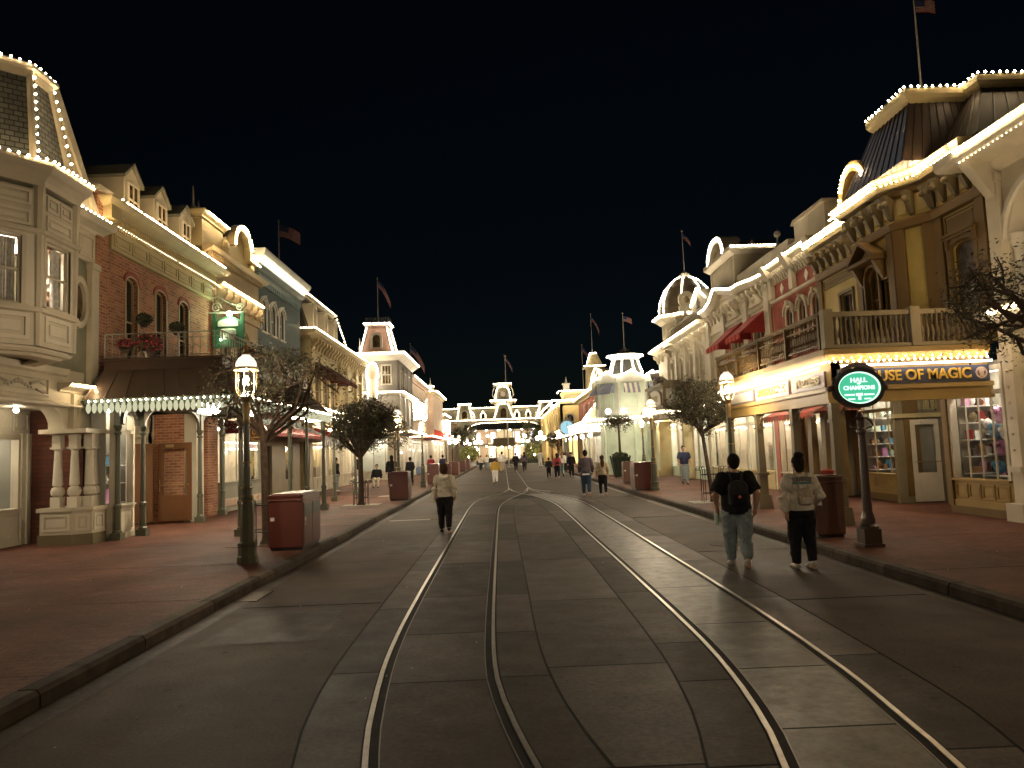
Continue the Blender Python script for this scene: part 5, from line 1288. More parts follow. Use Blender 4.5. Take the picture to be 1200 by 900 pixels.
bulbs(t, FRT, cl, .10, .036, 'bulb_white')
m = MB(FRT); m.mould([(32.4, .05), (28.9, .05), (28.9, -1.6)][::-1], [(0, 8.95), (.12, 9.0), (.26, 9.08), (.26, 9.24), (0, 9.24)]); m.box(28.9, 32.3, -1.6, .05, 9.0, 9.2)
ring(m, archline(29.5, 31.9, 9.15, .95, 16), archline(29.8, 31.6, 9.15, .68, 16), -.5, .26); m.prism([(29.7, 9.15)]+archline(29.7, 31.7, 9.15, .75, 14)+[(31.7, 9.15)], -.5, 0)
m.build('gable', 'cream', t)
bulbs(t, FRT, [(28.62, -1.5, 9.2), (28.62, .32, 9.2)], .11, .036, 'bulb_white'); bulbs(t, FRT, [(u, .30, z) for u, z in archline(29.6, 31.8, 9.15, .86, 22)], .10, .036, 'bulb_white')
m = MB(FRT); m.lathe(29.3, -.8, [(.10, 9.2), (.05, 9.3), (.13, 9.42), (.02, 9.6)], 10); m.build('finial', 'stone', t)
m = MB(FRT); m.box(29.4, 32, -1.6, -.4, 9.2, 9.62); m.build('roof', 'roof_black', t)
for a, b in ((25.5, 28.0), (28.2, 30.6), (30.9, 33.2)):
    shopfront(t, FRM(9.0, 0, 0, 1, -1, 0), a, b, Zs, 2.9, 2, 'cream_pale', 'cream_yellow', .6, .5, 1.0, back='cream_pale', pal=['mint', 'toy_white', 'cream', 'sage'])
m = MB(FRM(9.0, 0, 0, 1, -1, 0)); wall(m, U0, U1, Zs, 3.1, [(25.5, 28.0, .1, 2.92), (28.2, 30.6, .1, 2.92), (30.9, 33.2, .1, 2.92)], -.25, 0); m.build('shop_wall', 'mint', t)
m = MB(FRT); m.mould([(21.6, .2), (33.4, .2)], [(0, 3.0), (1.5, 3.0), (1.56, 3.04), (1.56, 3.2), (0, 3.25)]); m.build('canopy', 'cream', t)
bulbs(t, FRT, [(21.6, 1.82, 3.12), (33.4, 1.82, 3.12)], .14, .04, 'bulb_white')
m = MB(FRT)
for u in (22.4, 24.2, 26.6, 29.6, 32.2): m.ball((u, .9, 2.9), .08)
m.build('canopy_lamp', 'soffit', t)

# ---------------- cream house with the ribbed dome
t = thing('domed_house', 'cream house with a dark ribbed dome outlined in bulbs and a long lit balcony', 'building', (9.2, 39, Zs))
U0, U1 = 33.4, 44.2
m = MB(FRT); W3 = [(34.4, 35.0), (36.2, 36.8), (38.2, 38.8), (40.2, 40.8)]
wall(m, U0, U1, 3.1, 7.4, [(a, b, 4.3, 6.05, .28) for a, b in W3], -.3, 0)
for u in (33.6, 35.6, 37.5, 39.5, 41.6): pilaster(m, u, .3, 0, 3.1, 6.6, .12)
m.build('wall', 'cream', t)
for a, b in W3: window(t, FRT, a, b, 4.3, 6.05, .28, 'cream_pale', 'pane_brown', .10, hood='arch', mull=1)
m = MB(FRT); m.mould([(U0, 0), (U1, 0), (U1, -1)], cprof(.5, 6.85, .36)); brackets(m, (U0+.3, U1-.2), 0, 6.4, 6.86, .14, 1.0, .34); m.build('cornice', 'cream', t)
bulbs(t, FRT, [(U0-.2, .54, 7.1), (U1, .54, 7.1), (U1+.1, -.4, 7.1)], .11, .036, 'bulb_white')
m = MB(FRT)
for k in range(24): m.lathe(U0+.3+k*.3, .25, [(.03, 7.2), (.06, 7.35), (.03, 7.55), (.05, 7.65)], 6)
m.box(U0, 41, .18, .32, 7.65, 7.72); 
for u in (34, 36.4, 38.8): m.lathe(u, .2, [(.12, 7.2), (.12, 7.8), (.05, 7.9), (.1, 8.0), (.02, 8.3)], 8)
m.build('balustrade', 'stone', t)
m = MB(FRT); m.frustum([(U0, -.2, 7.2), (38.5, -.2, 7.2), (38.5, -2.2, 7.2), (U0, -2.2, 7.2)], [(U0, -.8, 8.7), (37.6, -.8, 8.7), (37.6, -2, 8.7), (U0, -2, 8.7)]); m.build('roof', 'sage_dark', t)
m = MB(FRT); m.prism([(34.2, 7.3), (36.8, 7.3), (36.8, 8.3), (35.5, 9.0), (34.2, 8.3)], -1.2, -.2); m.build('attic_gable', 'cream', t)
bulbs(t, FRT, [(34.1, -.15, 8.35), (35.5, -.15, 9.05), (36.9, -.15, 8.35)], .12, .04, 'bulb_white')
DC = (10.0, 40.2); dr0 = 1.45
def octo(r, z, c=DC, ph=PI/8, n=8): return [(c[0]+r*math.cos(ph+2*PI*k/n), c[1]+r*math.sin(ph+2*PI*k/n), z) for k in range(n)]
m = MB(); m.frustum(octo(1.35, 6.9), octo(1.35, 8.3)); m.build('tower', 'cream', t)
m = MB(); m.frustum(octo(1.75, 8.3), octo(1.8, 8.5)); m.frustum(octo(1.45, 8.1), octo(1.7, 8.3)); m.build('tower_cornice', 'cream', t)
bulbs(t, ID, octo(1.83, 8.42)+octo(1.83, 8.42)[:1], .13, .042, 'bulb_white')
pr = [(1.42, 8.5), (1.45, 8.9), (1.36, 9.4), (1.1, 9.95), (.7, 10.4), (.3, 10.62)]
m = MB(); vs = []
for r, z in pr: vs += octo(r, z)
fs = [(j*8+i, j*8+(i+1) % 8, (j+1)*8+(i+1) % 8, (j+1)*8+i) for j in range(len(pr)-1) for i in range(8)]+[tuple(range(40, 48))]
m.add(vs, fs); m.build('dome', 'dome_brown', t)
for i in range(8):
    a = PI/8+2*PI*i/8
    if math.sin(a) > .8: continue
    bulbs(t, ID, [(DC[0]+(r+.03)*math.cos(a), DC[1]+(r+.03)*math.sin(a), z) for r, z in pr], .13, .036, 'bulb_white')
m = MB(FC(DC[1]-1.38, DC[0]-.35)); ring(m, [(.0+.42*math.cos(2*PI*i/20), 9.15+.42*math.sin(2*PI*i/20)) for i in range(21)], [(.0+.2*math.cos(2*PI*i/20), 9.15+.2*math.sin(2*PI*i/20)) for i in range(21)], 0, .15); m.box(-.4, .4, 0, .2, 8.55, 8.8); m.build('dome_window', 'cream', t)
m = MB(); m.lathe(DC[0], DC[1], [(.3, 10.6), (.25, 10.8), (.1, 10.9)], 8); m.build('dome_cap', 'cream', t)
for a, b in ((33.6, 36.2), (36.6, 39.2), (39.6, 43.8)):
    shopfront(t, FRM(9.0, 0, 0, 1, -1, 0), a, b, Zs, 2.9, 2, 'white', 'mint', .5, .4, 1.0, back='white_cool', goods=False)
m = MB(FRM(9.0, 0, 0, 1, -1, 0)); wall(m, U0, U1, Zs, 3.1, [(33.6, 36.2, .1, 2.92), (36.6, 39.2, .1, 2.92), (39.6, 43.8, .1, 2.92)], -.25, 0); m.build('shop_wall', 'cream_yellow', t)
# corner portico with the sign block
m = MB(); m.box(7.5, 9.2, 36.0, 40.2, 3.05, 3.25); m.mould([(9.2, 36.0), (7.5, 36.0), (7.5, 40.2)][::-1], [(0, 2.95), (-.10, 3.0), (-.18, 3.2), (-.18, 3.4), (0, 3.42)]); m.build('portico_roof', 'cream_pale', t)
bulbs(t, ID, [(9.2, 35.78, 3.3), (7.28, 35.78, 3.3), (7.28, 40.2, 3.3)], .12, .036, 'bulb_white')
for (x0, x1, y0, y1) in ((7.62, 7.9, 39.6, 39.9), (8.35, 8.98, 41.0, 41.4), (8.5, 9.0, 36.2, 36.4)):
    m = MB(); m.box(x0-.04, x1+.04, y0-.04, y1+.04, Zs, .5); m.box(x0, x1, y0, y1, .5, 3.0); m.box(x0-.05, x1+.05, y0-.05, y1+.05, 2.6, 2.72); m.build('portico_pier', 'cream_yellow', t)
m = MB(); m.box(7.6, 8.75, 36.0, 39.8, 3.42, 4.55); m.box(7.5, 8.85, 35.9, 39.9, 4.55, 4.68); m.box(7.8, 8.4, 36.1, 36.5, 4.68, 4.8); m.build('sign_block', 'olive', t)
m = MB(seg((7.58, 36.2), (7.58, 39.6))[0])
m.prism([(.15, 3.62), (3.2, 3.62), (3.2, 4.05)]+[(1.67+1.52*math.cos(PI*k/12), 4.06+.36*math.sin(PI*k/12)) for k in range(1, 12)]+[(.15, 4.05)], 0, .05); m.build('sign_panel', 'cream_pale', t)
m = MB(seg((7.52, 36.2), (7.52, 39.6))[0])
for k in range(7): u = .75+k*.3; m.box(u, u+.18, 0, .02, 3.85, 4.15)
m.build('sign_marks', 'tan', t)
m = MB(FC(35.99)); m.box(7.75, 8.6, 0, .03, 3.6, 4.4); m.build('sign_side', 'panel_grey', t)
for (x, y, z, q) in ((7.65, 36.1, 4.68, .45), (7.65, 39.6, 4.68, .45)):
    m = MB(); finial(m, x, y, z, q); m.build('finial', 'brown_post', t)
m = MB(); m.lathe(7.9, 37.9, [(.38, 4.68), (.42, 4.9), (.26, 5.05), (.13, 5.15)], 10); m.build('urn', 'brown_post', t)

# ---------------- pale green pavilion with the lantern roof
t = thing('pavilion', 'pale green octagonal pavilion with blue awnings and a lit glazed lantern roof', 'building', (7.7, 46.5, Zs))
PC = (7.65, 46.7)
def oc(r, z, n=8, ph=PI/8): return octo(r, z, PC, ph, n)
m = MB(); m.frustum(oc(1.95, 3.2), oc(1.95, 5.8)); m.frustum(oc(1.9, 5.8), oc(1.0, 6.15)); m.build('upper_wall', 'mint', t)
m = MB(); m.frustum(oc(1.75, Zs), oc(1.75, 3.2)); m.build('ground_wall', 'mint', t)
for k in range(3, 8):
    A = oc(1.95, 0)[k]; B = oc(1.95, 0)[(k+1) % 8]
    fr, L = seg(A[:2], B[:2])
    # outward check
    pt = Vector(fr(L/2, 1, 0)[:2])
    if (pt-Vector(PC)).length < 1.8: fr, L = seg(B[:2], A[:2])
    q = MB(fr); q.box(.0, .10, 0, .06, 3.3, 5.75); q.box(L-.1, L, 0, .06, 3.3, 5.75); panels(q, .15, L-.15, 0, 3.45, 4.0, 1, .05, .03, .04); q.prism([(.05, 5.55), (L-.05, 5.55), (L-.05, 5.8), (L/2, 6.2), (.05, 5.8)], .02, .12); q.build('white_trim', 'white_cool', t)
    window(t, fr, L*.3, L*.7, 4.1, 5.0, 0, 'white_cool', 'pane_grey', .05, mull=0)
    if k % 2 == 0 or True: awning(t, fr, L*.2, L*.8, .06, .5, 5.5, 4.95, 6, ('awning_blue', 'awning_white') if k % 2 else ('awning_blue', 'awning_blue'), .1)
    bulbs(t, fr, [(.0, .16, 5.84), (L/2, .16, 6.24), (L, .16, 5.84)], .10, .036, 'bulb_white')
    A = oc(1.75, 0)[k]; B = oc(1.75, 0)[(k+1) % 8]; fr, L = seg(A[:2], B[:2]); pt = Vector(fr(L/2, 1, 0)[:2])
    if (pt-Vector(PC)).length < 1.6: fr, L = seg(B[:2], A[:2])
    window(t, fr, L*.14, L*.86, .7, 2.8, 0, 'white_cool', 'lit_cool', .05, mull=1)
m = MB(); vs = oc(1.05, 6.1)+oc(.78, 7.15); m.frustum(oc(.98, 6.1), oc(.64, 7.15)); m.build('lantern_glass', 'slate_dark', t)
for i in range(8):
    a = PI/8+2*PI*i/8; 
    m = MB(); m.tube([(PC[0]+1.0*math.cos(a), PC[1]+1.0*math.sin(a), 6.1), (PC[0]+.67*math.cos(a), PC[1]+.67*math.sin(a), 7.15)], .06, 6); m.build('lantern_rib', 'white_cool', t)
    if math.sin(a) < .5: bulbs(t, ID, [(PC[0]+1.07*math.cos(a), PC[1]+1.07*math.sin(a), 6.2), (PC[0]+.75*math.cos(a), PC[1]+.75*math.sin(a), 7.1)], .11, .04, 'bulb_white')
m = MB(); m.lathe(PC[0], PC[1], [(.78, 7.02), (.92, 7.12), (1.05, 7.2), (1.05, 7.32), (.85, 7.36)], 20); m.build('lantern_cornice', 'white_cool', t)
bulbs(t, ID, octo(1.09, 7.27, PC, 0, 20)+octo(1.09, 7.27, PC, 0, 20)[:1], .11, .04, 'bulb_white')
m = MB(); m.lathe(PC[0], PC[1], [(.85, 7.34), (.5, 7.5), (.3, 7.58), (.3, 7.66), (.12, 7.75)], 16); m.build('cap_roof', 'roof_dark', t)
m = MB(); m.lathe(PC[0], PC[1], [(1.9, 3.12), (2.5, 3.2), (2.55, 3.3), (2.55, 3.5), (1.9, 3.56)], 24); m.build('canopy', 'white_cool', t)
bulbs(t, ID, octo(2.6, 3.4, PC, 0, 24)+octo(2.6, 3.4, PC, 0, 24)[:1], .13, .036, 'bulb_white'); bulbs(t, ID, octo(2.5, 3.12, PC, 0, 24)+octo(2.5, 3.12, PC, 0, 24)[:1], .25, .036, 'bulb_white')
for i in range(8):
    a = 2*PI*i/8
    if math.sin(a) > .5: continue
    m = MB(); column(m, PC[0]+2.4*math.cos(a), PC[1]+2.4*math.sin(a), Zs, 3.15, .06, 8); m.build('column', 'mint', t)
m = MB()
for x in (6.1, 7.0, 8.3): m.ball((x, 44.05, 3.8), .16, 10, 8)  # globes added to brighten the pavilion front
m.build('globe_lamp', 'globe_mid', t)
t = thing('side_turret', 'small dark turret with lit cornice between the pavilion and the domed house', 'building', (9.6, 45.2, 5))
m = MB(); m.lathe(9.55, 45.4, [(.6, Zs), (.6, 5.2), (.62, 5.3)], 8); m.build('turret_wall', 'mint', t)
m = MB(); m.lathe(9.55, 45.4, [(.45, 5.3), (.75, 5.95), (.8, 6.0), (.8, 6.1), (.3, 6.15)], 12); m.build('flared_top', 'roof_dark', t)
bulbs(t, ID, octo(.84, 6.05, (9.55, 45.4), 0, 14)+octo(.84, 6.05, (9.55, 45.4), 0, 14)[:1], .11, .04, 'bulb_white'); bulbs(t, ID, [(9.45, 44.7, 5.3), (9.3, 44.6, 6.0)], .12, .04, 'bulb_white')
# ================================================================== FAR LEFT
t = thing('towered_building', 'white corner building with a pink tapered tower outlined in bulbs and a vertical lit sign', 'building', (-8.2, 55, Zs))
fr = FC(52)
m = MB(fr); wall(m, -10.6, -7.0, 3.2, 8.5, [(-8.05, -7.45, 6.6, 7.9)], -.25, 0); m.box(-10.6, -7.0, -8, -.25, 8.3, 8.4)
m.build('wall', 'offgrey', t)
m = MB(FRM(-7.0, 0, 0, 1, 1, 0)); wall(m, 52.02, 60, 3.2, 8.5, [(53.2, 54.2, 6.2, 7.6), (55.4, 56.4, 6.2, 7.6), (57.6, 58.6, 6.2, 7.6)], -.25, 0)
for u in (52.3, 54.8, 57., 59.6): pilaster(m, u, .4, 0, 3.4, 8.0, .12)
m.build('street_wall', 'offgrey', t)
window(t, fr, -8.05, -7.45, 6.6, 7.9, 0, 'white', 'pane_brown', .06, mull=2)
for u in (53.2, 55.4, 57.6): window(t, FRM(-7.0, 0, 0, 1, 1, 0), u, u+1., 6.2, 7.6, 0, 'white', 'pane_dark', .08)
P = [(-10.6, 51.9), (-6.9, 51.9), (-6.9, 60)]
m = MB(); m.mould(P[::-1], [(.0, 8.2), (.12, 8.3), (.42, 8.5), (.5, 8.55), (.5, 8.78), (0, 8.85)]) ; m.mould(P[::-1], [(0, 5.85), (.1, 5.9), (.3, 6.0), (.3, 6.12), (0, 6.15)]); m.slab([(-10.6, 52), (-7, 52), (-7, 60), (-10.6, 60)], 8.7, 8.8); m.build('cornice', 'white', t)
for z, o_ in ((8.64, .54), (6.02, .36)):
    bulbs(t, ID, [(-10.6, 51.9-o_, z), (-6.9+o_, 51.9-o_, z), (-6.9+o_, 60, z)], .11, .034, 'bulb_white')
m = MB(); 
b0 = [(-9.5, 52.1, 8.8), (-7.3, 52.1, 8.8), (-7.3, 54.3, 8.8), (-9.5, 54.3, 8.8)]; b1 = [(-9.05, 52.5, 10.7), (-7.75, 52.5, 10.7), (-7.75, 53.9, 10.7), (-9.05, 53.9, 10.7)]
m.frustum(b0, b1); m.build('tower_roof', 'pink', t)
m = MB(); 
for a, b in zip(b0, b1): m.tube([a, b], .08, 5)
m.box(-9.25, -7.55, 52.3, 54.1, 10.7, 10.85); m.build('tower_trim', 'white', t)
bulbs(t, ID, [(-9.5, 52.0, 8.85), (-9.1, 52.4, 10.65)], .13, .034, 'bulb_white'); bulbs(t, ID, [(-7.3, 52.0, 8.85), (-7.7, 52.4, 10.65)], .13, .034, 'bulb_white'); bulbs(t, ID, [(-9.3, 52.2, 10.85), (-7.5, 52.2, 10.85), (-7.5, 54.1, 10.85)], .11, .034, 'bulb_white'); bulbs(t, ID, [(-7.2, 54.2, 8.85), (-7.65, 53.9, 10.65)], .15, .034, 'bulb_white')
m = MB(FC(52.22)); ring(m, [(-8.8, 9.1)]+archline(-8.8, -8.0, 9.8, .38)+[(-8.0, 9.1)], [(-8.65, 9.1)]+archline(-8.65, -8.15, 9.8, .24)+[(-8.15, 9.1)], -.2, .12); d = m.build('dormer_window', 'white', t)
m = MB(FC(52.2)); m.prism([(-8.65, 9.1)]+archline(-8.65, -8.15, 9.8, .24)+[(-8.15, 9.1)], -.1, .02); m.build('pane', 'pane_brown', d)
m = MB()
for k in range(12): m.box(-9.15+k*.135, -9.10+k*.135, 52.35, 52.4, 10.85, 11.3)
m.box(-9.2, -7.6, 52.34, 52.41, 11.2, 11.25); 
for k in range(10): m.box(-7.62, -7.57, 52.4+k*.15, 52.45+k*.15, 10.85, 11.3)
m.build('roof_cresting', 'black_iron', t)
m = MB(); finial(m, -7.25, 52.2, 8.9, 1.0); finial(m, -9.55, 52.2, 8.9, 1.0); m.build('finial', 'white', t)
# vertical sign
sgn = MB(FC(51.4)); sgn.prism([(-8.88, 5.6), (-8.88, 6.9), (-8.98, 7.0), (-8.98, 7.4), (-8.9, 7.75)]+archline(-8.9, -8.3, 7.75, .26, 8)+[(-8.22, 7.4), (-8.22, 7.0), (-8.32, 6.9), (-8.32, 5.6)], -.06, .06); s_ = sgn.build('vertical_sign', 'cream_pale', t)
bulbs(s_, FC(51.4), [(-8.9, .1, 5.6), (-8.9, .1, 6.9), (-9.0, .1, 7.05), (-9.0, .1, 7.4), (-8.9, .1, 7.75)]+[(u, .1, z) for u, z in archline(-8.9, -8.3, 7.75, .28, 8)]+[(-8.2, .1, 7.4), (-8.2, .1, 7.05), (-8.3, .1, 6.9), (-8.3, .1, 5.6)], .08, .042, 'bulb_white')
q = MB(FC(51.4))
for k in range(9): z = 7.35-k*.2; q.box(-8.66, -8.54, .06, .085, z, z+.03); q.box(-8.615, -8.585, .06, .085, z-.05, z+.08)
q.build('sign_marks', 'salmon', s_)
m = MB(); m.box(-10.6, -6.0, 50.4, 60, 3.2, 3.4); m.build('canopy', 'cream', t); bulbs(t, ID, [(-10, 50.35, 3.3), (-5.95, 50.35, 3.3), (-5.95, 60, 3.3)], .14, .034, 'bulb_white')
for u0 in (52.3, 54.9, 57.5):
    shopfront(t, FRM(-7.0, 0, 0, 1, 1, 0), u0, u0+2.3, Zs, 3.0, 2, 'white', 'sage', .6, .4, .8, back='cream_pale', goods=False)
shopfront(t, fr, -9.6, -7.1, Zs, 3.0, 3, 'sage', 'cream', .6, .4, .9, back='white_cool', goods=False)
m = MB(FC(51.95)); m.box(-10.6, -9.6, -.2, 0, Zs, 3.2); m.build('shop_wall', 'cream', t)
# marquee with white glow and a small cyan sign
t = thing('marquee_house', 'house with a dazzling white lit marquee and a small cyan sign, beside the towered building', 'building', (-7.6, 66, Zs))
m = MB(FRM(-7.3, 0, 0, 1, 1, 0)); wall(m, 60.5, 74.6, 3.2, 7.9, [(62, 63, 5.2, 6.8), (64.5, 65.5, 5.2, 6.8), (67, 68, 5.2, 6.8), (70, 71, 5.2, 6.8), (72.5, 73.5, 5.2, 6.8)], -.3, 0); m.box(60.5, 74.6, -4, -.3, 7.7, 7.9)
m.box(60.5, 60.8, -3, -.3, 3, 7.9); m.mould([(60.5, 0), (74.6, 0)], cprof(.5, 7.7, .4)); m.build('wall', 'salmon', t)
bulbs(t, FRM(-7.3, 0, 0, 1, 1, 0), [(60.5, .55, 8.0), (74.6, .55, 8.0)], .14, .038, 'bulb_white')
for u in (62, 64.5, 67, 70, 72.5): window(t, FRM(-7.3, 0, 0, 1, 1, 0), u, u+1., 5.2, 6.8, 0, 'white', 'lit_dim', .08)
m = MB(); m.box(-8.2, -6.4, 60.6, 63.5, 4.5, 5.9); m.prism([(-8.2, 5.9), (-6.4, 5.9), (-7.3, 6.5)], 60.6, 63.5); mq = m.build('marquee', 'white_cool', t)
for z in (4.6, 4.9, 5.2, 5.5, 5.8):
    bulbs(mq, ID, [(-8.2, 60.52, z), (-6.36, 60.52, z), (-6.36, 63.5, z)], .16, .065, 'bulb_white')
m = MB(FC(60.45)); m.prism([(-7.9, 4.2), (-7.2, 4.2), (-7.25, 4.45), (-7.5, 4.6), (-7.8, 4.5)], 0, .06); m.build('cyan_sign', 'lit_cyan', mq)
m = MB(); m.box(-7.4, -5.6, 61, 74.6, 3.1, 3.3); m.build('canopy', 'red_wall', t)
bulbs(t, ID, [(-7.4, 60.9, 3.2), (-5.55, 60.9, 3.2), (-5.55, 74.6, 3.2)], .16, .042, 'bulb_white')
for k, u0 in enumerate((61.2, 64.6, 68, 71.4)):
    shopfront(t, FRM(-7.3, 0, 0, 1, 1, 0), u0, u0+3, Zs, 3.0, 2, 'white', 'blue_shop' if k == 1 else 'mint', .6, .3, .7, back='white_cool', goods=False)
# pink gabled building
t = thing('pink_building', 'pink building with a lit scrolled gable and an outlined vertical sign', 'building', (-7.6, 78, Zs))
fr = FC(75)
m = MB(fr); wall(m, -10.5, -6.7, 3.2, 8.0, [(-8.6, -8.0, 6.4, 7.5, .2)], -.25, 0); m.prism([(-9.4, 8.0), (-9.2, 8.9), (-8.6, 9.1), (-8.0, 9.0), (-7.4, 8.5), (-7.1, 8.4), (-7.1, 8.0)], -.25, .02); m.box(-6.95, -6.7, -12, -.25, 3.2, 8.0); m.box(-10.5, -6.95, -12, -.25, 7.8, 8); m.build('wall', 'salmon', t)
window(t, fr, -8.6, -8.0, 6.4, 7.5, .2, 'cream', 'pane_brown', .1, hood='arch')
m = MB(); m.mould([(-6.7, 87), (-6.7, 75), (-10.5, 75)], cprof(.4, 7.6, .4)); m.box(-7.2, -6.6, 75-.1, 75.5, 8.0, 8.3); m.build('cornice', 'cream_yellow', t)
bulbs(t, fr, [(-9.5, .1, 8.1), (-9.25, .1, 8.95), (-8.6, .1, 9.15), (-8.0, .1, 9.05), (-7.4, .1, 8.55), (-7.0, .1, 8.4), (-6.55, .1, 8.35)], .11, .042, 'bulb_white'); bulbs(t, ID, [(-9.6, 74.55, 7.9), (-6.25, 74.55, 7.9), (-6.25, 87, 7.9)], .13, .042, 'bulb_white')
m = MB(fr); finial(m, -6.9, .1, 8.3, 1.); finial(m, -8.6, .1, 9.1, .9); m.build('finial', 'cream_pale', t)
m = MB(FC(74.4)); m.box(-7.95, -7.35, -.05, .05, 5.2, 7.0); vs_ign = m.build('vertical_sign', 'cream_pale', t); bulbs(vs_ign, FC(74.4), [(-8.0, .1, 5.2), (-8.0, .1, 6.8), (-8.1, .1, 7.1)], .09, .034, 'bulb_white'); bulbs(vs_ign, FC(74.4), [(-7.3, .1, 5.2), (-7.3, .1, 6.8), (-7.2, .1, 7.1)], .09, .034, 'bulb_white'); bulbs(vs_ign, FC(74.4), [(-8.0, .1, 5.2), (-7.3, .1, 5.2)], .09, .034, 'bulb_white')
awning(t, FRM(-6.7, 0, 0, 1, 1, 0), 75.3, 84, .0, 1.8, 4.2, 3.4, 10, ('awning_red_light', 'awning_red'), .2)
for u0 in (75.4, 79.4, 83.2): shopfront(t, FRM(-6.7, 0, 0, 1, 1, 0), u0, u0+3.4, Zs, 3.1, 2, 'white', 'cream', .6, .3, .7, back='cream_pale', goods=False)
bulbs(t, ID, [(-7.0, 74.9, 3.25), (-5.0, 74.9, 3.25), (-5.0, 86, 3.25)], .2, .07, 'bulb_white')
t = thing('last_shop', 'low shop with a white lit hanging sign at the far end of the left row', 'building', (-7.4, 92, Zs))
m = MB(); m.box(-12, -6.9, 88, 97, Zs, 6.2); m.prism([(-12, 6.2), (-6.9, 6.2), (-9.4, 7.6)], 88, 97); m.build('wall', 'cream', t)
m = MB(); m.mould([(-6.9, 97), (-6.9, 88), (-12, 88)], cprof(.4, 6.0, .4)); m.build('cornice', 'cream_pale', t); bulbs(t, ID, [(-12, 87.5, 6.3), (-6.5, 87.5, 6.3), (-6.5, 97, 6.3)], .13, .042, 'bulb_white')
m = MB(); m.box(-6.9, -6.0, 88.2, 88.4, 3.9, 5.6); hs = m.build('hanging_sign', 'white_cool', t)
for z in (4.0, 4.4, 4.8, 5.2, 5.5): bulbs(hs, ID, [(-6.9, 88.1, z), (-6.0, 88.1, z)], .18, .08, 'bulb_white')
for u0 in (88.5, 92.6): shopfront(t, FRM(-6.88, 0, 0, 1, 1, 0), u0, u0+3.6, Zs+.01, 3.1, 2, 'white', 'cream', .6, .3, .7, back='cream_pale', goods=False)
# ================================================================== FAR RIGHT
t = thing('marquee_row', 'red and cream shops with a pink and white glowing marquee, past the pavilion', 'building', (7.4, 60, Zs))
FQ = FRM(7.6, 0, 0, 1, -1, 0)
m = MB(FQ); wall(m, 49.6, 76, 3.2, 6.2, [(52, 53, 4.4, 5.6), (55, 56, 4.4, 5.6), (58, 59, 4.4, 5.6), (62, 63, 4.4, 5.6), (66, 67, 4.4, 5.6), (70, 71, 4.4, 5.6)], -.3, 0); m.box(49.6, 76, -4, -.3, 6.0, 6.2); m.box(49.6, 49.9, -3, -.3, 3, 6.2); m.build('wall', 'brick_red', t)
for u in (52, 55, 58, 62, 66, 70): window(t, FQ, u, u+1, 4.4, 5.6, 0, 'cream', 'lit_dim', .1)
m = MB(FQ); m.mould([(49.6, 0), (76, 0)], cprof(.5, 6.1, .45)); m.prism([(54, 6.5), (54.8, 7.3), (57.2, 7.7), (59.6, 7.3), (60.4, 6.5)], -.4, .3); m.build('cornice', 'cream_yellow', t)
bulbs(t, FQ, [(49.6, .55, 6.45), (54, .55, 6.45), (54.8, .5, 7.3), (57.2, .5, 7.75), (59.6, .5, 7.3), (60.4, .55, 6.45), (76, .55, 6.45)], .13, .038, 'bulb_white')
m = MB(); m.frustum([(6.9, 61, 6.5), (8.2, 61, 6.5), (8.2, 62.4, 6.5), (6.9, 62.4, 6.5)], [(6.95, 61.05, 8.2), (8.15, 61.05, 8.2), (8.15, 62.3, 8.2), (6.95, 62.3, 8.2)]); m.box(6.7, 8.4, 60.8, 62.6, 8.2, 8.35); m.frustum([(6.9, 61, 8.35), (8.2, 61, 8.35), (8.2, 62.4, 8.35), (6.9, 62.4, 8.35)], [(7.3, 61.4, 9.4), (7.8, 61.4, 9.4), (7.8, 62, 9.4), (7.3, 62, 9.4)]); m.build('square_tower', 'cream_yellow', t)
bulbs(t, ID, [(6.65, 60.75, 8.3), (8.4, 60.75, 8.3)], .12, .034, 'bulb_white'); bulbs(t, ID, [(6.9, 60.95, 8.4), (7.25, 61.35, 9.4), (7.8, 61.35, 9.4)], .12, .034, 'bulb_white')
m = MB()
for x, y, z in ((8.6, 56, 7.3), (8.9, 57, 7.0), (9.2, 55.6, 7.3)):
    m.lathe(x, y, [(.16, 6.3), (.16, z), (.28, z+.05), (.28, z+.15), (.14, z+.4), (.05, z+.9), (.01, z+1.1)], 8)
m.build('roof_pinnacle', 'white', t)
m = MB(); m.box(5.15, 7.6, 49.5, 74, 2.8, 3.45); mq = m.build('marquee', 'marquee_board' if False else 'white_cool', t)
m = MB()
for y in (50.5, 57, 64, 70): m.prism; 
m = MB(FRM(5.15, 0, 0, 1, -1, 0))
for u in (): m.prism([(u-1.3, 3.45), (u+1.3, 3.45), (u, 4.6)], -.3, 0)
m.build('marquee_gable', 'cream', mq)
m = MB(FC(49.5)); m.prism([(5.2, 3.45), (7.2, 3.45), (6.2, 4.7)], -.3, 0); m.build('marquee_gable', 'cream', mq); bulbs(mq, FC(49.5), [(5.15, .1, 3.5), (6.2, .1, 4.8), (7.25, .1, 3.5)], .12, .038, 'bulb_white')
for u in (): bulbs(mq, FRM(5.15, 0, 0, 1, -1, 0), [(u-1.35, .08, 3.5), (u, .08, 4.7), (u+1.35, .08, 3.5)], .13, .038, 'bulb_white')
for z in (2.84, 3.42): bulbs(mq, ID, [(7.5, 49.4, z), (5.08, 49.4, z), (5.08, 74, z)], .13, .038, 'bulb_white')
m = MB(FRM(5.14, 0, 0, 1, -1, 0))
for k in range(22):
    u = 50.2+k*1.05; m.box(u, u+.62, 0, .05, 2.95, 3.3)
m.build('marquee_panel', 'marquee_pink', mq)
m = MB(FC(49.48)); m.box(5.4, 7.4, 0, .05, 2.95, 3.3); m.build('marquee_panel', 'marquee_pink', mq)
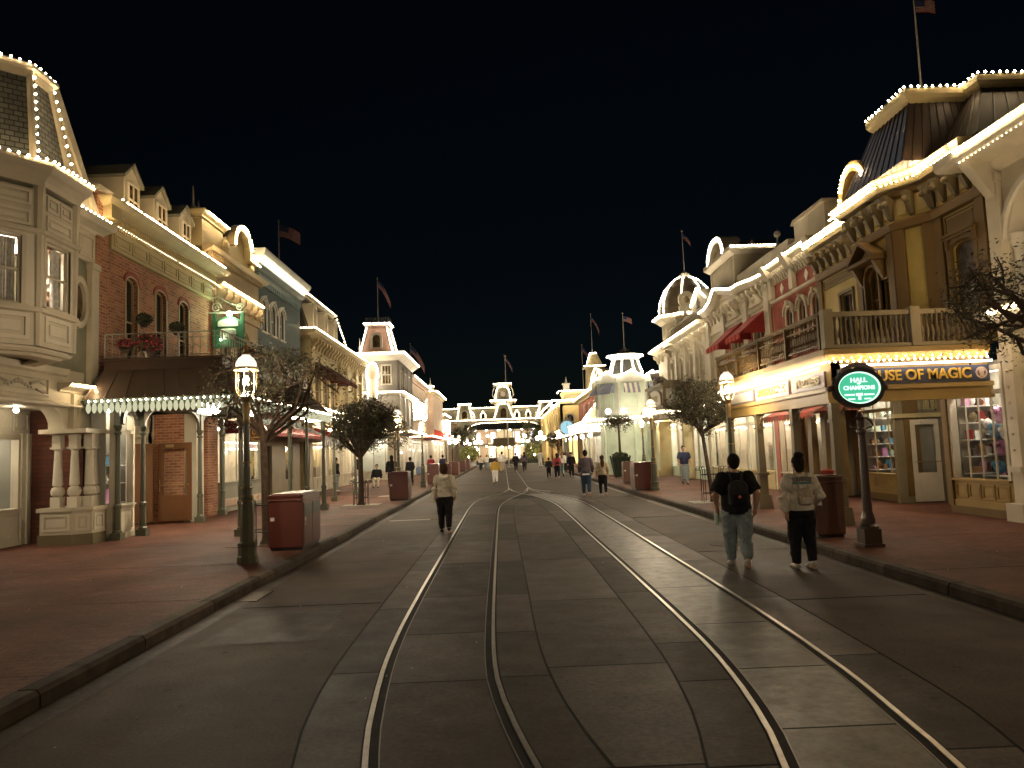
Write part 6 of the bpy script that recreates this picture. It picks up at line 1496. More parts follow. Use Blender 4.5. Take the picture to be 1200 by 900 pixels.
m = MB(FC(50.2)); P = [(6.75+.35*math.cos(2*PI*i/16), 4.9+.35*math.sin(2*PI*i/16)) for i in range(17)]; Q = [(6.75+.2*math.cos(2*PI*i/16), 4.9+.2*math.sin(2*PI*i/16)) for i in range(17)]; ring(m, P, Q, 0, .1); m.build('ring_sign', 'lit_cool', mq)
m = MB()
for y in (52, 57, 62, 67, 72): m.ball((5.9, y, 2.62), .16, 10, 8)
m.build('globe_lamp', 'globe_mid', mq)
for k in range(6):
    y = 50.2+k*4.6; m = MB(); column(m, 5.35, y, Zs, 2.8, .08, 8); m.build('column', 'door_wood' if k % 2 else 'cream', t)
for k in range(5):
    shopfront(t, FQ, 50+k*4.8, 54.2+k*4.8, Zs, 2.8, 3, 'white', 'cream_pale', .5, .0, .9, back='cream_pale' if k % 2 else 'white_cool', goods=(k % 2 == 0))
t = thing('yellow_building', 'tall yellow building with lit eaves and arched opening, last on the right row', 'building', (7.5, 90, Zs))
m = MB(FC(78)); wall(m, 5.9, 12, Zs, 6.4, [(6.5, 7.3, 3.8, 5.3, .4), (7.9, 8.7, 3.8, 5.3, .4), (6.4, 7.6, .3, 2.8), (8.2, 9.4, .3, 2.8)], -.3, 0); m.build('wall', 'yellow_wall', t)
for a in (6.5, 7.9): window(t, FC(78), a, a+.8, 3.8, 5.3, .4, 'cream', 'pane_dark', .1, hood='arch')
m = MB(FC(78)); m.box(6.4, 7.6, -.2, -.15, .3, 2.8); m.box(8.2, 9.4, -.2, -.15, .3, 2.8); m.build('lit_pane', 'lit_yellow', t)
m = MB(FRM(5.9, 0, 0, 1, -1, 0)); ops = [(80+k*4, 82.2+k*4, 3.3, 5.4, 1.0) for k in range(9)]+[(80+k*4, 82.2+k*4, .3, 2.8) for k in range(9)]; wall(m, 78, 118, Zs, 6.4, ops, -.3, 0)
for k in range(10): pilaster(m, 79+k*4, .5, 0, Zs, 6.2, .14)
m.box(78, 118, -6, -.3, 6.2, 6.4); m.build('street_wall', 'yellow_wall', t)
m = MB(FRM(5.9, 0, 0, 1, -1, 0))
for k in range(9): m.box(80+k*4, 82.2+k*4, -.2, -.15, .3, 2.8)
m.build('lit_pane', 'lit_yellow', t)
m = MB(FRM(5.9, 0, 0, 1, -1, 0))
for k in range(9): m.box(80+k*4, 82.2+k*4, -.25, -.2, 3.3, 5.4)
m.build('pane', 'pane_dark', t)
m = MB(); m.mould([(5.9, 118), (5.9, 78), (12, 78)], cprof(.7, 6.3, .5)); m.build('cornice', 'cream_yellow', t)
bulbs(t, ID, [(5.15, 118, 6.7), (5.15, 77.25, 6.7), (11.5, 77.25, 6.7)], .16, .07, 'bulb_white')
m = MB(); m.box(6.4, 8.6, 79, 82, 6.8, 7.5); m.mould([(6.3, 82), (6.3, 78.9), (8.7, 78.9)], cprof(.3, 7.4, .3)); m.build('attic', 'cream_yellow', t); bulbs(t, ID, [(5.95, 82, 7.75), (5.95, 78.55, 7.75), (8.8, 78.55, 7.75)], .15, .042, 'bulb_white')
m = MB(); m.box(6.5, 7.1, 79.6, 80.2, 7.7, 8.5); m.box(6.4, 7.2, 79.5, 80.3, 8.5, 8.6); m.lathe(6.8, 79.9, [(.2, 8.6), (.1, 8.8), (.03, 9.3)], 8); m.build('cupola', 'white', t)
# ================================================================== STATION
SY = 150
t = thing('railway_station', 'long railway station with a central clock tower, outlined in bulbs, closing the street', 'railway station', (.3, SY, 0))
fr = FC(SY, .3)
m = MB(fr); wall(m, -24, 24, 0, 7.6, [(-8+k*2.3, -6.9+k*2.3, 1.2, 3.6) for k in range(3)]+[(2.4+k*2.3, 3.5+k*2.3, 1.2, 3.6) for k in range(3)], -.4, 0); m.build('wall', 'salmon', t)
for k in range(3):
    for a in (-8+k*2.3, 2.4+k*2.3): window(t, fr, a, a+1.1, 1.2, 3.6, 0, 'cream', 'lit_warm', .15)
m = MB(fr); m.frustum([(-24, .3, 8.2), (24, .3, 8.2), (24, -6, 8.2), (-24, -6, 8.2)], [(-24, -1.6, 10.4), (24, -1.6, 10.4), (24, -4.5, 10.4), (-24, -4.5, 10.4)]); m.build('roof', 'sage_dark', t)
m = MB(fr); m.mould([(-24, .2), (24, .2)], cprof(.8, 7.6, .6)); m.box(-24, 24, -1.7, -1.3, 10.35, 10.6); m.build('cornice', 'white', t)
for z, d in ((8.1, 1.1), (10.6, -1.2)): bulbs(t, fr, [(-24, d, z), (24, d, z)], .22, .085, 'bulb_far')
for u in (-6.2, -4.0, -2.6+.2, 2.6, 4.8, 6.9)[:6]:
    if abs(u) < 2.5: continue
    m = MB(fr); m.box(u-.5, u+.5, -1.4, .0, 8.3, 9.2); m.prism([(u-.5, 9.2), (u, 9.9), (u+.5, 9.2)], -1.4, 0); d = m.build('dormer', 'white', t)
    m = MB(fr); m.prism([(u-.25, 8.4), (u+.25, 8.4), (u+.25, 9.1), (u, 9.4), (u-.25, 9.1)], .0, .04); m.build('pane', 'pane_dark', d)
    bulbs(t, fr, [(u-.5, .1, 8.3), (u-.5, .1, 9.2), (u, .1, 9.9), (u+.5, .1, 9.2), (u+.5, .1, 8.3)], .25, .05, 'bulb_far')
for u in (-7.6, 8.2):     # side towers
    m = MB(fr); m.frustum([(u-1.5, .7, 8.0), (u+1.5, .7, 8.0), (u+1.5, -2.5, 8.0), (u-1.5, -2.5, 8.0)], [(u-.95, .2, 11.0), (u+.95, .2, 11.0), (u+.95, -1.8, 11.0), (u-.95, -1.8, 11.0)]); m.box(u-1.5, u+1.5, -2.5, .5, 0, 8); m.build('side_tower', 'sage_dark', t)
    m = MB(fr); m.box(u-1.35, u+1.35, -2.0, .5, 11.0, 11.35); ring(m, [(u-.7, 8.4)]+archline(u-.7, u+.7, 9.4, .75)+[(u+.7, 8.4)], [(u-.5, 8.4)]+archline(u-.5, u+.5, 9.4, .55)+[(u+.5, 8.4)], .2, .8); m.build('tower_trim', 'white', t)
    for s_ in (-1, 1): bulbs(t, fr, [(u+s_*1.5, .75, 8.0), (u+s_*1.3, .6, 9.2), (u+s_*.95, .3, 11.0)], .2, .085, 'bulb_far')
    bulbs(t, fr, [(u-1.35, .6, 11.3), (u+1.35, .6, 11.3)], .17, .09, 'bulb_far')
    m = MB(fr); m.prism([(u-.5, 8.4)]+archline(u-.5, u+.5, 9.4, .55)+[(u+.5, 8.4)], .55, .6); m.build('pane', 'pane_brown', t)
# clock tower
m = MB(fr); m.box(-1.7, 1.7, -3, 1.0, 0, 11.4); m.build('tower', 'cream', t)
m = MB(fr); m.box(-2.5, 2.5, -3.5, 1.8, 11.4, 11.9); m.prism([(-2.2, 11.4), (2.2, 11.4), (1.4, 10.6), (-1.4, 10.6)], .9, 1.3); m.build('tower_cornice', 'white', t)
bulbs(t, fr, [(-2.6, 1.9, 11.7), (2.6, 1.9, 11.7)], .16, .085, 'bulb_far')
P = [(-1.45, 11.9), (-1.4, 13.0)]+archline(-1.35, 1.35, 13.2, 1.3, 10)+[(1.4, 13.0), (1.45, 11.9)]
m = MB(fr); m.prism(P, -2.2, 1.0); m.build('clock_stage', 'sage_dark', t)
bulbs(t, fr, [(u, 1.1, z) for u, z in P], .16, .09, 'bulb_far')
m = MB(fr); m.box(-1.8, 1.8, -2.6, 1.4, 14.6, 15.1); m.box(-1.2, 1.2, -2, 1.0, 14.2, 14.6); m.build('tower_cap', 'white', t); bulbs(t, fr, [(-1.8, 1.5, 15.0), (1.8, 1.5, 15.0)], .16, .085, 'bulb_far')
m = MB(fr); P = [(.75*math.cos(2*PI*i/24), 13.0+.75*math.sin(2*PI*i/24)) for i in range(25)]; Q = [(.5*math.cos(2*PI*i/24), 13.0+.5*math.sin(2*PI*i/24)) for i in range(25)]; ring(m, P, Q, 1.0, 1.2); m.build('clock_ring', 'cream', t)
m = MB(fr); m.prism(Q[:-1], 1.0, 1.1); m.box(-.03, .03, 1.1, 1.14, 13, 13.4); m.box(0, .3, 1.1, 1.14, 12.97, 13.03); m.build('clock_dial', 'lit_dim', t)
for s_ in (-1, 1):
    m = MB(fr); m.tube([(s_*1.5, .9, 12.0), (s_*2.1, .9, 12.8), (s_*1.9, .9, 13.8), (s_*1.6, .9, 14.3)], .12, 6); m.build('scroll', 'white', t)
P = [(-1.9, 8.2), (-1.3, 9.8)]+archline(-1.2, 1.2, 10.2, .95, 8)+[(1.3, 9.8), (1.9, 8.2)]
m = MB(fr); m.prism(P, .9, 1.4); m.build('central_gable', 'sage_dark', t); bulbs(t, fr, [(u, 1.5, z) for u, z in P], .18, .085, 'bulb_far')
m = MB(fr); m.prism([(-.6, 8.5)]+archline(-.6, .6, 9.6, .6)+[(.6, 8.5)], 1.38, 1.45); m.build('gable_window', 'pane_brown', t)
# porch: wide shallow arch canopy, balcony, lit rooms
m = MB(fr); m.prism([(-7.0, 6.1)]+[(-7.0, 6.2)]+[(-3.4+(-3.6)*math.cos(PI*.5*k/8), 6.2+1.1*math.sin(PI*.5*k/8)) for k in range(1, 9)]+[(3.4+3.6*math.sin(PI*.5*k/8), 6.0+1.3*math.cos(PI*.5*k/8)) for k in range(0, 9)], 1.0, 4.5); m.box(-3.4, 3.4, 1, 4.6, 6.1, 6.9); m.build('porch_roof', 'roof_black', t)
bulbs(t, fr, [(-7.0, 4.55, 6.05)]+[(-3.4+(-3.6)*math.cos(PI*.5*k/8), 4.55, 6.05+1.3*math.sin(PI*.5*k/8)) for k in range(1, 9)]+[(3.4+3.6*math.sin(PI*.5*k/8), 4.55, 6.05+1.3*math.cos(PI*.5*k/8)) for k in range(0, 9)], .22, .07, 'bulb_far')
m = MB(fr); m.box(-7, 7, 1, 4.4, 3.0, 3.3); m.box(-2.2, 1.9, 4.3, 4.5, 2.8, 4.4); m.build('balcony', 'cream_yellow', t)
m = MB(fr)
for u in (-5.6, -3.4, -1.1, 1.1, 3.4, 5.6): m.lathe(u, 2.6, [(.16, 5.9), (.2, 5.96), (.15, 6.0)], 10); m.lathe(u, 2.9, [(.14, 2.86), (.17, 2.92), (.14, 2.97)], 10)
m.build('added_soffit_lamp', 'soffit', t)  # discs added under porch roof and balcony to brighten the dark wall
m = MB(fr)
for u in (-6.8, -4.6, -3.2, -1.6, 0, 1.6, 3.2, 4.6, 6.8): m.lathe(u, 4.1, [(.14, 0), (.1, .2), (.09, 5.6), (.2, 5.9)], 8)
m.build('porch_column', 'cream', t)
m = MB(fr)
for u in (-2.6, -1.4, -.2, 1.0, 2.2, -5.4, 5.0): m.box(u, u+.8, .02, .1, 3.7, 5.6)
m.build('lit_window', 'lit_white', t)
m = MB(fr)
for u in (-3.0, -1.5, .2, 1.8): m.box(u, u+1.1, .02, .1, .3, 2.4)
m.build('lit_doorway', 'lit_pale', t)
m = MB(fr)
for u, z in ((-3.2, 4.9), (3.6, 4.9), (-2, 2.7), (-.6, 2.7), (.8, 2.7), (2.2, 2.7), (-6, 4.5), (6.2, 4.5), (5.0, 2.4), (-5.2, 2.4)): m.ball((u, 3.6, z), .22, 8, 6)
m.build('porch_lamp', 'globe_far', t)
t = thing('low_building', 'dim low building left of the station behind the lamps', 'building', (-16, 125, 0))
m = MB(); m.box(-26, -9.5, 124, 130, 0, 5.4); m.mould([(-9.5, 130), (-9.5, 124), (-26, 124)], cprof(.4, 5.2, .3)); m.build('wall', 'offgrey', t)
m = MB(FC(123.98)); 
for k in range(7): m.box(-25+k*2.2, -24+k*2.2, 0, .03, 1.0, 2.6)
m.build('lit_window', 'lit_warm', t)
# plaza hedge, flower bed
t = thing('station_hedge', 'low dark clipped hedge with a seat wall in front of the station', 'hedge', (0, 112, 0))
m = MB(); m.box(-4, 7.5, 112.5, 113.5, 0, .55); m.build('bed_wall', 'green_dark', t)
def leafcloud(cs, n, s, par, name='foliage', mats=('leaf',), seed=1, flat=.5):
    rr = random.Random(seed); m = MB()
    for _ in range(n):
        c = cs[rr.randrange(len(cs))]
        # point in ellipsoid, denser to the shell
        while True:
            v = Vector((rr.uniform(-1, 1), rr.uniform(-1, 1), rr.uniform(-1, 1)))
            if .15 < v.length < 1: break
        v = v*(v.length**-.35)
        p = Vector((c[0]+v.x*c[3], c[1]+v.y*c[3], c[2]+v.z*c[4]))
        a = Vector((rr.gauss(0, 1), rr.gauss(0, 1), rr.gauss(0, 1)*flat)).normalized(); b = a.cross(Vector((rr.gauss(0, 1), rr.gauss(0, 1), rr.gauss(0, 1)))).normalized()
        L = s*rr.uniform(.6, 1.3); w_ = L*.42; m.k = rr.randrange(len(mats))
        m.add([tuple(p-a*L/2), tuple(p+b*w_/2-a*L*.05), tuple(p+a*L/2), tuple(p-b*w_/2-a*L*.05)], [(0, 1, 2, 3)])
    return m.build(name, list(mats), par)
leafcloud([(-3+k*1.2, 113, .6, .9, .3) for k in range(9)], 2600, .16, t, 'foliage', ('leaf',), 5)
for i, (x, lab) in enumerate(((-5.2, 'rounded flower shrub lit yellow green, left of the station doors'), (4.6, 'rounded flower shrub lit yellow, right of the station doors'))):
    t = thing('lit_shrub', lab, 'shrub', (x, 116, 0), 'lit shrubs before the station')
    m = MB(); m.tube([(x, 116, 0), (x, 116, 1.0)], .15, 6); m.build('stem', 'bark', t); leafcloud([(x, 116, 1.7, 1.5, 1.2)], 2200, .28, t, 'foliage', ('leaf_bed', 'leaf_hedge'), 9+i)
    q = MB(); q.ball((x, 113.9, 1.2), .12); q.build('spotlight', 'globe_far', t)
# ================================================================== FLAGPOLES
flagpole(-9.9, 34.5, 9.8, 12.6, 'flagpole with a drooping striped flag above the blue grey house', 1.05, 1, .4)
flagpole(-8.35, 52.8, 10.9, 14.1, 'flagpole on the pink tapered tower with a hanging flag', .95, 1, 1.6)
flagpole(-8.9, 76, 9.0, 12.8, 'flagpole above the pink building gable', 1.5, 1, 1.4)
flagpole(10.0, 40.2, 10.8, 13.1, 'flagpole on the ribbed dome with a small flag', .45, 1, 1.0)
flagpole(7.65, 46.7, 7.7, 9.9, 'flagpole on the lantern roof of the pale green pavilion', .6, 1, .35)
flagpole(7.5, 61.7, 9.4, 12.6, 'flagpole on the square cream tower past the pavilion', .7, 1, 1.8)
flagpole(6.9, 64, 6.5, 10.4, 'plain thin flagpole left of the square cream tower', .8, 1, 1.6)
flagpole(10.1, 17.2, 8.8, 12.1, 'tall flagpole behind the metal mansard roofs with a dim striped flag', .55, 1, .05, r=.028)
flagpole(.55, 86, 0, 12.4, 'tall flagpole standing in the middle of the street before the station', .8, 1, 1.6, r=.09, group=None)
# ================================================================== STREET LAMPS
def street_lamp(x, y, label, h=3.33, z0=Zs, group='street lamps along the kerbs', core='lamp_core'):
    t = thing('street_lamp', label, 'street lamp', (x, y, z0), group)
    m = MB(); z = z0
    m.lathe(x, y, [(.155, z), (.155, z+.10), (.137, z+.12), (.137, z+.26), (.15, z+.28), (.15, z+.31), (.12, z+.33)], 8)
    m.lathe(x, y, [(.112, z+.33), (.10, z+.92), (.09, z+.95)], 8)
    m.lathe(x, y, [(.10, z+.95), (.10, z+1.0), (.08, z+1.06), (.08, z+1.16)], 12)
    m.lathe(x, y, [(.060, z+1.16), (.055, z+1.5), (.050, z+1.55), (.044, z+2.18)], 12)
    m.build('post', 'lamp_green', t)
    m = MB()
    for zz, r in ((.95, .118), (1.02, .105), (1.15, .10), (1.55, .075)): m.lathe(x, y, [(r*.9, z+zz), (r, z+zz+.012), (r*.9, z+zz+.028)], 14)
    m.build('brass_ring', 'brass', t)
    m = MB(); m.lathe(x, y, [(.05, z+2.18), (.058, z+2.2), (.05, z+2.24), (.062, z+2.45), (.05, z+2.52), (.095, z+2.60)], 12)
    m.tube([(x-.13, y, z+2.42), (x+.13, y, z+2.42)], .010, 6); m.build('collar', 'brass', t)
    m = MB(); gz = z+2.60
    for k in range(6):
        a = 2*PI*k/6; m.tube([(x+.10*math.cos(a), y+.10*math.sin(a), gz), (x+.165*math.cos(a), y+.165*math.sin(a), gz+.12), (x+.165*math.cos(a), y+.165*math.sin(a), gz+.43)], .008, 5)
    m.lathe(x, y, [(.165, gz+.43), (.19, gz+.44), (.19, gz+.47), (.165, gz+.48)], 18)
    for k in range(18):
        a = 2*PI*k/18; m.ball((x+.185*math.cos(a), y+.185*math.sin(a), gz+.435), .012, 5, 4)
    m.build('lantern_frame', 'brass', t)
    m = MB(); m.lathe(x, y, [(.165, gz+.48), (.16, gz+.55), (.12, gz+.62), (.07, gz+.66), (.06, gz+.68)], 18); m.build('lantern_cap', 'opal', t, smooth=True)
    m = MB(); m.lathe(x, y, [(.06, gz+.67), (.07, gz+.70), (.035, gz+.76), (.03, gz+.80), (.012, gz+.86)], 12); m.build('finial', 'brass', t)
    m = MB(); m.lathe(x, y, [(.09, gz+.01), (.15, gz+.12), (.155, gz+.43)], 18); g = m.build('lantern_glass', 'glass', t)
    m = MB(); m.ball((x, y, gz+.27), .045, 10, 8, 1, 1, 1.5); m.build('light_bulb', core, t)
    return t
LAMPS = [(-4.06, .8, 'unseen street lamp added on the left kerb beside the viewer to light the near facades and walkers'), (5.4, 1.0, 'unseen street lamp added on the right kerb beside the viewer to light the near facades and walkers'), (-4.06, 12.25, 'green and gold street lamp standing close beside the large red bin'), (-3.86, 28.3, 'street lamp behind the second red bin on the left kerb'), (-4.05, 38.6, 'street lamp right of the thin sapling on the left kerb'),  # first two stand out of frame, added to light near facades and walkers' backs
         (-4.0, 54, 'street lamp on the left kerb near the towered building'), (-4.0, 70, 'street lamp on the left kerb near the pink building'), (-4.0, 86, 'last street lamp on the left kerb'),
         (5.4, 18.25, 'bright street lamp right in front of the porch, behind the man in black'), (5.38, 27.7, 'street lamp beside the brown bin on the right kerb'),
         (7.5, 41.2, 'street lamp behind the planter, before the pavilion doors'), (5.3, 66, 'street lamp under the glowing marquee'), (5.3, 84, 'street lamp past the clock on the right kerb')]
for x, y, lab in LAMPS: street_lamp(x, y, lab)
for k, (x, y, lab) in enumerate(((-3.8, 118, 'cluster lamp left of the station doors'), (3.4, 118, 'cluster lamp right of the station doors'), (-9.5, 112, 'cluster lamp at the far left of the plaza'), (-7.0, 106, 'cluster lamp beyond the end of the left row'), (4.9, 100, 'cluster lamp near the yellow building'), (-6.0, 128, 'cluster lamp behind the left plaza tree'))):
    t = thing('cluster_lamp', lab, 'street lamp', (x, y, 0), 'cluster lamps on the plaza')
    m = MB(); m.lathe(x, y, [(.25, 0), (.2, .5), (.09, .6), (.08, 3.2)], 8)
    G_ = []
    for j in range(4):
        a = PI/4+j*PI/2; q = (x+.6*math.cos(a), y+.6*math.sin(a), 3.1); m.tube([(x, y, 2.6), (x+.4*math.cos(a), y+.4*math.sin(a), 2.7), q], .04, 5); G_.append((q[0], q[1], 3.35))
    G_.append((x, y, 4.0)); m.tube([(x, y, 3.1), (x, y, 3.8)], .05, 5); m.build('post', 'green_dark', t)
    for g_ in G_:
        m = MB(); m.ball(g_, .24, 10, 8); m.build('globe', 'globe_far', t)
# many small globes strung at the end of the left row
# ================================================================== SIGN POST, CLOCK
t = thing('shop_sign', 'lit green oval sign on a dark iron post in front of the porch', 'sign', (5.28, 11.3, Zs))
x, y = 5.29, 11.3
m = MB(); z = Zs
m.box(x-.15, x+.15, y-.15, y+.15, z, z+.05); m.box(x-.125, x+.125, y-.125, y+.125, z+.05, z+.26); m.lathe(x, y, [(.14, z+.26), (.14, z+.30), (.10, z+.33), (.10, z+.40), (.075, z+.5)], 12)
m.lathe(x, y, [(.07, z+.5), (.06, z+1.0), (.048, z+1.62), (.07, z+1.66), (.07, z+1.70), (.045, z+1.73), (.05, z+1.84), (.07, z+1.88), (.03, z+1.95)], 12)
m.build('post', 'brown_post', t, smooth=False)
m = MB()
for s_ in (-1, 1):
    m.tube([(x, y, z+1.68)]+[(x+s_*(.08+.10*math.sin(k*.5)), y, z+1.70+.05*k*.5+.02*math.cos(k)) for k in range(8)], .014, 5)
    m.tube([(x+s_*.37*math.cos(a), y, 2.45+.32*math.sin(a)) for a in [(-.5+.1*k) for k in range(11)]], .03, 5); m.ball((x+s_*.41, y, 2.45), .045, 8, 5)
m.build('scrollwork', 'brown_post', t)
def ell(rx, rz, n=40): return [(x+rx*math.cos(2*PI*i/n), 2.45+rz*math.sin(2*PI*i/n)) for i in range(n+1)]
fr = FC(y)
m = MB(fr); ring(m, ell(.375, .30), ell(.318, .238), -.06, .07); m.build('sign_rim', 'black_iron', t)
m = MB(fr); ring(m, ell(.318, .238), ell(.298, .219), -.03, .045); m.build('sign_border', 'sign_mint', t)
m = MB(fr); m.prism(ell(.298, .219)[:-1], -.03, .03); face = m.build('sign_face', 'sign_green', t)
text(face, (x, y-.042, 2.56), 'HALL', .092, 'sign_mint', PI/2, 0, .006, sx=1.15); text(face, (x, y-.042, 2.447), 'CHAMPIONS', .082, 'sign_mint', PI/2, 0, .006, sx=1.0); text(face, (x, y-.042, 2.512), 'OF', .04, 'sign_mint', PI/2, 0, .006)
m = MB(fr); m.lathe; m.box(x-.02, x+.02, .03, .042, 2.27, 2.36); m.box(x-.05, x+.05, .03, .042, 2.33, 2.37)
for s_ in (-1, 1): m.box(min(x+s_*.07, x+s_*.22), max(x+s_*.07, x+s_*.22), .03, .042, 2.335, 2.36); m.box(min(x+s_*.07, x+s_*.17), max(x+s_*.07, x+s_*.17), .03, .042, 2.275, 2.295)
m.build('sign_marks', 'sign_mint', face)
m = MB(fr); ring(m, [(x+.33*math.cos(a), 2.49+.33*math.sin(a)) for a in [PI*.22+PI*.56*k/14 for k in range(15)]], [(x+.29*math.cos(a), 2.48+.28*math.sin(a)) for a in [PI*.22+PI*.56*k/14 for k in range(15)]], -.05, .06); m.build('sign_crest', 'purple_grey', t)
t = thing('street_clock', 'round pale blue lit clock on a dark post by the right kerb', 'clock', (4.98, 59.5, Zs))
x, y = 4.98, 59.5
m = MB(); m.lathe(x, y, [(.32, Zs), (.28, .5), (.14, .6), (.12, 2.6), (.2, 2.75)], 10); m.build('post', 'lamp_green', t)
m = MB(FC(y)); m.prism([(x+.62*math.cos(2*PI*i/28), 3.42+.62*math.sin(2*PI*i/28)) for i in range(28)], -.2, .16); m.prism([(x-.2, 4.0), (x+.2, 4.0), (x+.1, 4.25), (x-.1, 4.25)], -.1, .1); m.build('case', 'lamp_green', t)
m = MB(FC(y)); m.prism([(x+.5*math.cos(2*PI*i/28), 3.42+.5*math.sin(2*PI*i/28)) for i in range(28)], .16, .20); m.build('dial', 'clock_face', t)
m = MB(FC(y)); m.box(x-.02, x+.02, .2, .22, 3.4, 3.8); m.box(x, x+.28, .2, .22, 3.40, 3.44); m.build('hands', 'black_iron', t)
# ================================================================== BINS
def bin_(x, y, label, w=.52, d=.62, h=.98, mat='bin_red', rz=0, group='litter bins along the kerbs'):
    t = thing('litter_bin', label, 'bin', (x, y, Zs), group)
    c, s = math.cos(rz), math.sin(rz)
    fr = lambda u, v, z: (x+u*c-v*s, y+u*s+v*c, z)
    m = MB(fr); m.box(-w/2+.02, w/2-.02, -d/2+.02, d/2-.02, Zs+.0, Zs+.05); m.build('base', 'black_iron', t)
    m = MB(fr); m.box(-w/2, w/2, -d/2, d/2, Zs+.05, Zs+h-.06); m.build('body', mat, t, bevel=.012)
    m = MB(fr); m.box(-w/2-.015, w/2+.015, -d/2-.015, d/2+.015, Zs+h-.13, Zs+h-.11); m.box(-w/2-.012, w/2+.012, -d/2-.012, d/2+.012, Zs+h-.06, Zs+h-.02); m.box(-w/2+.03, w/2-.03, -d/2+.03, d/2-.03, Zs+h-.02, Zs+h)
    m.build('lid', mat, t, bevel=.006)
    for sg_ in (-1, 1):
        m = MB(fr); xa, xb = (w/2, w/2+.012) if sg_ > 0 else (-w/2-.012, -w/2)
        m.box(xa, xb, -d/2+.03, -.012, Zs+.10, Zs+h-.16); m.box(xa, xb, .012, d/2-.03, Zs+.10, Zs+h-.16)
        dd = m.build('door', mat, t)
        m = MB(fr); xa2, xb2 = (xb, xb+.004) if sg_ > 0 else (xa-.004, xa)
        m.box(xa2, xb2, -d/2+.07, -.05, Zs+h-.40, Zs+h-.20); m.box(xa2, xb2, .05, d/2-.07, Zs+h-.40, Zs+h-.20); m.build('opening', 'black_iron', dd)
        m = MB(fr); m.box(xa2, xb2, -d/2+.10, -d/2+.16, Zs+.5, Zs+.56); m.box(xa2, xb2, -d/2+.12, -d/2+.14, Zs+.42, Zs+.48); m.build('label_plate', 'white', dd)
    m = MB(fr); m.box(-w/2+.03, -w/2+.10, -d/2-.004, -d/2, Zs+.52, Zs+.58); m.build('label_plate', 'white', t)
    m = MB(fr)
    for a in (-1, 1):
        for b in (-1, 1): m.ball((a*(w/2-.04), b*(d/2-.03), Zs+.015), .018, 6, 4)
    m.build('foot', 'chrome', t)
    return t
bin_(-3.86, 14.3, 'large red brown litter bin by the left kerb, right of the nearest lamp and tree', .60, 1.25, .99)
bin_(-3.78, 28.1, 'red brown litter bin on the left kerb behind the clipped tree', .66, .9, 1.02)
bin_(-3.86, 42.3, 'red litter bin seen just left of the woman in the pale hoodie', .60, .9, 1.1)
bin_(-3.86, 52.5, 'red litter bin on the left kerb seen right of the pale hooded woman')
bin_(-3.86, 60.2, 'red litter bin on the left kerb, fifth from the camera', .7, 2.2)
bin_(-3.86, 71, 'red litter bin on the left kerb, last but one', .7, 2.4)
bin_(-3.86, 80, 'farthest red litter bin on the left kerb', .7, 2.4)
bin_(5.24, 12.75, 'brown litter bin on the right sidewalk beside the woman with the bun', .46, .55, 1.0, 'bin_brown')
bin_(5.08, 28.6, 'red brown litter bin beside the lamp on the right kerb', .66, 1.0, 1.02)
bin_(5.55, 34.5, 'small dark red bin half hidden behind the walking couple', .5, .5, .95, 'bin_brown')
bin_(4.98, 62, 'red litter bin left of the street clock on the right kerb', .9, .9, 1.35)
# a red bag and cup rest on the near right bin
t = tag((lambda m: (m.lathe(5.42, 12.9, [(.10, Zs+1.0), (.11, Zs+1.06), (.06, Zs+1.08)], 12), m.build('tray', 'awning_red_light'))[1])(MB()), 'red rimmed tray left on top of the brown litter bin', 'tray')
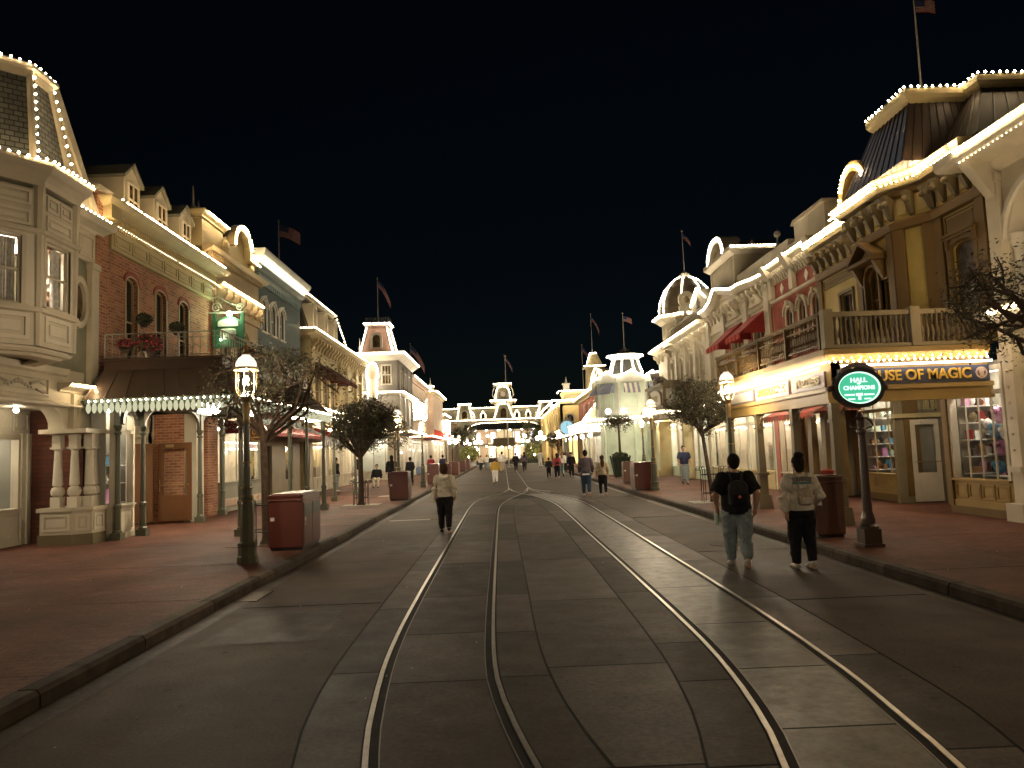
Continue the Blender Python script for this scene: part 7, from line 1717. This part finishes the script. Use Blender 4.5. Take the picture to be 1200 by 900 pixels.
# ================================================================== TREES
def tree(x, y, label, trunk_h, crown, n=5000, ls=.07, mats=('leaf', 'leaf_brown'), r0=.06, lean=(0, 0), seed=3, bark='bark', name='street_tree', cat='tree', group='trees along the street', z0=Zs, depth=3, branches=6, bare=.0, sub=60, clip=0.):
    t = thing(name, label, cat, (x, y, z0), group)
    rr = random.Random(seed); m = MB()
    top = Vector((x+lean[0], y+lean[1], z0+trunk_h))
    mid = Vector((x+lean[0]*.4+rr.uniform(-.03, .03), y+lean[1]*.4, z0+trunk_h*.5))
    m.tube([(x, y, z0), tuple(mid), tuple(top)], [r0*1.25, r0, r0*.85], 8)
    m.lathe(x, y, [(r0*1.9, z0), (r0*1.3, z0+.08), (r0*1.1, z0+.2)], 8)
    cx_, cy_, cz_, rx_, rz_ = crown; C_ = Vector((cx_, cy_, cz_)); tips = []
    def grow_(p, target, r, lv):
        L = (target-p).length; q = p+(target-p)*.5+Vector((rr.gauss(0, .12), rr.gauss(0, .12), rr.gauss(0, .08)))*L
        m.tube([tuple(p), tuple(q), tuple(target)], [r, r*.75, r*.45], 5)
        tips.append(target); tips.append(q)
        if lv <= 0: return
        for _ in range(rr.randint(2, 4)):
            s0 = p+(target-p)*rr.uniform(.45, 1.)
            v = Vector((rr.gauss(0, 1), rr.gauss(0, 1), rr.gauss(.15, .8))).normalized()
            e = s0+v*L*rr.uniform(.35, .6)
            dd = e-C_
            k = math.sqrt((dd.x/rx_)**2+(dd.y/rx_)**2+(dd.z/rz_)**2)
            if k > 1: e = C_+dd/k
            grow_(s0, e, r*.5, lv-1)
    for i in range(branches):
        a = 2*PI*i/branches+rr.uniform(-.3, .3); el = rr.uniform(-.25, .95)
        tgt = C_+Vector((math.cos(a)*rx_*rr.uniform(.6, .95)*math.cos(el*.8), math.sin(a)*rx_*rr.uniform(.6, .95)*math.cos(el*.8), rz_*el*.9))
        grow_(top-Vector((0, 0, trunk_h*.12*rr.random())), tgt, r0*.55, depth)
    m.build('trunk', bark, t)
    lf = MB()
    for i in range(n):
        if clip and i < n*clip:
            while True:
                v = Vector((rr.uniform(-1, 1), rr.uniform(-1, 1), rr.uniform(-1, 1)))
                if v.length < 1: break
            wob = 1+.13*math.sin(5*math.atan2(v.y, v.x)+seed)+.10*math.sin(3*math.atan2(v.y, v.x)-v.z*4)
            p = C_+Vector((v.x*rx_*wob*.93, v.y*rx_*wob*.93, (v.z*.80+.05)*rz_*(1.0 if v.z > 0 else .85)))
            g_ = math.sin(p.x*9+seed)*math.sin(p.y*9)*math.sin(p.z*10)
            if g_ > .22: continue
        else: p = tips[rr.randrange(len(tips))]+Vector((rr.gauss(0, .09), rr.gauss(0, .09), rr.gauss(0, .07)))*rx_
        a = Vector((rr.gauss(0, 1), rr.gauss(0, 1), rr.gauss(0, .7))).normalized(); b = a.cross(Vector((rr.gauss(0, 1), rr.gauss(0, 1), rr.gauss(0, 1)))).normalized()
        L = ls*rr.uniform(.6, 1.35); w_ = L*.4; lf.k = rr.randrange(len(mats)); c = a.cross(b)*L*.08
        lf.add([tuple(p-a*L/2), tuple(p+b*w_/2+c), tuple(p+a*L/2), tuple(p-b*w_/2+c)], [(0, 1, 2, 3)])
    lf.build('crown', list(mats), t)
    return t
tree(-4.6, 15.0, 'spreading dark leaved tree behind the nearest street lamp on the left', 2.15, (-4.4, 14.9, 2.9, 1.5, .95), 5200, .07, r0=.075, lean=(-.02, -.1), seed=11, branches=9, depth=3)
tree(-4.8, 25.9, 'dense clipped round headed tree on the left sidewalk', 1.75, (-4.7, 25.9, 2.78, 1.38, .95), 20000, .08, clip=.6, r0=.085, seed=5, branches=12, depth=3)
tree(5.7, 21.2, 'clipped tree in an iron guard on the right sidewalk', 2.0, (5.55, 21.2, 2.74, 1.08, .86), 17000, .066, clip=.6, r0=.055, lean=(-.2, 0), seed=8, branches=12, depth=3)
tree(-4.35, 31.0, 'thin young tree with few leaves on the left sidewalk', 1.9, (-4.35, 31, 2.5, .7, .7), 900, .08, r0=.035, seed=4, branches=6, depth=2)
tree(7.6, 9.3, 'dark branching tree reaching in from the right edge', 2.2, (7.0, 9.2, 3.1, 1.45, 1.05), 7500, .055, ('leaf_brown', 'leaf'), r0=.10, lean=(-.1, 0), seed=21, branches=10, depth=3, group=None)
for x, y, s, lab, sd in ((-6.0, 120, 2.3, 'dark round plaza tree left of the station porch', 3), (4.6, 118, 2.3, 'dark round plaza tree right of the station porch', 6), (-9.5, 104, 1.9, 'plaza tree strung with lamps beyond the left row', 9), (5.4, 76, 1.2, 'small tree left of the street clock', 12)):
    tree(x, y, lab, 3.0*s/2.3, (x, y, 4.4*s/2.3+(0 if s > 1.5 else .5), s, s*.75), 5200, .22*s/2.3, ('leaf',), r0=.14*s/2.3, seed=sd, branches=9, depth=2, z0=0 if y > 100 else Zs, group='trees of the far plaza')
t = thing('potted_tree', 'small bare topped tree in a dark slatted planter before the pavilion', 'potted tree', (6.2, 41, Zs))
m = MB(); x, y = 6.2, 41.
m.frustum([(x-.26, y-.26, Zs+.05), (x+.26, y-.26, Zs+.05), (x+.26, y+.26, Zs+.05), (x-.26, y+.26, Zs+.05)], [(x-.45, y-.45, 1.2), (x+.45, y-.45, 1.2), (x+.45, y+.45, 1.2), (x-.45, y+.45, 1.2)])
for a in (-1, 1):
    for b in (-1, 1): m.tube([(x+a*.27, y+b*.27, Zs), (x+a*.46, y+b*.46, 1.28)], .05, 5)
for k in (-1, 0, 1): m.tube([(x+k*.15, y-.27, Zs+.1), (x+k*.26, y-.46, 1.2)], .03, 5)
m.build('planter', 'green_dark', t)
sub = tree(x, y, 'tmp', 2.2, (x, y, 2.75, 1.15, .62), 2600, .09, ('leaf_brown', 'leaf'), r0=.06, seed=17, branches=9, depth=2, z0=1.1)
for ch in [o for o in bpy.data.objects if o.parent == sub]: ch.parent = t; ch.location = Vector((0, 0, 1.1-Zs))+Vector((x-6.2, y-41., 0))
bpy.data.objects.remove(sub)
leafcloud([(x, y, 1.3, .42, .18)], 700, .12, t, 'underplanting', ('leaf',), 3)
def guard(x, y, label, r=.30, h=.85):
    t = thing('tree_guard', label, 'tree guard', (x, y, Zs), 'iron guards round the street trees')
    m = MB()
    for k in range(8):
        a = 2*PI*(k+.5)/8; ux, uy = math.cos(a), math.sin(a); px_, py_ = x+r*ux, y+r*uy
        m.tube([(px_, py_, Zs), (px_, py_, Zs+h*.9), (px_+ux*.03, py_+uy*.03, Zs+h), (px_+ux*.10, py_+uy*.10, Zs+h+.02), (px_+ux*.13, py_+uy*.13, Zs+h-.06), (px_+ux*.08, py_+uy*.08, Zs+h-.09)], .011, 5)
    for zz in (.25, .75): 
        m.tube([(x+r*math.cos(2*PI*k/20), y+r*math.sin(2*PI*k/20), Zs+zz) for k in range(21)], .011, 5)
    m.build('iron_hoops', 'black_iron', t)
guard(-4.6, 15.0, 'black iron guard with curled tops round the spreading left tree'); guard(-4.8, 25.9, 'plain iron guard round the clipped left tree', .26, .8); guard(5.7, 21.2, 'iron guard with curled tops round the right tree', .30, .95)
# ================================================================== BENCHES, PLANTS ON THE BALCONY
def bench(x, y, lab, rz=0):
    t = thing('bench', lab, 'bench', (x, y, Zs), 'benches'); c, s = math.cos(rz), math.sin(rz); fr = lambda u, v, z: (x+u*c-v*s, y+u*s+v*c, z)
    m = MB(fr)
    for k in range(4): m.box(-.8, .8, -.2+k*.1, -.13+k*.1, Zs+.42, Zs+.45)
    m.build('seat', 'cream_pale', t); m = MB(fr)
    for k in range(3): m.box(-.8, .8, .22, .25, Zs+.55+k*.12, Zs+.63+k*.12)
    m.build('backrest', 'cream_pale', t)
    for u in (-.7, .7): m = MB(fr); m.box(u-.03, u+.03, -.2, -.15, Zs, Zs+.45); m.box(u-.03, u+.03, .2, .25, Zs, Zs+.9); m.build('leg', 'cream_pale', t)
bench(-6.6, 40.2, 'pale bench by the shop fronts with a person sitting on it')
def hang(x, y, z, r, lab, seed, flowers=None):
    t = thing('potted_plant', lab, 'plant', (x, y, z), 'plants on the balcony')
    m = MB(); m.lathe(x, y, [(r*.35, z-r*1.1), (r*.6, z-r*.7), (r*.65, z-r*.6)], 10); m.build('pot', 'brown_post', t)
    leafcloud([(x, y, z, r, r*.85)], 650, .08, t, 'foliage', ('leaf',), seed)
    if flowers: leafcloud([(x, y, z+.02, r*1.05, r*.8)], 420, .07, t, 'flowers', flowers, seed+1)
hang(-8.05, 17.35, 5.02, .17, 'round topiary ball above the balcony rail', 3); hang(-7.35, 17.45, 4.82, .16, 'leafy plant on the balcony right of the topiary ball', 5)
hang(-7.85, 17.2, 4.42, .28, 'big red flower bush hanging over the balcony rail', 7, ('flower_red', 'flower_red', 'flower_pink')); hang(-8.35, 17.12, 4.4, .16, 'pink flowers at the left end of the balcony rail', 9, ('flower_pink', 'flower_red')); hang(-6.25, 18.9, 4.35, .22, 'red flowers on the street side of the balcony', 13, ('flower_red', 'flower_pink'))
# ================================================================== PEOPLE
FOLDS = bpy.data.textures.new('folds', 'STUCCI'); FOLDS.noise_scale = .085; FOLDS.turbulence = 12; FOLDS.stucci_type = 'WALL_IN'
def ering(c, rx, ry, n=12):
    return [(c[0]+rx*math.cos(2*PI*k/n), c[1]+ry*math.sin(2*PI*k/n), c[2]) for k in range(n)]
def loft(mb, rings):      # rings: (x,y,z,rx,ry)
    n = 12; vs = []
    for r in rings: vs += ering(r[:3], r[3], r[4], n)
    fs = [(j*n+i, j*n+(i+1) % n, (j+1)*n+(i+1) % n, (j+1)*n+i) for j in range(len(rings)-1) for i in range(n)]
    fs += [tuple(range(n-1, -1, -1)), tuple((len(rings)-1)*n+i for i in range(n))]
    mb.add(vs, fs)
def person(x, y, H, label, top='cloth_grey', legs='cloth_black', hair='hair_dark', heading=0., z0=0., stride=.08, arms=(0, 0), bulk=1., hairstyle='short', shoes='cloth_dark', sleeve='long', fine=False, out=0., folds=False, group=None, sit=False, topl=.50, elbows=(.05, .05), hem=None, name='person'):
    """heading 0 = walking away (+y). One continuous body; hair, clothes and shoes are parts."""
    t = thing(name, label, 'person', (x, y, z0), group)
    ca, sa = math.cos(heading), math.sin(heading)
    fr = lambda u, v, z: (x+H*(u*ca-v*sa), y+H*(u*sa+v*ca), z0+H*z)
    vox = .009 if fine else .022
    b = bulk
    hipz = .50 if not sit else .27
    dz = hipz-.50
    J = {}
    for s, sg in (('l', -1), ('r', 1)):
        f = stride*sg*(-1)
        if sit:
            J[s] = [(sg*.055, 0, hipz), (sg*.075, .23, hipz+.01), (sg*.075, .24, .045), (sg*.075, .33, .02)]
        else:
            lift = .03 if f < 0 else 0
            J[s] = [(sg*.052, 0, hipz), (sg*.058, f*.55+.012, .28), (sg*.056, f-(.02 if f < 0 else 0), .045+lift), (sg*.062, f+.095, .018+lift*.2)]
    A = {}
    for i, (s, sg) in enumerate((('l', -1), ('r', 1))):
        sw = arms[i]; eb = elbows[i]
        A[s] = [(sg*.094*b**.5, 0, .785+dz), (sg*(.128*b**.5+.01+out), sw*.35-.02, .645+dz), (sg*(.128*b**.5+.01), sw+eb, .505+dz+abs(eb)*.3), (sg*(.125*b**.5+.008), sw+eb*1.2+.012, .455+dz+abs(eb)*.35)]
    def limbs(mb, e=0., which='all', cut=None):
        for s in 'lr':
            hp, kn, an, to = J[s]
            if which in ('all', 'legs'):
                mb.tube([fr(*hp), fr(*[(hp[i]+kn[i])/2 for i in range(3)]), fr(*kn), fr(*[(kn[i]*.6+an[i]*.4) for i in range(3)]), fr(*an)], [H*(.062*b**.6+e), H*(.056*b**.6+e), H*(.040*b**.6+e), H*(.037*b**.6+e), H*(.024+e*1.3)], 10)
            if which == 'all': mb.tube([fr(*an), fr(an[0], an[1]-.02, .03), fr(*to)], [H*.024, H*.028, H*.018], 8)
            sh, el, wr, ha = A[s]
            if which in ('all', 'arms'):
                k = 1. if cut is None else cut
                P = [sh, [(sh[i]+el[i])/2 for i in range(3)], el, wr] if k > .6 else [sh, [(sh[i]*.6+el[i]*.4) for i in range(3)], [(sh[i]*.15+el[i]*.85) for i in range(3)]]
                Rr = [H*(.036*b+e), H*(.031*b+e), H*(.026*b+e), H*(.018+e)] if k > .6 else [H*(.038*b+e), H*(.034*b+e), H*(.033*b+e)]
                mb.tube([fr(*p) for p in P], Rr, 10)
                mb.ball(fr(sh[0], sh[1], sh[2]), Rr[0]*.98, 10, 8)
    def torso(mb, e, zlo, zhi=.835):
        rr_ = [(.0, -.004, .47, .080*b**.8, .062*b**.8), (0, -.008, .52, .088*b**.8, .070*b**.8), (0, 0, .58, .083*b, .062*b), (0, .004, .64, .080*b, .060*b), (0, 0, .71, .092*b**.7, .060*b), (0, 0, .775, .100*b**.6, .056), (0, 0, .815, .085*b**.5, .045), (0, .002, .838, .045, .035)]
        q = [r for r in rr_ if zlo <= r[2] <= zhi+.01]
        vs = []; n = 14
        for r in q:
            for k in range(n):
                a = 2*PI*k/n; vs.append(fr(r[0]+(r[3]+e)*math.cos(a), r[1]+(r[4]+e)*math.sin(a), r[2]+dz))
        fs = [(j*n+i, j*n+(i+1) % n, (j+1)*n+(i+1) % n, (j+1)*n+i) for j in range(len(q)-1) for i in range(n)]+[tuple(range(n-1, -1, -1)), tuple((len(q)-1)*n+i for i in range(n))]
        mb.add(vs, fs)
    def finish(mb, nm, mat, v=vox, sm=4):
        o = mb.build(nm, mat, t, smooth=True)
        r = o.modifiers.new('Remesh', 'REMESH'); r.mode = 'VOXEL'; r.voxel_size = v; r.use_smooth_shade = True
        s = o.modifiers.new('Smooth', 'SMOOTH'); s.factor = .5; s.iterations = sm
        if fine and nm in ('jacket', 'shirt', 'trousers'):
            d = o.modifiers.new('Folds', 'DISPLACE'); d.texture = FOLDS; d.strength = .024; d.mid_level = .1 if nm == 'trousers' else .35; d.texture_coords = 'LOCAL'
        return o
    def hd(u, v, z): return fr(u, v, z+dz)
    m = MB(); torso(m, -.006, .47); limbs(m)
    m.tube([hd(0, 0, .82), hd(0, .006, .865), hd(0, .01, .89)], [H*.034, H*.030, H*.034], 10)
    # head: skull, jaw, nose, ears
    vs = []
    m.ball(hd(0, .006, .935), H*.060, 12, 10, .86, 1.02, 1.08); m.ball(hd(0, .022, .898), H*.040, 10, 8, .9, 1., .9)
    m.tube([hd(0, .060, .935), hd(0, .076, .918)], [H*.007, H*.011], 6)
    for sg in (-1, 1): m.ball(hd(sg*.053, .0, .925), H*.014, 8, 6, .5, 1, 1.4)
    for s, sg in (('l', -1), ('r', 1)):     # hands: palm, four fingers, thumb
        wr, ha = Vector(A[s][2]), Vector(A[s][3]); d = (ha-wr).normalized()
        m.tube([fr(*wr), fr(*((wr+ha)/2)), fr(*ha)], [H*.016, H*.021, H*.019], 8)
        if fine:
            side = Vector((0, 1, 0))
            for k in range(4):
                o_ = side*(.016-.0105*k); L = (.036, .042, .040, .031)[k]; p0 = ha+o_-d*.006; p1 = p0+d*L*.55+Vector((-sg*.004, 0, 0)); p2 = p1+d*L*.45+Vector((-sg*.012, 0, 0))
                m.tube([fr(*p0), fr(*p1), fr(*p2)], [H*.0062, H*.0058, H*.0048], 6)
            p0 = wr+(ha-wr)*.45+side*.014; p1 = p0+side*.016+d*.016; p2 = p1+d*.02+side*.002
            m.tube([fr(*p0), fr(*p1), fr(*p2)], [H*.008, H*.0068, H*.0055], 6)
        else: m.tube([fr(*ha), fr(*(ha+d*.035))], [H*.017, H*.011], 6)
    finish(m, 'body', 'skin', .0065 if fine else vox, 2)
    m = MB(); torso(m, .012, .46 if topl < .5 else topl, .835); limbs(m, .013, 'arms', 1. if sleeve == 'long' else .3)
    if topl < .5: pass
    finish(m, 'jacket' if sleeve == 'long' else 'shirt', top)
    if hem:
        m = MB(); q = []
        for z in (.455, .49): q.append([fr((.098*b)*math.cos(2*PI*k/14), (.076*b)*math.sin(2*PI*k/14), z+dz) for k in range(14)])
        m.frustum(q[0], q[1]); m.build('shirt_hem', hem, t, smooth=True)
    m = MB(); torso(m, .006, .47, .52)
    for s in 'lr':
        hp, kn, an, to = J[s]; wide = .010 if legs != 'cloth_black' else .004
        m.tube([fr(*hp), fr(*[(hp[i]+kn[i])/2 for i in range(3)]), fr(*kn), fr(*[(kn[i]*.6+an[i]*.4) for i in range(3)]), fr(an[0], an[1], an[2]+.01)], [H*(.064*b**.6+.002), H*(.057*b**.6+wide*.6), H*(.043*b**.5+wide), H*(.038*b**.4+wide), H*(.028+wide)], 10)
    m.ball(fr(0, 0, hipz), H*.072*b**.8, 10, 8, 1.12, .95, .8)
    finish(m, 'trousers', legs)
    for s in 'lr':
        an, to = J[s][2], J[s][3]; m = MB()
        m.tube([fr(an[0], an[1]-.032, an[2]-.022), fr(an[0], an[1]+.0, an[2]-.018), fr(an[0], an[1]+.05, max(.018, an[2]-.03)), fr(to[0], to[1]+.015, .017)], [H*.024, H*.031, H*.027, H*.017], 8)
        finish(m, 'shoe', shoes, .012 if fine else vox)
    m = MB()
    if hairstyle != 'hat':
        m.ball(hd(0, -.006, .948), H*.063, 12, 10, .92, 1.02, 1.05)
        m.ball(hd(0, -.020, .915), H*.050, 10, 8, 1.0, .8, 1.)
    if hairstyle == 'bob': m.ball(hd(0, -.012, .905), H*.064, 12, 8, 1.0, .78, 1.0); m.ball(hd(.0, -.018, .93), H*.066, 12, 8, 1., .85, 1.)
    if hairstyle == 'bun': m.ball(hd(0, -.03, 1.01), H*.038, 12, 8, 1.25, 1, .8); m.ball(hd(0, -.025, .90), H*.048, 10, 8, 1, .7, 1.1)
    if hairstyle == 'long': m.tube([hd(0, -.02, .93), hd(0, -.045, .86), hd(0, -.066, .77), hd(0, -.07, .70)], [H*.058, H*.052, H*.045, H*.022], 10)
    if hairstyle == 'hat': m.ball(hd(0, -.0, .955), H*.066, 12, 8, .95, 1.05, .85); m.lathe(0, 0, [(0, 0)], 3) if False else m.tube([hd(0, 0, .952), hd(0, 0, .960)], [H*.085, H*.085], 14)
    # keep the face clear
    finish(m, 'hat' if hairstyle == 'hat' else 'hair', hair, .010 if fine else .018, 3)
    if math.cos(heading) < .3:
        m = MB()
        for sg in (-1, 1): m.ball(hd(sg*.022, .060, .938), H*.007, 6, 5)
        m.build('eyes', 'black_iron', t)
    return t, fr, A, hd

W1 = person(-1.33, 17.06, 1.50, 'woman with brown bob in a pale grey hoodie walking away beside the left rail', 'cloth_cream', 'cloth_black', 'hair_brown', .0, 0, .05, (-.02, -.03), 1.12, 'bob', 'cloth_dark', fine=True, elbows=(.03, .03))
m = MB(); hd = W1[3]
m.tube([hd(-.05, -.055, .815), hd(0, -.085, .785), hd(.05, -.055, .815)], [1.5*.022, 1.5*.034, 1.5*.022], 8); o = m.build('hood', 'cloth_white', W1[0], smooth=True)
M1 = person(3.22, 10.8, 1.545, 'heavy man in black T-shirt and blue jeans with a black backpack, walking away', 'cloth_black', 'cloth_jeans', 'hair_dark', -.12, 0, .085, (.0, -.05), 1.42, 'short', 'sole', 'short', True, elbows=(.05, .02), topl=.47, out=.02)
W2 = person(3.95, 10.35, 1.50, 'woman with dark bun in a pale patterned jersey and black leggings, walking away', 'cloth_cream', 'cloth_black', 'hair_dark', .1, 0, .03, (-.06, .0), 1.24, 'bun', 'sole', 'long', True, elbows=(.02, .12), topl=.52, out=.035)
m = MB(); hd = W2[3]; q = []
for z in (.752, .772): q.append([hd((.102*1.28**.6+.019)*math.cos(2*PI*k/20), (.060+.018)*math.sin(2*PI*k/20)-.0, z) for k in range(20)])
m.frustum(q[0], q[1]); m.build('jersey_stripe', 'stripe_teal', W2[0], smooth=True)
text(W2[0], hd(0, -.084, .795), 'SPIRIT', .085, 'cloth_dark', PI/2, 0, .004, name='jersey_letters', sx=1.3) if False else None
m = MB()
for k in range(7):
    a = -PI/2+(k-3)*.33; c = hd(.118*math.cos(a), .070*math.sin(a)-.004, .80-.004*abs(k-3)); m.box(c[0]-.02, c[0]+.02, c[1]-.012, c[1]+.02, c[2]-.03, c[2]+.03)
m.build('jersey_letters', 'patch_grey', W2[0])
def backpack(P, lab, mat, mat2, w=.17, h=.23, zc=.66, dep=.07, off=.085, H=1.5):
    hd = P[3]; c = hd(0, -off, zc)
    t = thing('backpack', lab, 'backpack', c)
    m = MB(FC(c[1], c[0])); m.prism([(-w/2*H, c[2]-h/2*H), (w/2*H, c[2]-h/2*H), (w/2*H, c[2]+h*.2*H)]+[(w/2*H*math.cos(a), c[2]+h*.2*H+h*.3*H*math.sin(a)) for a in [PI*k/8 for k in range(1, 8)]]+[(-w/2*H, c[2]+h*.2*H)], -.01, dep*H)
    o = m.build('bag', mat, t, bevel=.025)
    m = MB(FC(c[1], c[0])); m.box(-w*.36*H, w*.36*H, dep*H, dep*H+.03, c[2]-h*.42*H, c[2]-h*.05*H); m.build('pocket', mat2, t, bevel=.012)
    for s in (-1, 1):
        m = MB(); m.tube([hd(s*.04, -off*.9, zc+h*.45), hd(s*.055, -.04, .842), hd(s*.062, .03, .842), hd(s*.07, .072, .77), hd(s*.08, .07, .66), hd(s*.085, -.02, .60), hd(s*w*.4, -off, zc-h*.4)], .016, 6); m.build('strap', mat, t)
    return t
b = backpack(M1, 'black backpack with a small red tag on the back of the heavy man', 'cloth_dark', 'cloth_black', .17, .22, .665, .07, .090, 1.545)
c = M1[3](.0, -.18, .63); m = MB(); m.ball((c[0], c[1]-.03, c[2]), .022, 8, 6); m.build('tag', 'flower_pink', b)
b = backpack(W2, 'small beige backpack on the back of the woman with the bun', 'cloth_beige', 'cloth_cream', .11, .15, .645, .05, .088, 1.5)
c = M1[1](*M1[2]['l'][3]); m = MB(); m.lathe(c[0]-.015, c[1]+.01, [(.028, c[2]-.16), (.034, c[2]-.05), (.034, c[2]+.01), (.02, c[2]+.03), (.02, c[2]+.05)], 10); tag(m.build('bottle', 'mint'), 'pale green bottle held low in the left hand of the heavy man', 'bottle')
P = lambda *a, **k: person(*a, **k)
P(2.99, 28.3, 1.66, 'man in dark grey jacket over a white shirt and blue jeans walking away', 'cloth_mauve', 'cloth_denim', 'hair_dark', 0, 0, .05, (-.03, .02), 1.18, 'short', 'sole', hem='cloth_white')
P(3.55, 27.9, 1.45, 'woman with long brown hair, beige jacket and black leggings beside the man in grey', 'cloth_beige', 'cloth_black', 'hair_brown', 0, 0, .06, (.0, -.02), 1.05, 'long', 'sole')
P(7.3, 31.2, 1.55, 'man in navy shirt and jeans facing the camera on the right sidewalk', 'cloth_navy', 'cloth_jeans', 'hair_dark', PI, Zs, .02, (.02, .02), 1.25, 'short', 'cloth_dark', 'short', elbows=(.13, .13))
P(-.5, 42.3, 1.42, 'person in yellow hooded top and white trousers walking away beside the rails', 'cloth_yellow', 'cloth_white', 'hair_brown', 0, 0, .05, (.02, .0), 1.2, 'short')
P(-.15, 66, 1.75, 'person in a white shirt far down the street left of the flagpole', 'cloth_white', 'cloth_beige', 'hair_dark', 0, 0, .03, (.02, .0), 1.5, 'short')
P(1.05, 68, 1.6, 'person in black, left of a pair far down the street', 'cloth_black', 'cloth_black', 'hair_dark', 0, 0, .05, (0, 0), 1.2)
P(1.75, 66, 1.65, 'person in dark brown, right of a pair far down the street', 'cloth_mauve', 'cloth_dark', 'hair_dark', 0, 0, .05, (0, 0), 1.25, 'long')
P(3.7, 78, 1.8, 'figure all in white alone near the end of the right kerb', 'cloth_white', 'cloth_white', 'hair_fair', .2, 0, .04, (0, 0), 1.0)
P(2.75, 47.5, 1.28, 'short person in grey top and black trousers, left of the group with the pushchair', 'cloth_dark', 'cloth_black', 'hair_dark', 0, 0, .04, (0, 0), 1.1)
P(3.2, 46.6, 1.52, 'woman in pink sleeves with a red backpack and black trousers', 'cloth_pink', 'cloth_black', 'hair_dark', 0, 0, .04, (0, 0), 1.15, 'long', 'sole')
P(3.95, 52, 1.6, 'person in a pale coat behind the woman with the red backpack', 'cloth_white', 'stripe_teal', 'hair_fair', -.4, 0, .09, (.04, -.04), 1.05, 'long', 'sole')
P(4.35, 56, 1.55, 'person with dark hair in grey, left of the red bin by the clock', 'patch_grey', 'cloth_dark', 'hair_dark', .2, 0, .03, (0, 0), 1.1, 'long')
P(4.1, 47.0, 1.55, 'guard in black uniform and cap standing before the street clock', 'cloth_black', 'cloth_black', 'hair_dark', PI, 0, .03, (0, 0), 1.15, 'hat', elbows=(.08, .1))
P(-2.2, 74, 1.5, 'person in a pale shirt in the group at the far left kerb', 'cloth_cream', 'cloth_dark', 'hair_dark', 0, 0, .04, (0, 0), 1.1)
P(-1.7, 77, 1.5, 'person in blue jeans in the middle of the far left group', 'cloth_white', 'cloth_jeans', 'hair_dark', 0, 0, .05, (0, 0), 1.1)
P(-1.2, 74, 1.45, 'person in a dark top at the right of the far left group', 'cloth_dark', 'cloth_white', 'hair_dark', 0, 0, .05, (0, 0), 1.1)
P(-8.0, 36.9, 1.62, 'woman with long black hair and dark coat walking past the lit shop window', 'cloth_dark', 'cloth_jeans', 'hair_dark', -.9, Zs, .06, (.03, -.02), 1.1, 'long', 'sole')
P(-6.45, 34.0, 1.5, 'woman in a patterned grey top standing behind the clipped tree', 'cloth_grey', 'cloth_white', 'hair_dark', .4, Zs, .02, (0, 0), 1.1, 'long')
P(-6.6, 40.15, 1.55, 'person in black sitting on the pale bench', 'cloth_black', 'cloth_cream', 'hair_dark', PI, Zs, 0, (.05, .05), 1.25, 'short', sit=True, elbows=(.1, .1))
P(-5.3, 36.5, 1.62, 'person in a black coat standing right of the bench, behind the red bin', 'cloth_black', 'cloth_dark', 'hair_dark', .3, Zs, .03, (0, 0), 1.2, 'long')
P(-5.0, 41.2, 1.5, 'person in black carrying a pale bag, stepping toward the left lamp', 'cloth_black', 'cloth_black', 'hair_dark', .5, Zs, .08, (0, .06), 1.15, 'short')
P(-4.9, 52, 1.55, 'person in a pink red top beyond the third bin on the left', 'cloth_red', 'cloth_dark', 'hair_dark', 0, Zs, .03, (0, 0), 1.15)
P(-4.3, 54.5, 1.55, 'person in navy with white trousers beside the person in pink red', 'cloth_navy', 'cloth_white', 'hair_dark', 0, Zs, .03, (0, 0), 1.1)
c = (3.2, 46.6-.14, .98); t = thing('backpack', 'red backpack worn by the woman in pink sleeves', 'backpack', c); m = MB(); m.box(3.06, 3.34, 46.32, 46.48, .84, 1.2); m.build('bag', 'cloth_red', t, bevel=.03); m = MB(); m.box(3.1, 3.3, 46.28, 46.32, .87, 1.0); m.build('pocket', 'cloth_dark', t)
t = thing('pushchair', 'white framed pushchair beside the walking group', 'pushchair', (4.0, 49.5, 0))
x, y = 4.05, 50.
m = MB(); m.tube([(x-.2, y-.35, .95), (x-.2, y, .5), (x-.2, y+.4, .12)], .02, 5); m.tube([(x+.2, y-.35, .95), (x+.2, y, .5), (x+.2, y+.4, .12)], .02, 5); m.tube([(x-.2, y-.35, .95), (x+.2, y-.35, .95)], .02, 5); m.tube([(x-.2, y-.3, .12), (x-.2, y+.2, .55)], .02, 5); m.tube([(x+.2, y-.3, .12), (x+.2, y+.2, .55)], .02, 5); m.build('frame', 'white', t)
m = MB(); m.box(x-.18, x+.18, y-.1, y+.25, .4, .5); m.box(x-.18, x+.18, y-.18, y-.1, .4, .85); m.build('seat', 'cloth_dark', t)
for a in (-.22, .22):
    for b_ in (-.3, .4): m = MB(FRM(x+a, 0, 0, 1, 1, 0)); m.prism([(y+b_+.11*math.cos(2*PI*k/12), .11+.11*math.sin(2*PI*k/12)) for k in range(12)], -.02, .02); m.build('wheel', 'black_iron', t)
